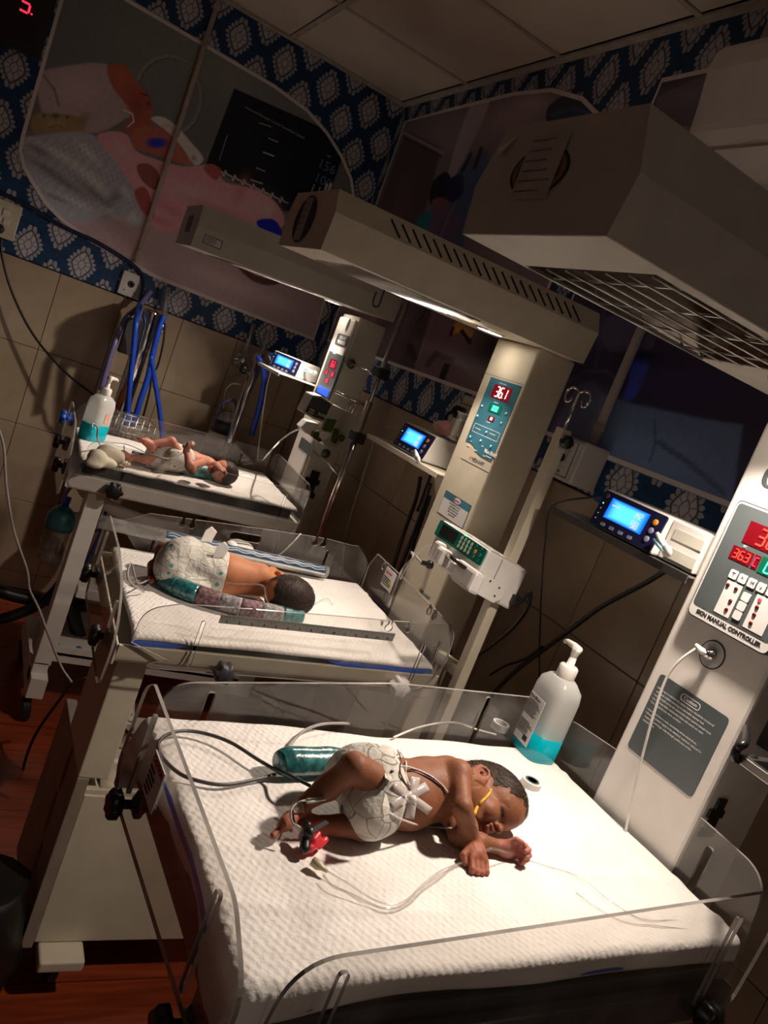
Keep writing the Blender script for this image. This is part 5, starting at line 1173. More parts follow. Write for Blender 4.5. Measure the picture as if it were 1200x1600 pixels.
# roll of tape
P = bz(828, 1228); mb = MB(); mb.lathe([(.0125, 0), (.0175, 0), (.0175, .013), (.0125, .013), (.0125, 0)], P-D_*.002, 32)
tr_ = obj('tape_roll', mb, 'offwhite', None, True, label='small white roll of medical tape beside the nearest baby\'s head', cat='tape roll'); tr_.modifiers.new('e', 'EDGE_SPLIT')
WORLD0[tr_.name] = np.array(tr_.location)
mb = MB(); mb.lathe([(.0125, .0125), (.0090, .0125), (.0090, .0135), (.0125, .0135), (.0125, .0125)], P-D_*.002, 28); obj('core', mb, 'panelgrey', tr_)
P = bz(779, 1140); mb = MB(); mb.lathe([(.012, 0), (.017, 0), (.017, .014), (.012, .014), (.012, 0)], P+D_*.001, 28); tr2 = obj('tape_roll', mb, 'offwhite', None, True, label='white tape roll half hidden behind the pump bottle on the nearest warmer', cat='tape roll'); tr2.modifiers.new('e', 'EDGE_SPLIT')

# ================================================================ pulse oximeter monitors
def monitor(P, rd, W_, H_, D__, label, tilt=.12, cable_end=None):
    """P bottom-left front corner as seen; rd reading direction along the face"""
    rd = np.array([*rd, 0.]); rd /= np.linalg.norm(rd); bk = np.cross(D_, rd); fn_ = -bk; up = D_*math.cos(tilt)+bk*math.sin(tilt); fn_ = np.cross(rd, up); P = np.array(P, float)
    t = thing('patient_monitor', label, 'monitor', P+rd*W_/2+bk*D__/2, 'monitors on the warmer shelves')
    mb = MB(); q = [(0, 0), (W_, 0), (W_, H_), (0, H_)]
    a = [P+rd*x+up*y for x, y in q]; b = [P+rd*x+bk*D__+D_*y*.98 for x, y in q]; mb.add(a+b, [(0,3,2,1),(4,5,6,7),(0,1,5,4),(1,2,6,5),(2,3,7,6),(3,0,4,7)]); cs = obj('case', mb, 'offwhite', t, bevel=.004)
    mb = MB(); mb.prism(rrect(.003, .003, W_-.003, H_-.003, .005), P+fn_*.0, rd, up, fn_*.003); obj('front_bezel', mb, 'navyface', t)
    x0, x1, y0, y1 = W_*.17, W_*.76, H_*.30, H_*.84
    mb = MB(); mb.prism([(x0, y0), (x1, y0), (x1, y1), (x0, y1)], P+fn_*.003, rd, up, fn_*.0006); sc_ = obj('screen', mb, 'screen', t)
    mb = MB()
    for k in range(4): mb.obox(P+fn_*.0038+rd*(x0+(x1-x0)*(.10+.05*k))+up*(y0+(y1-y0)*(.68-.0*k)), rd*.0025*1.2, up*.0012, fn_*.0001)
    digits(mb, '98', P+fn_*.0037+rd*(x0+(x1-x0)*.70)+up*(y0+(y1-y0)*.10), rd, up, fn_, (y1-y0)*.32)
    digits(mb, '142', P+fn_*.0037+rd*(x0+(x1-x0)*.66)+up*(y0+(y1-y0)*.58), rd, up, fn_, (y1-y0)*.26)
    obj('screen_digits', mb, emis('screen_pink', (.75, .55, .95), .9) if 'scp' not in M else M['scp'], sc_, kind='stuff')
    for k in range(4):
        mb = MB(); mb.prism(rrect(-.006, -.0035, .006, .0035, .003), P+fn_*.003+rd*(W_*(.22+.145*k))+up*H_*.13, rd, up, fn_*.0015); obj('soft_key', mb, 'bluebutton', t)
    for k in range(3):
        mb = MB(); mb.lathe([(.0062, 0), (.0058, .002), (.003, .0024)], P+fn_*.003+rd*W_*.87+up*H_*(.72-.22*k), 16, fn_); obj('round_key', mb, 'orange' if k == 0 and W_ > .17 else 'bluebutton', t, True)
    for k in range(4):
        mb = MB(); mb.lathe([(.0016, 0), (.0014, .0006)], P+fn_*.003+rd*W_*.07+up*H_*(.62-.14*k), 8, fn_); obj('indicator', mb, 'greenled' if k == 0 else 'whiteink', t)
    mb = MB(); mb.lathe([(.005, 0), (.0045, .001)], P+fn_*.003+rd*W_*.08+up*H_*.83, 12, fn_); obj('round_key', mb, 'panelgrey', t)
    mb = MB(); c_ = P-rd*.001+bk*D__*.25+D_*H_*.62; mb.obox(c_-rd*.006, rd*.007, bk*.009, D_*.009); obj('sensor_port', mb, 'darkgrey', t)
    s_ = c_-rd*.012; mb = MB(); mb.tube([s_, s_-rd*.013+D_*.001, s_-rd*.030-D_*.001, s_-rd*.037-D_*.002], [.0075, .0075, .0055, .003], 12); pg = obj('blue_connector', mb, 'blue', t, True)
    return t, s_-rd*.037-D_*.002, bk, rd
t_, mc1, bk, rd = monitor((1.115, 1.180, CAMZ-.132), (-.02, -1), .178, .076, .14, 'blue-screened monitor on the steel shelf beside the nearest warmer column')
# white vented case half of the same monitor
M['casewhite'] = M['offwhite']
t_b = thing('monitor_dock', 'white plastic dock between the blue-screened monitor and the nearest column', 'dock', (1.16, .955, CAMZ-.13))
mb = MB(); mb.box((1.125, .915, CAMZ-.132), (1.245, .999, CAMZ-.058)); obj('housing', mb, 'offwhite', t_b, bevel=.003)
for z_ in (CAMZ-.082, CAMZ-.116):
    mb = MB(); mb.box((1.1235, .918, z_-.009), (1.126, .985, z_+.010)); obj('recess', mb, 'hoodgrey', t_b)
t_, mc2, bk2, _ = monitor((1.145, 2.105, CAMZ-.195), (.0, -1), .195, .080, .13, 'small blue-screened monitor on the cream shelf beside the middle column', .22)
t_, mc3, bk3, _ = monitor((1.045, 3.13, CAMZ-.149), (.42, -.9), .165, .068, .12, 'small blue-screened monitor by the farthest column, near the left wall', .1)
cable('sensor_cable', 'dark sensor cable hanging from the monitor beside the nearest column', [mc1, mc1+np.array([-.0, .02, -.004]), on_y(862, 792, 1.29), on_y(851, 850, 1.29), on_y(846, 920, 1.29), on_y(843, 1000, 1.29), on_y(843, 1060, 1.28)], .0019, 'blackcable')
cable('sensor_cable', 'pale sensor cable hanging from the monitor beside the middle column', [mc2, on_y(600, 668, 2.23), on_y(585, 690, 2.25), on_y(570, 735, 2.26), on_y(553, 790, 2.26), on_y(540, 840, 2.25), on_y(534, 900, 2.2)], .0026, 'greytube')
cable('sensor_cable', 'pale sensor cable hanging from the farthest monitor', [mc3, on_y(424, 575, 3.25), on_y(416, 610, 3.25), on_y(409, 660, 3.22), on_y(402, 720, 3.1)], .0028, 'whitetube')

# ================================================================ syringe pumps
def boxpump(P, rd, W_, H_, D__, up, bk, name, label, m='offwhite'):
    t = thing(name, label, 'syringe pump', P, 'syringe pumps clamped to poles'); return t
# green faced pump on the middle warmer's drip pole
TL, TR, BL = on_x(690, 812, 1.035), on_x(763, 860, 1.035), on_x(679, 835, 1.028)
up = (TL-BL); H_ = np.linalg.norm(up); up /= H_; rd = TR-TL; W_ = np.linalg.norm(rd); rd /= W_; bk = -np.cross(rd, up); 
if bk[0] < 0: bk = -bk
bk = bk-up*(bk@up); bk /= np.linalg.norm(bk); H_ *= 1.05
D__ = .125
t = thing('syringe_pump', 'white syringe pump with green keypad on the middle warmer\'s drip pole', 'syringe pump', TL+rd*W_/2-up*.1+bk*.06)
f = lambda x, y, z: BL+rd*x+up*y+bk*z
def bx(x0, x1, y0, y1, z0, z1, m, name, par, bev=.003):
    mb = MB(lambda q: f(*q)); mb.box((x0, y0, z0), (x1, y1, z1)); return obj(name, mb, m, par, bevel=bev)
bx(0, W_, -.055, H_, .002, D__, 'offwhite', 'housing', t, .006)
mb = MB(lambda q: f(*q)); mb.prism(rrect(.0, .0, W_, H_-.002, .006), (0, 0, 0), (1, 0, 0), (0, 1, 0), (0, 0, -.002)); mb2 = MB(); mb2.prism(rrect(.001, .0, W_-.001, H_-.002, .006), BL, rd, up, -bk*.003); fp = obj('green_keypad', mb2, 'greenpanel', t)
mb = MB(); mb.prism([(W_*.09, H_*.14), (W_*.43, H_*.14), (W_*.43, H_*.84), (W_*.09, H_*.84)], BL-bk*.003, rd, up, -bk*.0006); obj('dark_display', mb, 'black', fp)
for i in range(4):
    for j in range(3):
        mb = MB(); mb.lathe([(.0048, 0), (.0044, .001)], BL-bk*.003+rd*W_*(.52+.068*i)+up*H_*(.74-.24*j), 14, -bk, xdir=rd, sx=.85, sy=1.0); obj('number_key', mb, mat('pale_key', (.50, .62, .50), .5) if 'pk' not in M else M['pk'], fp)
for i, (a, b, m_) in enumerate(((.80, .80, 'greenpanel'), (.90, .80, 'greenpanel'), (.83, .52, 'orange'), (.92, .50, 'bluepanel'), (.83, .26, 'bluepanel'), (.92, .20, 'greenpanel'))):
    mb = MB(); mb.lathe([(.0048, 0), (.0044, .0012)], BL-bk*.003+rd*W_*a+up*H_*b, 14, -bk); obj('function_key', mb, m_, fp)
mb = MB(); mb.obox(BL-bk*.0038+rd*W_*.56+up*H_*.97, rd*.004, up*.0015, bk*.001); obj('status_light', mb, 'greenled', fp)
# paper strips taped on top
for k, (a, b) in enumerate(((.05, .45), (.5, .98))):
    mb = MB(); mb.prism([(W_*a, .012+.01*k), (W_*b, .012), (W_*b, .105), (W_*a, .100+.01*k)], BL+up*(H_+.0012), rd, bk, up*.0005); pt_ = obj('paper_note', mb, 'paper', t)
    for i in range(3): textlines(pt_, BL+up*(H_+.0018)+rd*W_*(a+.03)+bk*(.095-.026*i), rd, bk, W_*(b-a)*.9, .010, 1, 'greyink', .25, 'handwriting', 30+i+k*5)
# plunger clamps under the keypad
mb = MB(lambda q: f(*q)); mb.tube([(W_*.30, -.020, -.014), (W_*.92, -.020, -.014)], .007, 12); obj('syringe_barrel', mb, 'chrome', t, True)
bx(W_*.22, W_*.34, -.045, -.004, -.024, .004, 'offwhite', 'barrel_clamp', t, .007); bx(W_*.36, W_*.50, -.050, -.010, -.032, .004, 'offwhite', 'barrel_clamp', t, .008)
bx(W_*.70, W_*1.10, -.058, -.010, -.020, .012, 'offwhite', 'plunger_head', t, .008)
mb = MB(lambda q: f(*q)); mb.prism([(.0, 0), (.075, -.005), (.080, -.030), (.060, -.048), (.010, -.046), (-.008, -.03)], (W_*.999, -.008, .005), (0, 0, 1), (0, 1, 0), (.012, 0, 0)); dr = obj('drive_block', mb, 'offwhite', t, bevel=.003)
for (z_, y_) in ((.030, -.016), (.060, -.020), (.058, -.040)):
    mb = MB(lambda q: f(*q)); mb.lathe([(.0022, 0), (.0022, .001)], (W_+.0125, y_, z_), 8, (1, 0, 0)); obj('screw', mb, 'black', dr)
mb = MB(lambda q: f(*q)); mb.box((W_-.001, -.03, .045), (W_+.0006, H_*.9, .047)); obj('side_seam', mb, 'greyink', t)
mb = MB(lambda q: f(*q)); mb.tube([(W_*.55, -.03, D__), (W_*.55, -.03, D__+.03)], [.016, .014], 14); obj('pole_clamp', mb, 'offwhite', t, True)
mb = MB(lambda q: f(*q)); mb.box((W_*.98, -.042, D__-.012), (W_*1.06, -.018, D__+.010)); pl = obj('power_plug', mb, 'black', t, bevel=.003)
pc = f(W_*1.04, -.030, D__+.008)
cable('cable', 'black power cord looping down from the green keypad pump', [pc, on_x(828, 925, 1.16), on_x(824, 950, 1.17), on_x(800, 982, 1.19), on_x(755, 1018, 1.20), on_x(706, 1050, 1.22), on_x(704, 1020, 1.22), on_x(701, 995, 1.23)], .0042, 'blackcable')
# olive pump on the farthest warmer's chrome pole
t = thing('syringe_pump', 'beige syringe pump with olive green clamps on the chrome pole by the farthest warmer', 'syringe pump', on_y(525, 665, 2.55))
def h3p(pts, y, d, m, name, par, bev=.002):
    Q = [on_y(px, py, y) for px, py in pts]; o_ = Q[0]; mb = MB(); mb.prism([(q[0]-o_[0], q[2]-o_[2]) for q in Q], o_, A_, D_, (0, d, 0)); return obj(name, mb, m, par, bevel=bev)
h3p([(488, 617), (503, 619), (521, 631), (507, 661), (492, 656), (473, 645)], 2.515, .07, 'hoodgrey', 'display_head', t, .004)
fp = h3p([(489, 620), (502, 622), (518, 632), (506, 657), (492, 652), (477, 643)], 2.512, .003, 'olivedark', 'olive_keypad', t, 0)
h3p([(489, 624), (501, 626), (514, 634), (508, 645), (496, 641), (484, 634)], 2.509, .003, 'darkgrey', 'dark_display', fp, 0)
for i in range(4): h3p([(498.5+3*i, 644+1.4*i), (500.3+3*i, 644.8+1.4*i), (498.8+3*i, 649+1.4*i), (497+3*i, 648+1.4*i)], 2.509, .002, 'hoodgrey', 'key_mark', fp, 0)
for i in range(2): h3p([(485-2*i, 638+4*i), (492-2*i, 641.5+4*i), (491-2*i, 643.8+4*i), (484-2*i, 640+4*i)], 2.509, .002, 'hoodgrey', 'key_mark', fp, 0)
BL = np.array([1.02, 2.74, 1.26])
# big side body, its flat side turned to the viewer
def q3(px, py, y): return on_y(px, py, y)
yb = BL[1]-.19
body = [q3(*p, yb) for p in ((519, 632), (541, 642), (563, 654), (564, 672), (560, 690), (551, 707), (531, 703), (507, 697), (497, 680), (504, 660))]
mb = MB(); o_ = body[0]; mb.prism([(b[0]-o_[0], b[2]-o_[2]) for b in body], o_, A_, D_, (0, .11, 0)); obj('housing', mb, 'hoodgrey', t, bevel=.004)
def bl3(pts, y, d, m, name):
    Q = [q3(*p, y) for p in pts]; o_ = Q[0]; mb = MB(); mb.prism([(b[0]-o_[0], b[2]-o_[2]) for b in Q], o_, A_, D_, (0, d, 0)); return obj(name, mb, m, t, bevel=.002)
bl3([(511, 655), (527, 657), (518, 676), (504, 672)], yb-.012, .018, 'olive', 'barrel_clamp'); bl3([(524, 670), (531, 672), (526, 694), (519, 691)], yb-.016, .018, 'olive', 'plunger_clamp')
P_ = q3(533, 684, yb-.012); mb = MB(); mb.lathe([(.012, 0), (.013, .006), (.008, .008)], P_, 18, (0, -1, 0)); obj('thumb_wheel', mb, 'olive', t, True)
bl3([(503, 673), (517, 676), (516, 683), (506, 688), (500, 684)], yb-.018, .022, 'offwhite', 'plunger_head'); bl3([(492, 676), (498, 673), (503, 690), (499, 691), (489, 684)], yb-.006, .03, 'olivedark', 'lever')
bl3([(480, 658), (497, 662), (492, 684), (476, 676), (470, 668)], yb+.03, .05, 'offwhite', 'tube_holder')
# chrome pole with clamps and hooks for it
t = thing('drip_stand_pole', 'slim chrome drip pole with hooks beside the farthest warmer', 'pole', (1.15, 2.36, .5))
ptop = on_y(628, 489, 2.36); 
mb = MB(); mb.tube([(1.150, 2.36, .86), (1.150, 2.36, ptop[2]+.05)], .0075, 12); obj('pole', mb, 'steel', t, True)
mb = MB(); mb.tube([(1.150, 2.36, .86), (1.150, 2.36, 1.40)], .0115, 12); obj('sleeve', mb, 'chrome', t, True)
zt = ptop[2]+.048
for pts in ([(0, 0), (-.035, .001), (-.085, .002), (-.088, -.055), (-.105, -.062), (-.112, -.045), (-.112, -.02)], [(0, 0), (.035, -.001), (.07, -.003), (.062, -.05), (.050, -.062), (.040, -.045)]):
    mb = MB(); mb.tube(spline([(1.150+a, 2.36, zt+b) for a, b in pts], 5), .003, 8); obj('hook', mb, 'darkgrey', t, True)
for (px_, py_, w_) in ((592, 582, .018), (562, 684, .016)):
    P_ = on_y(px_, py_, 2.36); mb = MB(); mb.box((1.150-.02, 2.335, P_[2]-.018), (1.150+.022, 2.385, P_[2]+.018)); obj('black_clamp', mb, 'black', t, bevel=.004)
for (z0_, l_) in ((on_y(549, 569, 2.5)[2], .14), (on_y(512, 716, 2.5)[2]-.02, .12)):
    mb = MB(); mb.tube([(1.175, 2.72, z0_), (1.16, 2.50, z0_-.0), (1.150, 2.36, z0_-.01)], .0035, 8); obj('support_rod', mb, 'chrome', t, True)
mb = MB(); zz = on_y(560, 640, 2.36)[2]
for (y_) in (2.42, 2.44, 2.39): mb.tube([(1.12, y_, zz+.02), (1.12, y_, zz-.02)], .003, 8)
mb.tube([(1.06, 2.44, zz+.025), (1.15, 2.38, zz+.018)], .005, 8); obj('wire_bracket', mb, 'chrome', t, True)

# device cut by the right edge of the picture
t = thing('clamped_device', 'black-faced chrome-edged box at the right edge, clamped beside the nearest column', 'device', (1.08, .62, 1.2))
P_ = on_y(1158, 1196, .62); xa, za = P_[0], P_[2]
mb = MB(); mb.box((xa, .50, za), (xa+.20, .63, za+.012)); mb.box((xa+.002, .50, za+.012), (xa+.20, .51, za+.10)); obj('metal_tray', mb, 'steel', t, bevel=.001)
mb = MB(); mb.box((xa+.012, .515, za+.030), (xa+.20, .625, za+.115)); obj('housing', mb, 'black', t, bevel=.003)
mb = MB(); mb.tube(spline([(xa+.03, .625, za+.01), (xa-.004, .628, za+.004), (xa-.008, .63, za+.018), (xa+.004, .632, za+.028), (xa+.10, .70, za+.02)], 6), .006, 8); obj('clamp_arm', mb, 'black', t, True)
mb = MB(); mb.tube([(xa+.010, .560, za+.014), (xa+.014, .560, za+.034)], .004, 8); obj('chrome_latch', mb, 'chrome', t, True)

# ================================================================ things on the middle bed
t = thing('clear_roll', 'long clear roll with a navy wavy-line label along the middle warmer', 'roll', w2.bed((-.40, .21, .0)))
a = bed2(176, 812, .05); a = w2.bed((-.715, .232, .062)); b = w2.bed((-.10, .232, .022))
mb = MB(); mb.tube([a, b], .0165, 20); obj('tube', mb, clearmat('cloudy_tube', (.8, .8, .78), .3, .15, .5), t, True)
d_ = (b-a)/np.linalg.norm(b-a); upn = D_-d_*(D_@d_); upn /= np.linalg.norm(upn); sdn = np.cross(d_, upn)
if sdn[1] > 0: sdn = -sdn
def band(s0, s1, a0, a1, r, n=10):
    G_ = [[a+d_*s+ (sdn*math.cos(q)+upn*math.sin(q))*r for q in np.linspace(a0, a1, n)] for s in np.linspace(s0, s1, 30)]; mb = MB(); mb.grid(G_); return mb
Lr = np.linalg.norm(b-a)
obj('navy_label', band(.16, Lr-.01, .05, 1.35, .0170), mat('navy_film', (.01, .055, .12), .4), t, True)
obj('white_strip', band(.16, Lr-.01, -.35, .05, .0169), 'label', t, True)
for q0 in (.50, .92):
    pts = [a+d_*s+(sdn*math.cos(q0+.10*math.sin(s*150))+upn*math.sin(q0+.10*math.sin(s*150)))*.0174 for s in np.linspace(.165, Lr-.015, 150)]
    mb = MB(); mb.tube(pts, .0010, 5); obj('wavy_line', mb, 'whiteink', t, True)
mb = MB(w2.bed); 
# graduated scale on the near guard
gp = lambda px, py: on_y(px, py, w2.Y-.275)
A0, A1, A2 = gp(346, 960), gp(618, 990), gp(346, 974)
SX = A1-A0; Ls = np.linalg.norm(SX); SX /= Ls; SH = .0185
mb = MB(); mb.obox((A0+A1)/2-D_*SH/2, SX*Ls/2, D_*SH/2, np.array([0, .0004, 0])); sc_ = obj('printed_scale', mb, mat('grey_scale_film', (.26, .25, .23), .5), g1_)
mb = MB()
for i in range(76):
    h_ = SH*(.42 if i % 5 == 0 else .22); mb.obox(A0+SX*Ls*(i+.5)/76-D_*(h_/2+.001), SX*.00045, D_*h_/2, np.array([0, .0006, 0]))
obj('scale_marks', mb, 'ink', sc_, kind='stuff')
for i in range(15): text('scale_number', str(i+1), .0075, A0+SX*Ls*(i+.6)/15.2-D_*.0135+np.array([0, -.0008, 0]), SX, D_, 'ink', sc_, align='CENTER')

# ================================================================ left wall equipment: chrome columns, hoses, basket, jars
t = thing('chrome_column', 'thick chrome column behind the farthest warmer with blue hoses around it', 'column', (.63, 3.5, .6))
a = on_y(238, 488, 3.52); b = on_y(178, 660, 3.52); r_ = .036
mb = MB(); mb.lathe([(r_, 0), (r_, .95), (r_*.9, .96), (.001, .96)], (a[0], 3.52, a[2]-.95), 28); obj('column_tube', mb, 'chrome', t, True)
mb = MB(); mb.lathe([(r_*1.0+.05, 0), (r_+.05, .02), (r_, .04)], (a[0], 3.52, a[2]-.96), 24); obj('column_foot', mb, 'darkgrey', t, True)
mb = MB(); mb.box((a[0]-.085, 3.50, a[2]-.20), (a[0]-.035, 3.54, a[2]-.05)); obj('side_clamp', mb, 'darkgrey', t, bevel=.004)
t = thing('chrome_column', 'slimmer chrome column near the room corner with one blue hose', 'column', (1.15, 3.4, .6))
a = on_y(407, 553, 3.40)
mb = MB(); mb.lathe([(.022, 0), (.022, .9), (.001, .905)], (a[0], 3.40, a[2]-.9), 24); obj('column_tube', mb, 'chrome', t, True)
mb = MB(); mb.lathe([(.07, 0), (.07, .015), (.022, .03)], (a[0], 3.40, a[2]-.905), 24); obj('column_foot', mb, 'darkgrey', t, True)
for (px_, py_, px2, py2, lab) in ((262, 448, 254, 505, 'clear flow tube above the thick chrome column'), (396, 506, 381, 560, 'clear flow tube left of the slim chrome column'), (420, 515, 408, 562, 'clear flow tube above the slim chrome column')):
    a = on_y(px_, py_, 3.655); b = on_y(px2, py2, 3.655); t = thing('flow_meter', lab, 'flow meter', b)
    mb = MB(); mb.tube([b-D_*.012, (b[0], WY-.001, b[2]-.012)], .014, 12); mb2 = MB(); mb2.box((b[0]-.022, WY-.010, b[2]-.04), (b[0]+.022, WY-.0015, b[2]+.016)); obj('wall_stub', mb, 'chrome', t, True); obj('wall_plate', mb2, 'offwhite', t, bevel=.002)
    mb = MB(); mb.tube([a, b], .0145, 14); obj('tube', mb, 'cleartube', t, True)
    mb = MB(); mb.tube([a, b], .004, 8); obj('inner_tube', mb, 'steel', t, True)
    mb = MB(); mb.ball(b-D_*.012, (.022, .022, .020), 12); mb.tube([b-D_*.012, b-D_*.012+np.array([-.05, 0, 0])], .010, 10); obj('valve_body', mb, 'chrome', t, True)
    mb = MB(); mb.tube([b-D_*.03, b-D_*.085], [.018, .016], 14); obj('jar_neck', mb, 'cleartube', t, True)
Yh = 3.46
def hose(label, pts, r, m, y=Yh, cat='hose', name='hose', grp=None):
    return cable(name, label, [on_y(px, py, y if len(q) == 0 else q[0]) for (px, py, *q) in pts], r, m, cat, None, grp, 9)
hose('blue hose left of the thick chrome column', [(219, 478, 3.60), (213, 500), (209, 545), (204, 590), (200, 640), (198, 665)], .0115, 'blue')
hose('blue hose crossing in front of the thick chrome column', [(256, 493), (248, 515), (238, 555), (231, 590), (218, 630), (207, 668)], .0125, 'blue')
hose('blue hose running right from the thick chrome column down to the bed', [(236, 555, 3.44), (241, 590), (247, 625), (252, 665), (254, 700)], .0105, 'blue')
hose('blue hose beside the slim chrome column', [(402, 556, 3.36), (408, 565, 3.35), (413, 582, 3.35), (411, 610, 3.35), (403, 645, 3.35), (393, 680, 3.35)], .0125, 'blue')
hose('lilac tube bending left from the wall outlet', [(235, 455, 3.66), (216, 480, 3.62), (195, 500, 3.55), (178, 540, 3.5), (167, 575, 3.5), (158, 610, 3.5)], .0115, 'purpletube')
hose('dark blue cable running down the left wall to the outlet', [(-5, 298, 3.695), (40, 320, 3.695), (100, 355, 3.695), (150, 378, 3.695), (205, 412, 3.695), (222, 432, 3.69), (222, 460, 3.66), (216, 480, 3.64)], .0085, mat('navy_cable', (.01, .015, .06), .4), cat='cable', name='cable')
hose('thin black cable at the right of the thick chrome column', [(246, 508), (252, 495), (257, 500), (256, 530), (247, 570), (238, 585), (233, 615), (224, 650)], .0045, 'blackcable', cat='cable', name='cable')
hose('black cord sweeping down the left wall to the farthest warmer', [(2, 372, 3.66), (3, 400, 3.66), (18, 455, 3.66), (50, 520, 3.64), (95, 575, 3.6), (140, 612, 3.55), (175, 632, 3.5), (215, 650, 3.5)], .0050, 'blackcable', cat='cable', name='cable')
hose('pale cable hanging at the far left edge', [(-4, 665, 2.4), (6, 700, 2.4), (10, 760, 2.4), (22, 830, 2.4), (42, 890, 2.4), (46, 920, 2.4), (60, 950, 2.4), (75, 990, 2.38), (95, 1040, 2.36), (112, 1066, 2.3)], .0036, 'greytube', cat='cable', name='cable')
hose('black cable hanging below the farthest warmer', [(135, 1058, 2.3), (112, 1070, 2.3), (92, 1095, 2.3), (60, 1140, 2.3), (42, 1180, 2.3), (35, 1215, 2.3), (38, 1250, 2.3)], .0045, 'blackcable', cat='cable', name='cable')
hose('upper thick black strap left of the farthest warmer leg', [(-10, 920, 2.95), (20, 930, 2.95), (55, 937, 2.95), (90, 938, 2.95), (130, 945, 2.9), (165, 955, 2.9)], .024, 'blackcable', cat='strap', name='strap')
hose('lower thick black strap left of the farthest warmer leg', [(-10, 970, 2.9), (20, 962, 2.9), (50, 950, 2.9), (80, 930, 2.9), (105, 900, 2.9)], .020, 'blackcable', cat='strap', name='strap')
hose('thick black strap slanting under the farthest warmer', [(105, 915, 2.86), (112, 950, 2.86), (122, 990, 2.86), (135, 1020, 2.86)], .026, 'blackcable', cat='strap', name='strap')
hose('blue cable under the farthest warmer tray', [(165, 800, 2.72), (158, 830, 2.72), (145, 860, 2.72), (135, 880, 2.72), (125, 910, 2.72)], .006, mat('navy_cable_b', (.01, .02, .09), .4), cat='cable', name='cable')
hose('black and white cable pair under the farthest warmer tray', [(170, 780, 2.74), (150, 815, 2.74), (138, 845, 2.74), (126, 885, 2.74)], .004, 'greytube', cat='cable', name='cable')
# wire basket behind the farthest guard
t = thing('wire_basket', 'chrome wire basket behind the farthest warmer guard', 'basket', (.62, 3.2, .96))
a = on_y(160, 640, 3.24); b = on_y(238, 668, 3.24); bx0, bx1 = a[0], b[0]; z1_ = a[2]; z0_ = z1_-.10; y0_, y1_ = 3.18, 3.30
def wire(p, q, r=.0018): mb = MB(); mb.tube([p, q], r, 5); obj('wire', mb, 'steel', t, True)
for z in np.linspace(z0_, z1_, 5):
    wire((bx0, y0_, z), (bx1, y0_, z)); wire((bx0, y1_, z), (bx1, y1_, z)); wire((bx0, y0_, z), (bx0, y1_, z)); wire((bx1, y0_, z), (bx1, y1_, z))
for x in np.linspace(bx0, bx1, 9): wire((x, y0_, z0_), (x, y0_, z1_)); wire((x, y1_, z0_), (x, y1_, z1_)); wire((x, y0_, z0_), (x, y1_, z0_))
# humidifier jar and black plug beyond the guard
P_ = on_y(348, 668, 3.45); t = thing('humidifier_jar', 'clear humidifier jar with grey lid by the slim chrome column', 'jar', P_-D_*.09)
mb = MB(); mb.lathe([(.050, -.085), (.052, -.08), (.052, -.03), (.048, -.025)], P_, 24); obj('jar_base', mb, 'offwhite', t, True)
mb = MB(); mb.lathe([(.044, -.025), (.044, .015), (.034, .030), (.034, .0)], P_, 24); obj('jar_lid', mb, 'darkgrey', t, True)
mb = MB(); mb.lathe([(.036, .018), (.034, .05), (.015, .070), (.013, .095), (.001, .096)], P_, 20); obj('clear_dome', mb, 'cleartube', t, True)
hose('clear tube rising from the humidifier jar', [(349, 640), (352, 612), (362, 600), (376, 601)], .0035, 'cleartube', 3.45, 'tube', 'tube')
hose('purple corrugated hose arching over the humidifier jar', [(335, 672), (342, 640), (352, 628), (366, 626), (370, 640), (366, 655)], .0085, 'purpletube', 3.5, 'hose', 'hose')
P_ = on_y(381, 577, 3.42); t = thing('power_plug', 'black three pin plug hanging by the slim chrome column', 'plug', P_)
mb = MB(); mb.tube([P_+D_*.026, P_+D_*.008, P_-D_*.018], [.008, .020, .018], 12); obj('plug_body', mb, 'black', t, True)
for dx in (-.007, .007, 0):
    mb = MB(); mb.tube([P_+A_*dx-D_*(.006 if dx else -.006)-B_*.018, P_+A_*dx-D_*(.006 if dx else -.006)-B_*.032], .0022, 6); obj('pin', mb, 'steel', t, True)
# suction jar hung under the far end of W3
P_ = on_y(95, 812, 3.0); t = thing('suction_jar', 'clear suction jar with teal lid hanging left of the farthest warmer', 'jar', P_-D_*.14)
mb = MB(); mb.lathe([(.040, -.16), (.044, -.155), (.047, -.03), (.047, -.02)], P_, 24); obj('jar', mb, clearmat('cloudy_jar', (.62, .58, .50), .3, .1, .35), t, True)
mb = MB(); mb.lathe([(.050, -.035), (.052, -.02), (.050, .010), (.040, .035), (.020, .052), (.001, .056)], P_, 24); obj('teal_lid', mb, mat('teal_lid', (.05, .24, .27), .35), t, True)
mb = MB(); mb.tube([P_+D_*.05, P_+D_*.09], [.012, .014], 12); obj('blue_stub', mb, 'blue', t, True)
hose('thin blue hose above the suction jar', [(98, 785, 2.98), (104, 770, 2.95), (118, 752, 2.9), (128, 742, 2.86)], .007, 'purpletube')
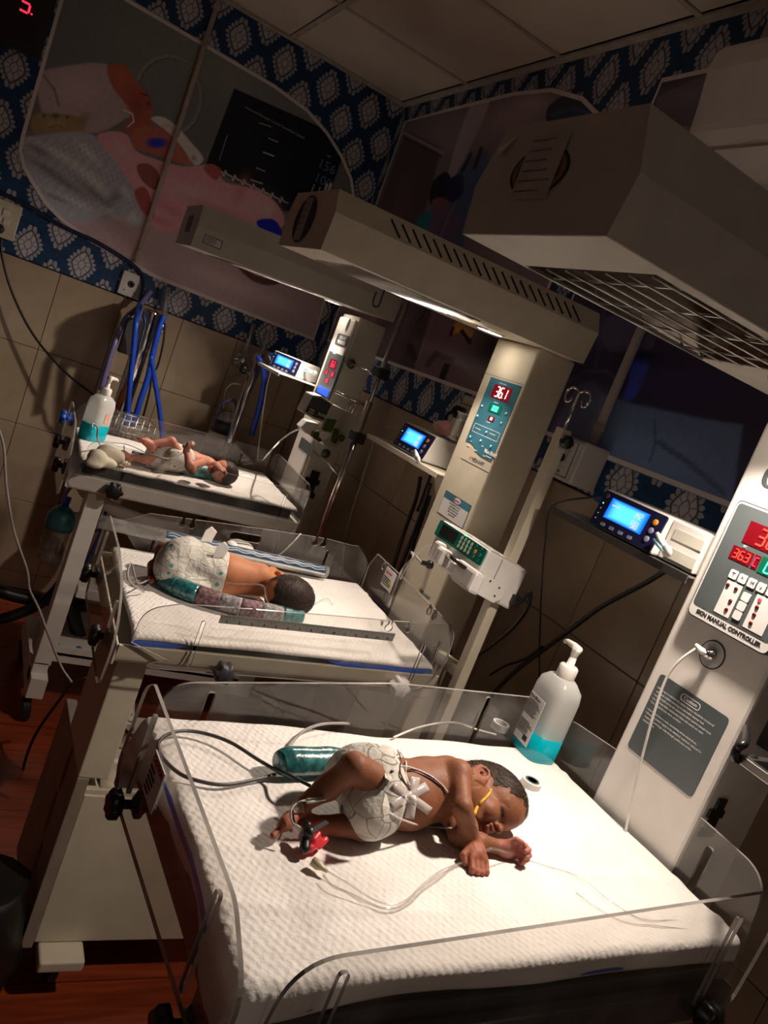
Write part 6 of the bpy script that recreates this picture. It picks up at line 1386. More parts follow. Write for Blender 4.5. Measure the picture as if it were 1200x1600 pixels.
# power strip on the middle warmer's cabinet shelf
a = on_z(191, 1072, .525); b = on_z(187, 1150, .525); d_ = (b-a); Lp = np.linalg.norm(d_); d_ /= Lp; s_ = np.cross(D_, d_)
t = thing('power_strip', 'cream multi-socket power strip on the middle warmer\'s lower shelf', 'power strip', (a+b)/2-D_*.032)
mb = MB(); mb.obox((a+b)/2-D_*.014, d_*Lp/2, s_*.034, D_*.016); obj('strip_body', mb, 'cream', t, bevel=.004)
for i in range(5):
    c_ = a+d_*Lp*(.10+.14*i)+D_*.0025; mb = MB(); mb.obox(c_, d_*Lp*.058, s_*.028, D_*.0015); so = obj('socket', mb, 'offwhite', t, bevel=.001)
    for (p_, q_) in ((-.010, .006), (.010, .006), (0, -.006)):
        mb = MB(); mb.lathe([(.0032, 0), (.0032, .0008)], c_+s_*p_+d_*q_+D_*.0016, 8); obj('socket_hole', mb, 'black', so)
mb = MB(); mb.obox(a+d_*Lp*.90+D_*.004, d_*Lp*.09, s_*.030, D_*.004); obj('raised_end', mb, mat('ochre_plastic', (.30, .22, .10), .5), t, bevel=.002)
cable('cable', 'black cord across the cream power strip', [on_z(171, 1120, .535), on_z(180, 1128, .54), on_z(205, 1148, .54), on_z(213, 1155, .53)], .0045, 'blackcable')
cable('cable', 'black cord in front of the cream power strip on the shelf', [on_z(160, 1149, .503), on_z(180, 1150, .503), on_z(205, 1151, .503), on_z(230, 1152, .503)], .0045, 'blackcable')
# black bag standing on the floor at lower left
c_ = on_y(0, 1470, 1.50)-np.array([.022, 0, 0]); mb = MB(); n = 22; G_ = []
for i in range(15):
    z = .0+.27*i/14; row = []
    for k in range(n+1):
        a_ = 2*math.pi*k/n; rr = .125*(1-.25*(i/14)**3)*(1+.07*math.sin(3*a_+i*.5)+.04*math.sin(7*a_+i)); row.append((c_[0]-.055+rr*math.cos(a_)*1.0, 1.52+rr*.9*math.sin(a_), z if i < 14 else z-.02))
    G_.append(row)
G_.append([(c_[0]-.055, 1.52, .235)]*(n+1)); mb.grid(G_); o_ = obj('black_bag', mb, 'matblack', None, True, label='black soft bag on the floor at the lower left', cat='bag', weld=True)

# ================================================================ loose cables on and around the beds
cable('cable', 'thick black cord from the nearest monitor shelf slanting down behind the guard', [on_x(1058, 880, 1.24), on_x(1010, 910, 1.26), on_x(940, 948, 1.30), on_x(890, 985, 1.32), on_x(850, 1015, 1.33), on_x(810, 1045, 1.34), on_x(770, 1085, 1.36), on_x(740, 1130, 1.38)], .0055, 'blackcable')
cable('cable', 'thin black cable joining the thick cord behind the pump bottle', [on_x(848, 1010, 1.34), on_x(820, 1030, 1.36), on_x(790, 1040, 1.37), on_x(765, 1055, 1.38)], .003, 'blackcable')
cable('cable', 'left black cord behind the middle column, under its shelf', [on_x(657, 745, 1.25), on_x(650, 780, 1.26), on_x(632, 830, 1.26), on_x(615, 885, 1.27), on_x(600, 940, 1.27)], .0062, 'blackcable')
cable('cable', 'middle black cord behind the middle column, under its shelf', [on_x(672, 755, 1.25), on_x(662, 790, 1.26), on_x(640, 850, 1.26), on_x(625, 890, 1.27), on_x(612, 930, 1.27)], .0062, 'blackcable')
cable('cable', 'right black cord behind the middle column, under its shelf', [on_x(672, 775, 1.27), on_x(660, 810, 1.28), on_x(645, 855, 1.28), on_x(633, 900, 1.28)], .0055, 'blackcable')
q_ = w1.p(c1-.025, sv, sw)+w1.V*.026
cable('sensor_cable', 'white sensor cable hanging down the nearest column', [pe+w1.V*.018+N1*.004, on_x(1062, 1032, 1.095), on_x(1040, 1062, 1.09), on_x(1020, 1120, 1.09), on_x(1004, 1180, 1.095), on_x(993, 1225, 1.10), on_x(984, 1265, 1.105), on_x(977, 1300, 1.106)], .0023, 'whitetube')
kq = w2.p(c2-.03, kv, kw)
cable('sensor_cable', 'pale sensor cable curling from the middle column socket', [kq, kq+np.array([-.02, .03, .012]), on_x(645, 872, 1.07), on_x(630, 888, 1.06), on_x(622, 905, 1.05), on_x(613, 930, 1.05), on_x(607, 948, 1.04)], .003, 'greytube')
cable('sensor_cable', 'thin white cable from the middle pump to the bed', [on_x(678, 850, 1.03), on_x(655, 862, 1.03), on_x(640, 880, 1.03), on_x(626, 905, 1.03)], .0018, 'whitetube')
cable('cable', 'pale tube curving from the far column pump to the bed', [on_x(473, 668, 1.06), on_x(455, 676, 1.05), on_x(437, 690, 1.03), on_x(420, 708, 1.0), bed3(405, 722, .01), bed3(380, 726, .004)], .003, 'whitetube')
# nearest bed
cable('sensor_cable', 'dark grey cable looping over the foot of the nearest bed', [bz(430, 1203, .01), bz(400, 1185, .01), bz(360, 1160, .008), bz(320, 1146, .006), bz(285, 1142, .006), bz(258, 1150, .010), bz(247, 1165, .008), bz(255, 1185, .004), bz(280, 1208, .004), bz(310, 1220, .004), bz(350, 1226, .004), bz(395, 1219, .004), bz(430, 1210, .006)], .0026, mat('charcoal_cable', (.05, .045, .045), .4))
cable('sensor_cable', 'thin black cable curling from the teal roll under the baby leg', [bz(428, 1200, .016), bz(445, 1208, .022), bz(465, 1218, .028), bz(485, 1228, .03)], .0024, 'blackcable')
cable('sensor_cable', 'grey cable arching behind the teal roll on the nearest bed', [bz(448, 1172, .004), bz(458, 1158, .006), bz(475, 1142, .010), bz(500, 1132, .012), bz(530, 1130, .008), bz(545, 1131, .004)], .0024, 'greytube')
cable('sensor_cable', 'white cable arching across the far edge of the nearest bed', [bz(615, 1152, .004), bz(650, 1138, .006), bz(685, 1130, .010), bz(715, 1130, .012), bz(745, 1140, .008), bz(775, 1148, .004)], .0020, 'whitetube')
t = thing('feeding_tube', 'clear feeding tube with a connector lying in front of the nearest baby', 'tube', bz(600, 1400))
for r_, pts in ((.0015, [(741, 1346, .004), (712, 1352, .003), (690, 1368, .003), (665, 1385, .003), (645, 1405, .003), (625, 1418, .003), (600, 1420, .003), (570, 1408, .003), (545, 1395, .003), (520, 1385, .003), (505, 1368, .004)]), (.0012, [(720, 1348, .003), (690, 1360, .003), (660, 1382, .003), (640, 1402, .003), (615, 1414, .003), (580, 1404, .003), (540, 1378, .003), (506, 1358, .004)])):
    mb = MB(); mb.tube(spline([bz(*p) for p in pts], 8), r_, 7); obj('tube', mb, 'cleartube', t, True)
a, b = bz(488, 1345, .005), bz(512, 1362, .004); mb = MB(); mb.tube([a, a*.6+b*.4, a*.3+b*.7, b], [.0055, .006, .003, .002], 12); obj('connector', mb, mat('yellowed_connector', (.55, .48, .34), .3), t, True)
cable('tube', 'thin clear line wandering from the baby hand to the head end of the bed', [bz(795, 1335, .003), bz(850, 1352, .003), bz(905, 1370, .003), bz(950, 1405, .003), bz(1000, 1435, .003), bz(1050, 1438, .003), bz(1095, 1440, .004)], .0008, 'cleartube', 'tube')
cable('tube', 'second thin clear line near the front guard of the nearest bed', [bz(900, 1395, .003), bz(935, 1420, .003), bz(975, 1440, .003), bz(1030, 1447, .003), bz(1100, 1455, .003)], .0008, 'cleartube', 'tube')
# teal wrapped roll by the feet
def wrap_roll(name, label, pts, rs, mats_, cat='roll'):
    t = thing(name, label, cat, pts[0]); P = spline(pts, 10); R = np.interp(np.linspace(0, 1, len(P)), np.linspace(0, 1, len(rs)), rs); k = len(mats_); n = len(P)
    for i, m_ in enumerate(mats_):
        a, b = int(i*(n-1)/k), int((i+1)*(n-1)/k)+1; seg = P[a:b]; mb = MB(); mb.tube(seg, [R[a+j]*(1+.015*math.sin((a+j)*.45)) for j in range(b-a)], 18); obj('wrapped_section', mb, m_, t, True)
    return t
wrap_roll('rolled_cloth', 'teal plastic-wrapped cloth roll behind the nearest baby\'s legs', [bz(436, 1192, .019), bz(450, 1190, .020), bz(480, 1190, .021), bz(510, 1190, .021), bz(540, 1192, .021)], [.016, .021, .020, .021, .02], ['teal'])
"""middle bed roll"""
M['maroonplaid'] = mat('plaid_maroon_grey', (.16, .09, .10), .6, var=.7, vscale=120, bmp=.4, bscale=120); M['greyplaid'] = mat('plaid_grey', (.22, .20, .21), .6, var=.5, vscale=150, bmp=.4, bscale=120); M['teallite'] = mat('teal_cloth', (.06, .19, .19), .4, var=.4, vscale=100, bmp=.5, bscale=100)
wrap_roll('rolled_cloth', 'teal and maroon plaid cloth roll along the middle baby', [bed2(256, 905, .018), bed2(290, 922, .02), bed2(340, 938, .02), bed2(385, 950, .02), bed2(430, 958, .02), bed2(470, 962, .018)], [.020, .023, .020, .020, .021, .019], ['teal', 'teal', 'maroonplaid', 'greyplaid', 'maroonplaid', 'greyplaid', 'teallite'])
wrap_roll('rolled_cloth', 'teal cloth roll along the farthest baby', [bed3(205, 712, .012), bed3(240, 720, .016), bed3(270, 727, .02), bed3(300, 733, .024), bed3(337, 742, .022)], [.018, .018, .022, .026, .024], ['teallite', 'offwhite', 'teallite', 'teallite'])
def lump(name, label, cat, blobs, m, seed=1):
    """soft crumpled cloth from overlapping swellings, one continuous surface"""
    o, v, f_ = None, None, None
    V, Fc, _ = sdf_mesh([('e', np.array(c), r, None) for c, r in blobs], .0025, .012)
    V = V+np.stack([wob(V[:, 1]*3, V[:, 2]*3, seed+i, 8, 10, 60) for i in range(3)], 1)*.0016
    mb = MB(); mb.v = [tuple(p) for p in V]; mb.f = [tuple(q) for q in Fc]; mb.mi = [0]*len(Fc); return obj(name, mb, m, None, True, label=label, cat=cat)

def sensor_clip(P, d1, label):
    t = thing('finger_clip_sensor', label, 'sensor', P, 'clip sensors lying by the monitors'); d1 = np.array(d1, float); d1 /= np.linalg.norm(d1); sd = np.cross(D_, d1); sd /= np.linalg.norm(sd)
    for q, m_ in ((1, 'whitetube'), (-1, 'paleblue')):
        mb = MB(); mb.tube([P-d1*.018+D_*q*.006+sd*0, P+D_*q*.004, P+d1*.020+D_*q*.003], [.004, .0055, .0045], 10); obj('clip_jaw', mb, m_, t, True)
    mb = MB(); mb.lathe([(.010, -.003), (.011, 0), (.010, .003)], P+d1*.024, 18, sd*.6+D_*.2); obj('round_pad', mb, 'whitetube', t, True); return t
sensor_clip(on_x(1032, 848, 1.098), (-.1, -1, -.35), 'white clip sensor resting on the lip of the nearest monitor shelf')
sensor_clip(on_x(650, 712, 1.105), (-.1, -1, -.3), 'white clip sensor resting on the lip of the middle monitor shelf')
sensor_clip(on_y(483, 580, 2.98), (.8, -.6, .0), 'grey clip sensor hooked on the farthest monitor shelf')
# cup and wrapped bundle standing on the middle monitor
zt_ = CAMZ-.195+.086
P_ = np.array([1.205, 1.895, zt_]); t = thing('clear_cup', 'clear cup with white rim standing on the middle monitor by the column', 'cup', P_)
mb = MB(); mb.lathe([(.017, 0), (.021, .055), (.026, .056), (.026, .059), (.019, .059), (.015, .002)], P_, 24); obj('cup_body', mb, M['cleartube'], t, True)
mb = MB(); mb.lathe([(.0135, .012), (.0145, .075), (.018, .076), (.018, .079), (.001, .079)], P_, 20); obj('inner_cup', mb, mat('pale_cup', (.55, .60, .66), .3), t, True)
P_ = np.array([1.215, 1.975, zt_]); t = thing('wrapped_bundle', 'small cream and pink wrapped bundle on top of the middle monitor', 'bundle', P_)
organic('cream_wrap', [pr_c(P_+np.array([0, .030, .018]), P_+np.array([0, -.005, .020]), .016, .020), pr_c(P_+np.array([0, .050, .016]), P_+np.array([0, .030, .018]), .011, .012)], mat('cream_wrap', (.60, .52, .38), .6, bmp=.4), t, .002, .006)
organic('pink_wrap', [pr_c(P_+np.array([-.004, -.005, .020]), P_+np.array([-.004, -.030, .018]), .021, .017)], mat('pink_wrap', (.62, .28, .26), .6, bmp=.4), t, .002, .006)
# ================================================================ the babies
def skinmat():
    m = vcmat('newborn_skin', .55, .28, sub=.10, bmp=.7, bscale=240); return m
M['skin'] = skinmat(); M['hair'] = None
def hairmat():
    m, nt, b = newmat('fine_dark_hair'); n = noise(nt, 260, 4); k = X(n.outputs['Fac'])
    nt.links.new(mixc(k.step(.3, .7), (.010, .006, .005), (.050, .027, .018)), b.inputs['Base Color']); b.inputs['Roughness'].default_value = .6; b.inputs['Specular IOR Level'].default_value = .2; bump(nt, b, n.outputs['Fac'], .8, .001); return m
M['hair'] = hairmat(); M['strand'] = mat('hair_strand', (.03, .018, .013), .35)
def diapermat():
    m, nt, b = newmat('printed_diaper')
    tc = nt.nodes.new('ShaderNodeTexCoord')
    v = nt.nodes.new('ShaderNodeTexVoronoi'); v.feature = 'DISTANCE_TO_EDGE'; v.inputs['Scale'].default_value = 36; v.inputs['Randomness'].default_value = .45; nt.links.new(tc.outputs['Object'], v.inputs['Vector'])
    v2 = nt.nodes.new('ShaderNodeTexVoronoi'); v2.inputs['Scale'].default_value = 36; v2.inputs['Randomness'].default_value = .45; nt.links.new(tc.outputs['Object'], v2.inputs['Vector'])
    ed = X(v.outputs['Distance']).lt(.018); ce_ = X(v2.outputs['Distance']).lt(.20)
    sp = nt.nodes.new('ShaderNodeSeparateColor'); nt.links.new(v2.outputs['Color'], sp.inputs[0]); r = X(sp.outputs[0])
    base = mixc(X(noise(nt, 30).outputs['Fac']).step(.3, .7), (.50, .48, .43), (.62, .59, .54))
    c = mixc(ed*.75, base, (.13, .10, .08)); c = mixc(ce_*r.gt(.66), c, (.08, .26, .25)); c = mixc(ce_*r.lt(.20)*.8, c, (.50, .33, .10))
    nt.links.new(c, b.inputs['Base Color']); b.inputs['Roughness'].default_value = .7; bump(nt, b, noise(nt, 55, 5).outputs['Fac'], .9, .005); return m
M['diaper'] = diapermat()
SK = (.215, .080, .038); SKR = (.33, .112, .068); SKD = (.155, .058, .033)
B = bz
n_ = lambda v: np.asarray(v, float)/np.linalg.norm(v)
def hand(prims, wrist, palm_c, fdir, side, nrm, s, curl, col=SKR, tips=None, thumb=1):
    """palm plus four unequal bent fingers and a thumb; fdir finger direction, side across the palm, nrm back of hand"""
    fdir = n_(fdir); side = n_(side-fdir*(side@fdir)); nr_ = np.cross(fdir, side); nrm = nr_ if nr_@np.asarray(nrm) > 0 else -nr_
    prims.append(pr_c(wrist, palm_c, .0095*s, .0098*s, col=col)); 
    for q in (-1, 1): prims.append(pr_c(palm_c+side*.006*s*q-fdir*.006*s, palm_c+side*.0085*s*q+fdir*.006*s, .0066*s, .0058*s, col=col))
    L = (.0125, .0145, .0138, .0112)
    for i in range(4):
        o = palm_c+side*(-.0105+.0070*i)*s+fdir*.009*s; p = o; d = fdir.copy(); nn = nrm.copy()
        for j in range(3):
            ang = curl*(.55+.25*j); c_, s_ = math.cos(ang), math.sin(ang)
            d, nn = d*c_-nn*s_, nn*c_+d*s_
            l = L[i]*s*(.95, .72, .55)[j]; q = p+d*l; prims.append(pr_c(p, q, .0039*s, .0035*s, .0014, col)); p = q
    o = palm_c+side*.011*s*thumb-fdir*.004*s; q = o+n_(side*thumb*.7+fdir*.7-nrm*.3)*.011*s; prims.append(pr_c(o, q, .0048*s, .0040*s, .003, col)); prims.append(pr_c(q, q+n_(fdir-side*thumb*.35-nrm*.4)*.010*s, .0039*s, .0035*s, .0015, col))
def foot(prims, ankle, toe, side, s, col=SKR, sole=None):
    d = n_(toe-ankle); heel = ankle-d*.004*s+(sole if sole is not None else -D_)*.007*s
    prims.append(pr_e(heel, .0095*s, col=col)); ball_ = toe-d*.010*s
    prims.append(pr_c(heel, ball_, .009*s, .0085*s, col=col))
    for q in (-1, 1): prims.append(pr_c(ball_-d*.012*s, ball_+side*.0055*s*q, .007*s, .0070*s, col=col))
    for i in range(5):
        o = ball_+side*(-.0105+.0052*i)*s+d*.004*s; l = (.0105, .0085, .0080, .0072, .0062)[i]*s; prims.append(pr_c(o, o+d*l, (.0042, .0031, .0030, .0029, .0027)[i]*s, (.0042, .0031, .003, .0029, .0027)[i]*s, .0013, col))
# ---------------------------------------------------------------- nearest baby
U = n_((.88, .35, .25)); Fv = np.array([.05, -.87, -.45]); Fv = n_(Fv-U*(U@Fv)); S = np.cross(Fv, U); Fv = n_(Fv+S*.22); S = np.cross(Fv, U)
HC = B(742, 1241, .038); RH = np.stack([Fv, S, U])
H = lambda f, s, u: HC+Fv*f+S*s+U*u
K = lambda f, s, u: H(f-.006, s, u)
P = []
P += [pr_e(H(.016, 0, .025), (.055, .0375, .047), RH), pr_e(H(-.008, 0, .016), (.038, .034, .036), RH)]
P += [pr_e(K(.028, 0, -.012), (.031, .029, .034), RH), pr_e(K(.034, 0, -.036), (.016, .017, .012), RH), pr_e(K(.047, 0, -.040), .0072), pr_e(K(.056, 0, .018), (.013, .024, .022), RH)]
for q in (-1, 1):
    P += [pr_e(K(.040, .0175*q, -.020), (.0155, .0135, .0165), RH), pr_c(K(.052, .009*q, .010), K(.047, .024*q, .010), .0052, .0045), pr_c(K(.020, .024*q, -.030), K(.036, .013*q, -.042), .009, .009)]
P += [pr_c(K(.058, 0, .004), K(.0655, 0, -.013), .0040, .0052, .004), pr_e(K(.0665, 0, -.0145), .0054, k=.003)]
for q in (-1, 1): P += [pr_e(K(.0600, .0055*q, -.0165), (.0048, .0040, .0040), RH, .0025)]
LIP = (.24, .075, .060)
P += [pr_c(K(.0575, -.0085, -.0275), K(.0610, 0, -.0255), .0033, .0040, .003, LIP), pr_c(K(.0610, 0, -.0255), K(.0575, .0085, -.0275), .0040, .0033, .003, LIP), pr_c(K(.0555, -.0065, -.0335), K(.0575, 0, -.0345), .0034, .0042, .003, LIP), pr_c(K(.0575, 0, -.0345), K(.0555, .0065, -.0335), .0042, .0034, .003, LIP)]
CUT = []
for q in (-1, 1):
    P += [pr_e(K(.0505, .0165*q, -.0005), (.0068, .0088, .0068), RH, .003, SKD)]
    CUT += [pr_c(K(.0570, .0090*q, -.0035), K(.0585, .0165*q, -.0052), .0009, .0009, .0012), pr_c(K(.0585, .0165*q, -.0052), K(.0535, .0245*q, -.0030), .0009, .0008, .0012)]
    CUT += [pr_c(K(.0575, .0085*q, .0055), K(.0560, .0225*q, .0055), .0009, .0009, .002), pr_e(K(.0655, .0045*q, -.0190), .0012, k=.001)]
CUT += [pr_c(K(.0625, -.0085, -.0302), K(.0640, 0, -.0298), .0012, .0012, .0012), pr_c(K(.0640, 0, -.0298), K(.0625, .0085, -.0302), .0012, .0012, .0012), pr_c(K(.0600, .011, -.018), K(.0535, .0165, -.030), .0012, .001, .004)]
# ears
EARC = (.27, .105, .065)
for q in (-1, 1):
    if q < 0: continue
    E_ = lambda f, u, s=0: H(-.004+f-.0*u, (.0375+s)*q, -.006+u)
    arc = [(.0065, -.0035, 0), (.0085, .0045, .001), (.0070, .0115, .0025), (.0015, .0160, .004), (-.0050, .0150, .0055), (-.0098, .0100, .0065), (-.0108, .0020, .006), (-.0092, -.0060, .0045), (-.0055, -.0120, .003), (-.0005, -.0150, .002)]
    for a, b in zip(arc[:-1], arc[1:]): P.append(pr_c(E_(a[0], a[1], a[2]), E_(b[0], b[1], b[2]), .0021, .0021, .0015, EARC))
    P += [pr_e(E_(.001, -.0145, .002), (.0038, .0024, .0042), RH, .002, EARC), pr_c(E_(-.0065, -.004, .002), E_(-.004, .009, .002), .0018, .0018, .002, EARC), pr_e(E_(-.003, .0, -.0008), (.0085, .002, .0135), RH, .0015, SKD), pr_e(E_(.0065, -.002, .001), (.0022, .0024, .0034), RH, .0015, EARC)]  # dark disc: shade of the ear hollow put into the skin colour
    CUT += [pr_e(E_(.0000, .0000, .0038), (.0040, .0036, .0065), RH, .0015)]
# trunk, lying on its side
P += [pr_c(B(742, 1240, .036), B(715, 1236, .042), .021, .025, .012), pr_c(B(712, 1232, .047), B(665, 1234, .043), .037, .0405, .02), pr_c(B(665, 1234, .043), B(615, 1236, .042), .0405, .0385, .02), pr_c(B(615, 1236, .042), B(575, 1232, .044), .040, .042, .02)]
P += [pr_e(B(640, 1256, .034), .033, k=.02), pr_e(B(700, 1205, .070), .020, k=.015)]
for i in range(5): CUT.append(pr_c(B(650+13*i, 1205, .098), B(655+12.5*i, 1268, .075), .0012, .0010, .007))
# upper arm and forearm reaching forwards, hand resting on the sheet
sh, el, wr = B(716, 1208, .082), B(722, 1262, .062), B(739, 1318, .016)
P += [pr_e(sh, .0185, k=.012), pr_c(sh, el, .0160, .0135, .008), pr_c(el, B(731, 1292, .036), .0140, .0128, .006), pr_c(B(731, 1292, .036), wr, .0128, .0096, .006)]
CUT += [pr_c(B(726, 1316, .031), B(748, 1314, .028), .0010, .0010, .002), pr_c(B(727, 1321, .028), B(749, 1319, .025), .0008, .0008, .002), pr_c(B(712, 1262, .079), B(733, 1260, .074), .0010, .0010, .003)]
fd = n_(B(752, 1366, .004)-wr); sdv = n_(B(770, 1350, .008)-B(738, 1356, .008)); hand(P, wr, B(745, 1335, .0125), fd, sdv, n_(np.cross(sdv, fd)) if np.cross(sdv, fd)[2] > 0 else n_(np.cross(fd, sdv)), 1.12, .50, SKR, thumb=-1)
# lower arm under the chin, fist at the right
e2, w2_ = B(716, 1306, .014), B(784, 1324, .0135)
P += [pr_c(B(705, 1275, .022), e2, .0150, .0130, .01), pr_c(e2, B(750, 1316, .0155), .0125, .0120, .006), pr_c(B(750, 1316, .0155), w2_, .0118, .0088, .006)]
SKP = (.45, .17, .13)
fd2 = n_(B(812, 1322, .018)-w2_); sd2 = n_(B(806, 1338, .006)-B(803, 1318, .026)); nn2 = n_(np.cross(fd2, sd2)); nn2 = nn2 if nn2@(CO-w2_) < 0 else -nn2; nn2 = n_(A_*.3+B_*.85+D_*.2)
hand(P, w2_, B(796, 1327, .0145), fd2, sd2, nn2, 1.0, 1.15, SKP, thumb=-1)
# legs: right folded up over the diaper, left lying in front
k1, a1 = B(553, 1199, .088), B(474, 1256, .030)
P += [pr_c(B(578, 1215, .075), k1, .022, .0185, .008), pr_e(k1, .0178, k=.006, col=(.26, .10, .055)), pr_c(k1, B(512, 1230, .052), .0168, .0160, .006), pr_c(B(512, 1230, .052), a1, .0160, .0100, .006)]
foot(P, a1, B(439, 1294, .018), n_(A_*.5+D_*.3+B_*.3), .95)
k2, a2 = B(566, 1294, .016), B(503, 1285, .0135)
P += [pr_c(B(590, 1255, .030), k2, .022, .0155, .008), pr_c(k2, B(530, 1290, .0150), .0145, .0130, .006), pr_c(B(530, 1290, .0150), a2, .0130, .0092, .006)]
foot(P, a2, B(468, 1281, .014), n_(np.cross(n_(B(468, 1281, .014)-a2), D_)), .92, (.42, .11, .085))  # the sensor's red glow is put into this foot's skin colour
def shade_face(V, col):
    r = np.stack([(V-HC)@Fv+.006, (V-HC)@S, (V-HC)@U], 1)
    for q in (-1, 1):        # lash line and brow are darker skin
        for t in np.linspace(0, 1, 14):
            c = np.array([.058-.0045*(t-.35)**2*4, (.0085+.0165*t)*q, -.0038-.0020*math.sin(math.pi*t)]); d = np.linalg.norm(r-c, axis=1); w_ = np.exp(-(d/.0019)**2)[:, None]*1.0; col = col*(1-w_)+np.array((.03, .012, .009))*w_
        for t in np.linspace(0, 1, 8):
            c = np.array([.060-.010*t, (.008+.018*t)*q, .0125]); d = np.linalg.norm(r-c, axis=1); w_ = np.exp(-(d/.0028)**2)[:, None]*.10; col = col*(1-w_)+np.array((.07, .03, .02))*w_
    for t in np.linspace(-1, 1, 12):  # crease shade between the lips, put into the vertex colour
        c = np.array([.0620-.004*t*t, .0085*t, -.0300]); d = np.linalg.norm(r-c, axis=1); w_ = np.exp(-(d/.0014)**2)[:, None]*.85; col = col*(1-w_)+np.array((.06, .02, .015))*w_
    return col
FL = ZB+.0045
b1 = thing('baby', 'newborn baby in a printed diaper asleep on its side, on the nearest warmer', 'baby', B(690, 1260, 0), 'babies in the warmers')
organic('body', P, 'skin', b1, .00125, .006, CUT, .0015, SK, FL, shade_face, smooth=1)
# hair: cap of short dark hair, with loose strands over it
def hairy(p):
    f, s, u = (p-HC)@Fv, (p-HC)@S, (p-HC)@U; e = .0035*math.sin(f*260)+.0025*math.sin(f*610+1)+.002*math.sin(s*500)
    if np.linalg.norm(p-H(.008, 0, .018)) > .078 or p[2] < ZB+.006: return False
    if abs(f+.004) < .0135 and abs(u+.006) < .020 and s > .030: return False
    if f < -.006: return u > -.026+e+max(0, -f-.02)*.6
    if f < .012: return u > .010+e
    return u > .010+(f-.012)*.58+e
def grow_hair(body, keep, par, lift, flow, n, L0, seed, rad=.00022):
    w0 = WORLD0[body.name]; me = body.data; vs = {}; V = []; fs = []; cen = []
    for p in me.polygons:
        c = np.array(p.center)+w0
        if not keep(c): continue
        q = []
        for i in p.vertices:
            if i not in vs: vs[i] = len(V); V.append(np.array(me.vertices[i].co)+w0+np.array(me.vertices[i].normal)*lift)
            q.append(vs[i])
        fs.append(tuple(q)); cen.append((c, np.array(p.normal)))
    mb = MB(); mb.add(V, fs); h_ = obj('hair', mb, 'hair', par, True)
    mb = MB(); r_ = random.Random(seed)
    for _ in range(n):
        c, nn = r_.choice(cen); td = n_(np.array(flow(c))+np.array([r_.gauss(0, .22) for _ in range(3)])); td = n_(td-nn*(td@nn)); L = L0*r_.uniform(.6, 1.3); c = c+nn*lift*.7
        mb.tube([c, c+td*L*.5+nn*.0011, c+td*L+nn*.0002], [rad, rad*.9, rad*.3], 3, False)
    obj('loose_hair', mb, 'strand', h_, True, kind='stuff'); return h_
body1 = [o for o in b1.children if o.name.startswith('body')][0]
grow_hair(body1, hairy, b1, .0009, lambda c: Fv*.75+U*(.45 if (c-HC)@Fv > .01 else -.3)-S*.25, 1700, .011, 4)
# diaper
dp_ = [pr_e(B(563, 1206, .062), (.040, .040, .036)), pr_e(B(585, 1214, .062), (.036, .040, .040)), pr_e(B(588, 1240, .048), (.038, .046, .046)), pr_e(B(572, 1262, .036), (.034, .040, .034)), pr_e(B(580, 1284, .026), (.024, .020, .022)), pr_e(B(540, 1214, .045), (.030, .030, .030)), pr_c(B(600, 1185, .07), B(604, 1280, .03), .018, .016)]
dcut = [pr_c(B(590, 1222, .095), B(553, 1199, .090), .0215, .0215, .004), pr_c(B(553, 1199, .088), B(512, 1230, .052), .0205, .0195, .004), pr_c(B(512, 1230, .052), B(470, 1258, .03), .0195, .017, .004), pr_c(B(572, 1298, .010), B(530, 1290, .012), .0165, .0145, .004), pr_c(B(520, 1250, .055), B(575, 1258, .079), .006, .002, .012), pr_c(B(545, 1270, .058), B(600, 1262, .070), .003, .002, .008)]
organic('diaper', dp_, 'diaper', b1, .002, .014, dcut, None, (.6, .6, .6), ZB+.006, smooth=2)
# frilled diaper waist tabs
for (pts, nm) in (([(604, 1178, .085), (614, 1196, .088), (611, 1222, .088), (602, 1216, .09), (598, 1195, .09)], 'diaper_tab'), ([(603, 1240, .078), (609, 1262, .066), (607, 1284, .05), (600, 1280, .055), (598, 1258, .075)], 'diaper_tab')):
    Q = [B(*p) for p in pts]; mb = MB(); c_ = sum(Q)/len(Q); nn_ = n_(np.cross(Q[1]-Q[0], Q[2]-Q[0])); mb.add([q+nn_*.0006 for q in Q]+[q-nn_*.0006 for q in Q], [tuple(range(len(Q))), tuple(range(2*len(Q)-1, len(Q)-1, -1))]+[(i, (i+1) % len(Q), (i+1) % len(Q)+len(Q), i+len(Q)) for i in range(len(Q))]); obj(nm, mb, 'diaper', b1)
# electrode tapes crossed on the side of the belly: each laid on the skin by marching along the sight of the surface
TR = [p for p in P]
def skin_at(px, py, off=.0008):
    d = ray(px, py); d = d/np.linalg.norm(d); t = 1.0
    t0 = np.linalg.norm(B(px, py, .13)-CO); T = t0+np.arange(0, .22, .0006); Q = CO+d*T[:, None]; D0 = np.full(len(T), 1.)
    for p in TRK:
        q = prim_d(p, Q); kk = .012; h_ = np.maximum(kk-np.abs(D0-q), 0)/kk; D0 = np.minimum(D0, q)-h_*h_*kk/4
    i = np.argmax(D0 < off); return Q[i] if (D0 < off).any() else B(px, py, .002)
from mathutils.bvhtree import BVHTree
def bvh(o): me = o.data; w0 = WORLD0[o.name]; return BVHTree.FromPolygons([tuple(np.array(v.co)+w0) for v in me.vertices], [tuple(p.vertices) for p in me.polygons])
BV = [bvh(o) for o in b1.children if o.name.split('.')[0] in ('body', 'diaper')]
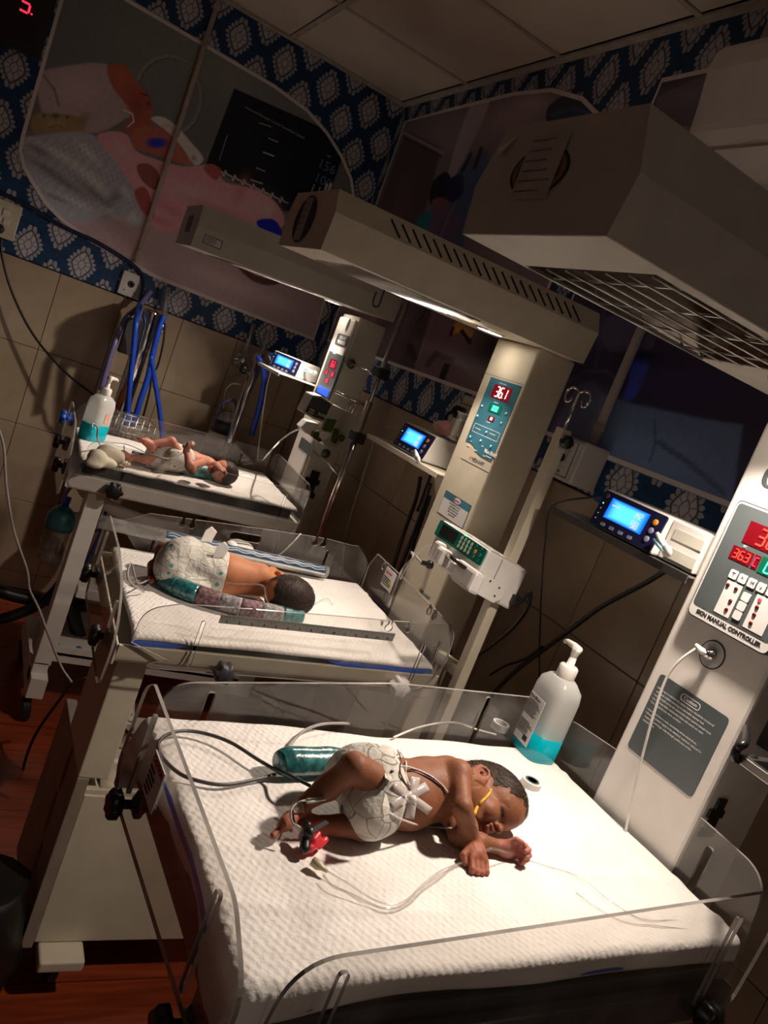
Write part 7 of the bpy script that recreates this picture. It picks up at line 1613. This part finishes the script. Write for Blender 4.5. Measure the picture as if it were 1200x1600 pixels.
def skin_at(px, py, off=.0008):
    d = ray(px, py); d = Vector(d/np.linalg.norm(d)); best = None
    for b_ in BV:
        h_ = b_.ray_cast(Vector(CO), d)
        if h_[0] is not None and (best is None or h_[3] < best[1]): best = (h_[0], h_[3])
    return np.array(best[0])-np.array(d)*off if best and best[1] < np.linalg.norm(B(px, py, 0)-CO)+.001 else B(px, py, .001)
M['medtape'] = mat('translucent_tape', (.46, .40, .39), .35, var=.05, bmp=.2, bscale=200)
def tape(a, b, w_, m='medtape', off=.0012, name='tape_strip', par=b1, n=14):
    a, b = np.array(a, float), np.array(b, float); d = (b-a)/np.linalg.norm(b-a); s_ = np.array([-d[1], d[0]])
    G_ = [[skin_at(*(a+(b-a)*t+s_*w_*q), off) for q in (-.5, 0, .5)] for t in np.linspace(0, 1, n)]; mb = MB(); mb.grid(G_); o = obj(name, mb, m, par, True); s2 = o.modifiers.new('t', 'SOLIDIFY'); s2.thickness = .0005; return o
tape((649, 1214), (640, 1279), 15); tape((614, 1226), (672, 1268), 14); tape((668, 1228), (612, 1262), 15)
mb = MB(); q_ = skin_at(645, 1248, .002); mb.ball(q_, (.0055, .0055, .0045), 12); obj('electrode', mb, 'offwhite', b1, True)
def skinwire(pts, r, m, name, par=b1, off=.002): mb = MB(); mb.tube(spline([skin_at(px, py, off) for px, py in pts], 6), r, 6); return obj(name, mb, m, par, True)
M['redwire'] = mat('brown_red_wire', (.10, .025, .02), .4); M['bluewhite'] = mat('white_blue_wire', (.55, .52, .52), .4, var=.5, vscale=500)
skinwire([(621, 1172), (626, 1186), (625, 1205), (632, 1222), (641, 1234)], .0012, 'redwire', 'electrode_wire'); skinwire([(625, 1175), (634, 1190), (634, 1210), (640, 1228)], .0012, 'whitetube', 'electrode_wire')
skinwire([(612, 1204), (628, 1197), (650, 1202), (672, 1212), (690, 1226), (700, 1238)], .0013, 'bluewhite', 'electrode_wire'); skinwire([(612, 1206), (640, 1204), (668, 1214), (690, 1228)], .0010, 'redwire', 'electrode_wire')
skinwire([(604, 1268), (622, 1278), (650, 1288), (680, 1293), (705, 1294)], .0014, 'bluewhite', 'electrode_wire')
skinwire([(767, 1234), (762, 1243), (752, 1253), (745, 1262), (741, 1272)], .0026, mat('mustard_tie', (.55, .30, .02), .6, var=.35, vscale=400, bmp=.5, bscale=500), 'mustard_tie', off=.001)
skinwire([(741, 1274), (744, 1290), (750, 1304)], .0009, 'cleartube', 'feeding_line')
mb = MB(); mb.tube(spline([skin_at(756, 1329, .002), B(768, 1326, .026), B(780, 1328, .026), skin_at(796, 1334, .002)], 6), .0016, 7); obj('feeding_line', mb, 'cleartube', b1, True)
# foot sensor: red-lit clip with black strap, and its cable
t = thing('foot_sensor', 'black foot sensor clip with glowing red pad at the nearest baby\'s feet', 'sensor', B(490, 1312, 0))
M['redpad'] = mat('red_lit_pad', (.5, .02, .03), .4, emit=(1, .03, .06), es=.10)
q = [pr_c(B(484, 1325, .006), B(498, 1314, .010), .0055, .0055), pr_c(B(498, 1322, .006), B(508, 1312, .009), .0042, .0045), pr_c(B(490, 1312, .014), B(496, 1304, .017), .0050, .0050)]
organic('red_pad', q, M['redpad'], t, .0012, .003, base=(.5, .02, .03))
q = [pr_c(B(480, 1290, .022), B(476, 1326, .008), .0060, .0065), pr_e(B(483, 1300, .022), .0070)]
organic('black_clip', q, 'black', t, .0014, .004, base=(.02, .02, .02))
mb = MB(); a_, b_ = B(486, 1300, .026), B(511, 1284, .030); mb.obox((a_+b_)/2, (b_-a_)/2, n_(np.cross(b_-a_, D_))*.0028, D_*.0008); obj('strap_end', mb, 'darkgrey', t)
for dx in (0, 7):
    mb = MB(); mb.tube(spline([B(508-dx*.3, 1248+dx*.4, .045), B(480, 1250+dx*.3, .045), B(462-dx*.2, 1256, .043), B(454+dx*.6, 1270, .038), B(457+dx*.5, 1285, .030), B(470, 1294, .026)], 6), .0013, 7); obj('sensor_wire', mb, 'blackcable' if dx else 'greytube', t, True)
mb = MB(); mb.grid([[skin_at(453+dx+(2 if j else 0), 1262+dy, .0014) for j, dy in enumerate((-8, -3, 3, 8))] for dx in (0, 5, 10, 15, 20)]); o = obj('cream_tape', mb, mat('cream_tape', (.55, .38, .22), .5, bmp=.3, bscale=200), t, True); o.modifiers.new('t', 'SOLIDIFY').thickness = .0006
for dy in (0, 5):
    mb = MB(); mb.tube([B(480, 1249+dy, .047), B(508, 1246+dy*.6, .047)], .0016, 7); obj('white_lead', mb, 'whitetube', t, True)

# ---------------------------------------------------------------- middle baby, seen from behind
SK2 = (.42, .16, .07); B2 = bed2; SD2 = (.20, .045, .03)  # SD2: leg skin with its dark red shadow put into the colour
b2 = thing('baby', 'baby seen from the back in a hexagon-print diaper, on the middle warmer', 'baby', B2(360, 905, 0), 'babies in the warmers')
hc = B2(452, 931, .048)
P = [pr_c(B2(300, 888, .042), B2(350, 896, .046), .047, .046, .02, SK2), pr_c(B2(350, 896, .046), B2(403, 906, .044), .046, .038, .02, SK2), pr_e(B2(405, 897, .058), .022, k=.015, col=SK2), pr_c(B2(405, 905, .045), hc, .026, .026, .015, SK2), pr_e(hc, (.060, .050, .046), None, .01, SK2)]
P += [pr_c(B2(405, 897, .062), B2(425, 894, .050), .0165, .0135, .008, SK2), pr_c(B2(425, 894, .050), B2(438, 900, .052), .0125, .0095, .005, SK2), pr_e(B2(462, 950, .022), (.010, .012, .014), None, .008, SK2)]
wq = B2(432, 897, .053); hand(P, wq, B2(438, 899, .055), n_(B2(446, 901, .055)-wq), n_(D_*.6-B_*.8), n_(D_), .9, .8, SK2)
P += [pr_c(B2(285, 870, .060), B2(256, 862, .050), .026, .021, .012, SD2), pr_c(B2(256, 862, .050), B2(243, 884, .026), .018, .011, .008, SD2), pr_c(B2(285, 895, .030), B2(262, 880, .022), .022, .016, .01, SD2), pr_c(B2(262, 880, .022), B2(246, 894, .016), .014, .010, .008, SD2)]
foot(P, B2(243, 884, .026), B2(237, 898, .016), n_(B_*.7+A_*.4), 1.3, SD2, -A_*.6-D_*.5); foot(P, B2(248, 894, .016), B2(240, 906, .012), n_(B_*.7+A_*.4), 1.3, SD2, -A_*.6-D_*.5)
organic('body', P, 'skin', b2, .0020, .008, (), None, SK2, ZB*0+w2.zb-.012, smooth=1)
body2 = [o for o in b2.children if o.name.startswith('body')][0]
grow_hair(body2, lambda c: np.linalg.norm((c-hc)/np.array((.060, .050, .046))) < 1.12 and (c-hc)[0] > -.046+.004*math.sin(c[1]*160) and (c-hc)[2] > -.030, b2, .0015, lambda c: (-.2, -.7, -.4), 1600, .013, 3, .0003)
dd = [pr_c(B2(285, 880, .050), B2(335, 893, .046), .060, .056, .02), pr_e(B2(268, 890, .040), (.040, .044, .040)), pr_e(B2(300, 915, .022), (.045, .028, .024)), pr_e(B2(295, 855, .080), .026)]
organic('diaper', dd, 'diaper', b2, .003, .015, [pr_c(B2(255, 858, .056), B2(244, 882, .03), .024, .02, .004), ], None, (.6, .6, .6), w2.zb-.010, smooth=2)
for (px, py, h_) in ((322, 848, .095), (341, 873, .090)):
    mb = MB(); c_ = B2(px, py, h_); mb.add([c_+A_*a+D_*b+B_*c for a, b, c in ((-.014, 0, 0), (.012, .004, 0), (.018, .030, .004), (.002, .040, .006), (-.010, .028, .004), (-.0135, .001, .002), (.0125, .005, .002), (.0185, .031, .006), (.0025, .041, .008), (-.0095, .029, .006))], [(0, 1, 2, 3, 4), (9, 8, 7, 6, 5), (0, 5, 6, 1), (1, 6, 7, 2), (2, 7, 8, 3), (3, 8, 9, 4), (4, 9, 5, 0)]); obj('diaper_tab', mb, 'paper', b2, bevel=.001)
lump('folded_cloth', 'small white crumpled cloth behind the middle baby\'s back', 'cloth', [(B2(355, 862, .020), (.030, .025, .022)), (B2(372, 856, .032), (.034, .026, .022)), (B2(384, 864, .024), (.020, .022, .026)), (B2(368, 870, .012), (.038, .026, .014)), (B2(362, 852, .05), (.016, .014, .012))], 'sheet', 5)

# ---------------------------------------------------------------- farthest baby
SK3 = (.50, .20, .13); B3 = bed3
b3 = thing('baby', 'small newborn with raised knee and fist, on the farthest warmer', 'baby', B3(300, 722, 0), 'babies in the warmers')
h3_ = B3(351, 738, .042)
P = [pr_c(B3(262, 715, .040), B3(295, 720, .042), .040, .037, .02), pr_c(B3(295, 720, .042), B3(322, 727, .042), .036, .033, .015), pr_c(B3(322, 727, .042), h3_, .022, .026, .012), pr_e(h3_, (.048, .042, .042), None, .01), pr_e(B3(337, 731, .062), (.022, .020, .022), None, .010)]
P += [pr_c(B3(315, 722, .070), B3(297, 728, .078), .0160, .0140, .006), pr_c(B3(300, 735, .060), B3(296, 728, .078), .014, .014, .006), pr_c(B3(296, 728, .078), B3(293, 712, .100), .0135, .0105, .005), pr_c(B3(330, 734, .075), B3(341, 730, .088), .0125, .010, .005)]
hand(P, B3(293, 710, .100), B3(291, 704, .108), n_(D_-.3*A_), n_(-B_), n_(-A_), 1.1, .9, (.6, .28, .20)); hand(P, B3(337, 731, .088), B3(342, 731, .092), n_(A_+.2*D_), n_(-B_), D_, 1.0, .8, (.6, .28, .2))
P += [pr_c(B3(275, 705, .075), B3(267, 690, .105), .021, .0175, .008), pr_c(B3(267, 690, .105), B3(236, 694, .085), .0160, .0110, .006), pr_c(B3(255, 712, .05), B3(225, 718, .030), .02, .014, .01), pr_c(B3(225, 718, .030), B3(200, 712, .028), .013, .010, .006)]
foot(P, B3(236, 694, .085), B3(220, 686, .095), n_(D_*.3-B_), 1.35, (.62, .24, .17), -D_); foot(P, B3(200, 712, .030), B3(188, 708, .040), n_(D_*.4-B_), 1.3, (.62, .24, .17), -D_)
organic('body', P, 'skin', b3, .0022, .008, (), None, SK3, w3.zb-.010, smooth=1)
body3 = [o for o in b3.children if o.name.startswith('body')][0]
grow_hair(body3, lambda c: np.linalg.norm((c-h3_)/np.array((.048, .042, .042))) < 1.10 and (c-h3_)[0] > -.010+.003*math.sin(c[2]*200), b3, .0012, lambda c: (-.4, -.3, -.6), 700, .010, 5, .0003)
organic('diaper', [pr_c(B3(252, 712, .044), B3(282, 717, .046), .054, .050, .02), pr_e(B3(264, 706, .066), (.036, .038, .030), None, .03), pr_e(B3(244, 718, .032), .036)], 'diaper', b3, .003, .012, [], None, (.6, .6, .6), w3.zb-.008, smooth=2)
lump('cotton_roll', 'cream twisted cotton roll at the foot of the farthest bed', 'cloth', [(B3(152, 716, .028), (.030, .03, .028)), (B3(166, 708, .036), (.032, .028, .028)), (B3(180, 714, .030), (.030, .026, .026)), (B3(163, 722, .018), (.040, .022, .018)), (B3(192, 722, .012), (.026, .018, .010)), (B3(146, 724, .014), (.026, .022, .014))], mat('cream_cotton', (.66, .60, .48), .9, bmp=.5, bscale=120), 9)
t = thing('vial_group', 'purple-capped vials lying by the farthest baby', 'vial', B3(244, 728, .01)); 
bpy.data.objects.remove(t)
M['purple'] = mat('purple_cap', (.22, .08, .42), .35); M['pinkcap'] = mat('pink_vial', (.62, .42, .52), .3)
for i, (px, py, m_) in enumerate(((235, 724, 'purple'), (244, 727, 'pinkcap'), (251, 728, 'purple'))):
    a_, b_ = B3(px-4, py+3, .010), B3(px+2, py-6, .022)
    t = thing('vial', ('left', 'middle', 'right')[i]+' purple-capped vial beside the farthest baby\'s diaper', 'vial', B3(px, py, 0)); mb = MB(); mb.tube([a_, a_*.4+b_*.6], .008, 12); obj('glass', mb, 'pinkcap', t, True); mb = MB(); mb.tube([a_*.4+b_*.6, b_], .009, 12); obj('cap', mb, m_ if m_ == 'purple' else 'purple', t, True)
mb = MB(); mb.add([B3(178, 706, .02), B3(197, 725, .006), B3(196, 730, .003), B3(182, 726, .01)], [(0, 1, 2, 3)]); o = obj('tape_flap', mb, mat('tan_tape', (.45, .30, .22), .5), None, label='tan tape flap hanging by the cream cotton roll', cat='tape'); o.modifiers.new('t', 'SOLIDIFY').thickness = .002
mb = MB(); mb.ball(B3(290, 698, .112), (.012, .010, .008), 10); o = obj('yellow_cap', mb, mat('pale_yellow', (.65, .50, .18), .5), None, True, label='pale yellow cap held in the farthest baby\'s raised fist', cat='cap')
# fine lines on the farthest bed
cable('sensor_cable', 'dark looped cable over the foot of the farthest bed', [B3(143, 668, .10), B3(145, 662, .11), B3(152, 668, .10), B3(152, 685, .06), B3(158, 698, .01)], .003, 'greytube')
cable('sensor_cable', 'thin dark cable crossing the farthest bed in front of the baby', [B3(165, 690, .004), B3(200, 695, .01), B3(240, 712, .09), B3(270, 716, .09), B3(290, 704, .09)], .0016, 'greytube')
cable('tube', 'pale bundle of lines beyond the farthest baby\'s head', [B3(370, 722, .004), B3(392, 716, .01), B3(410, 716, .012), B3(420, 722, .004)], .003, 'cleartube', 'tube')
cable('tube', 'thin line curling over the pad behind the farthest baby\'s head', [B3(360, 745, .003), B3(385, 740, .003), B3(400, 748, .003), B3(420, 752, .003)], .001, 'cleartube', 'tube')
# lines on the middle bed
cable('tube', 'clear line looping from the middle guard notch over the baby\'s head', [bed2(300, 905, .09), bed2(370, 912, .10), bed2(410, 915, .11), bed2(416, 935, .08), bed2(430, 955, .02), bed2(455, 968, .003), bed2(490, 945, .003), bed2(510, 935, .004), bed2(520, 945, .003)], .0014, 'cleartube', 'tube')
cable('tube', 'white line through the far notch of the middle warmer guard', [bed2(470, 834, .10), bed2(455, 850, .07), bed2(435, 868, .03), bed2(410, 876, .004)], .0022, 'whitetube', 'tube')
cable('cable', 'thin pale cable over the foot guard of the middle warmer', [bed2(235, 905, .012), bed2(215, 910, .03), bed2(205, 880, .07), bed2(200, 905, .05), bed2(225, 925, .004)], .0020, 'greytube')
# clear curved handle hanging under the nearest tray, bottom right
mb = MB(w1.fn); pts = spline([(-.13, -.24, .835), (-.125, -.245, .78), (-.10, -.245, .74), (-.06, -.24, .72)], 6); mb.tube(pts, .010, 12); o = obj('tube', mb, 'whitetube', None, True, label='pale curved tube under the nearest warmer tray, bottom right', cat='tube')
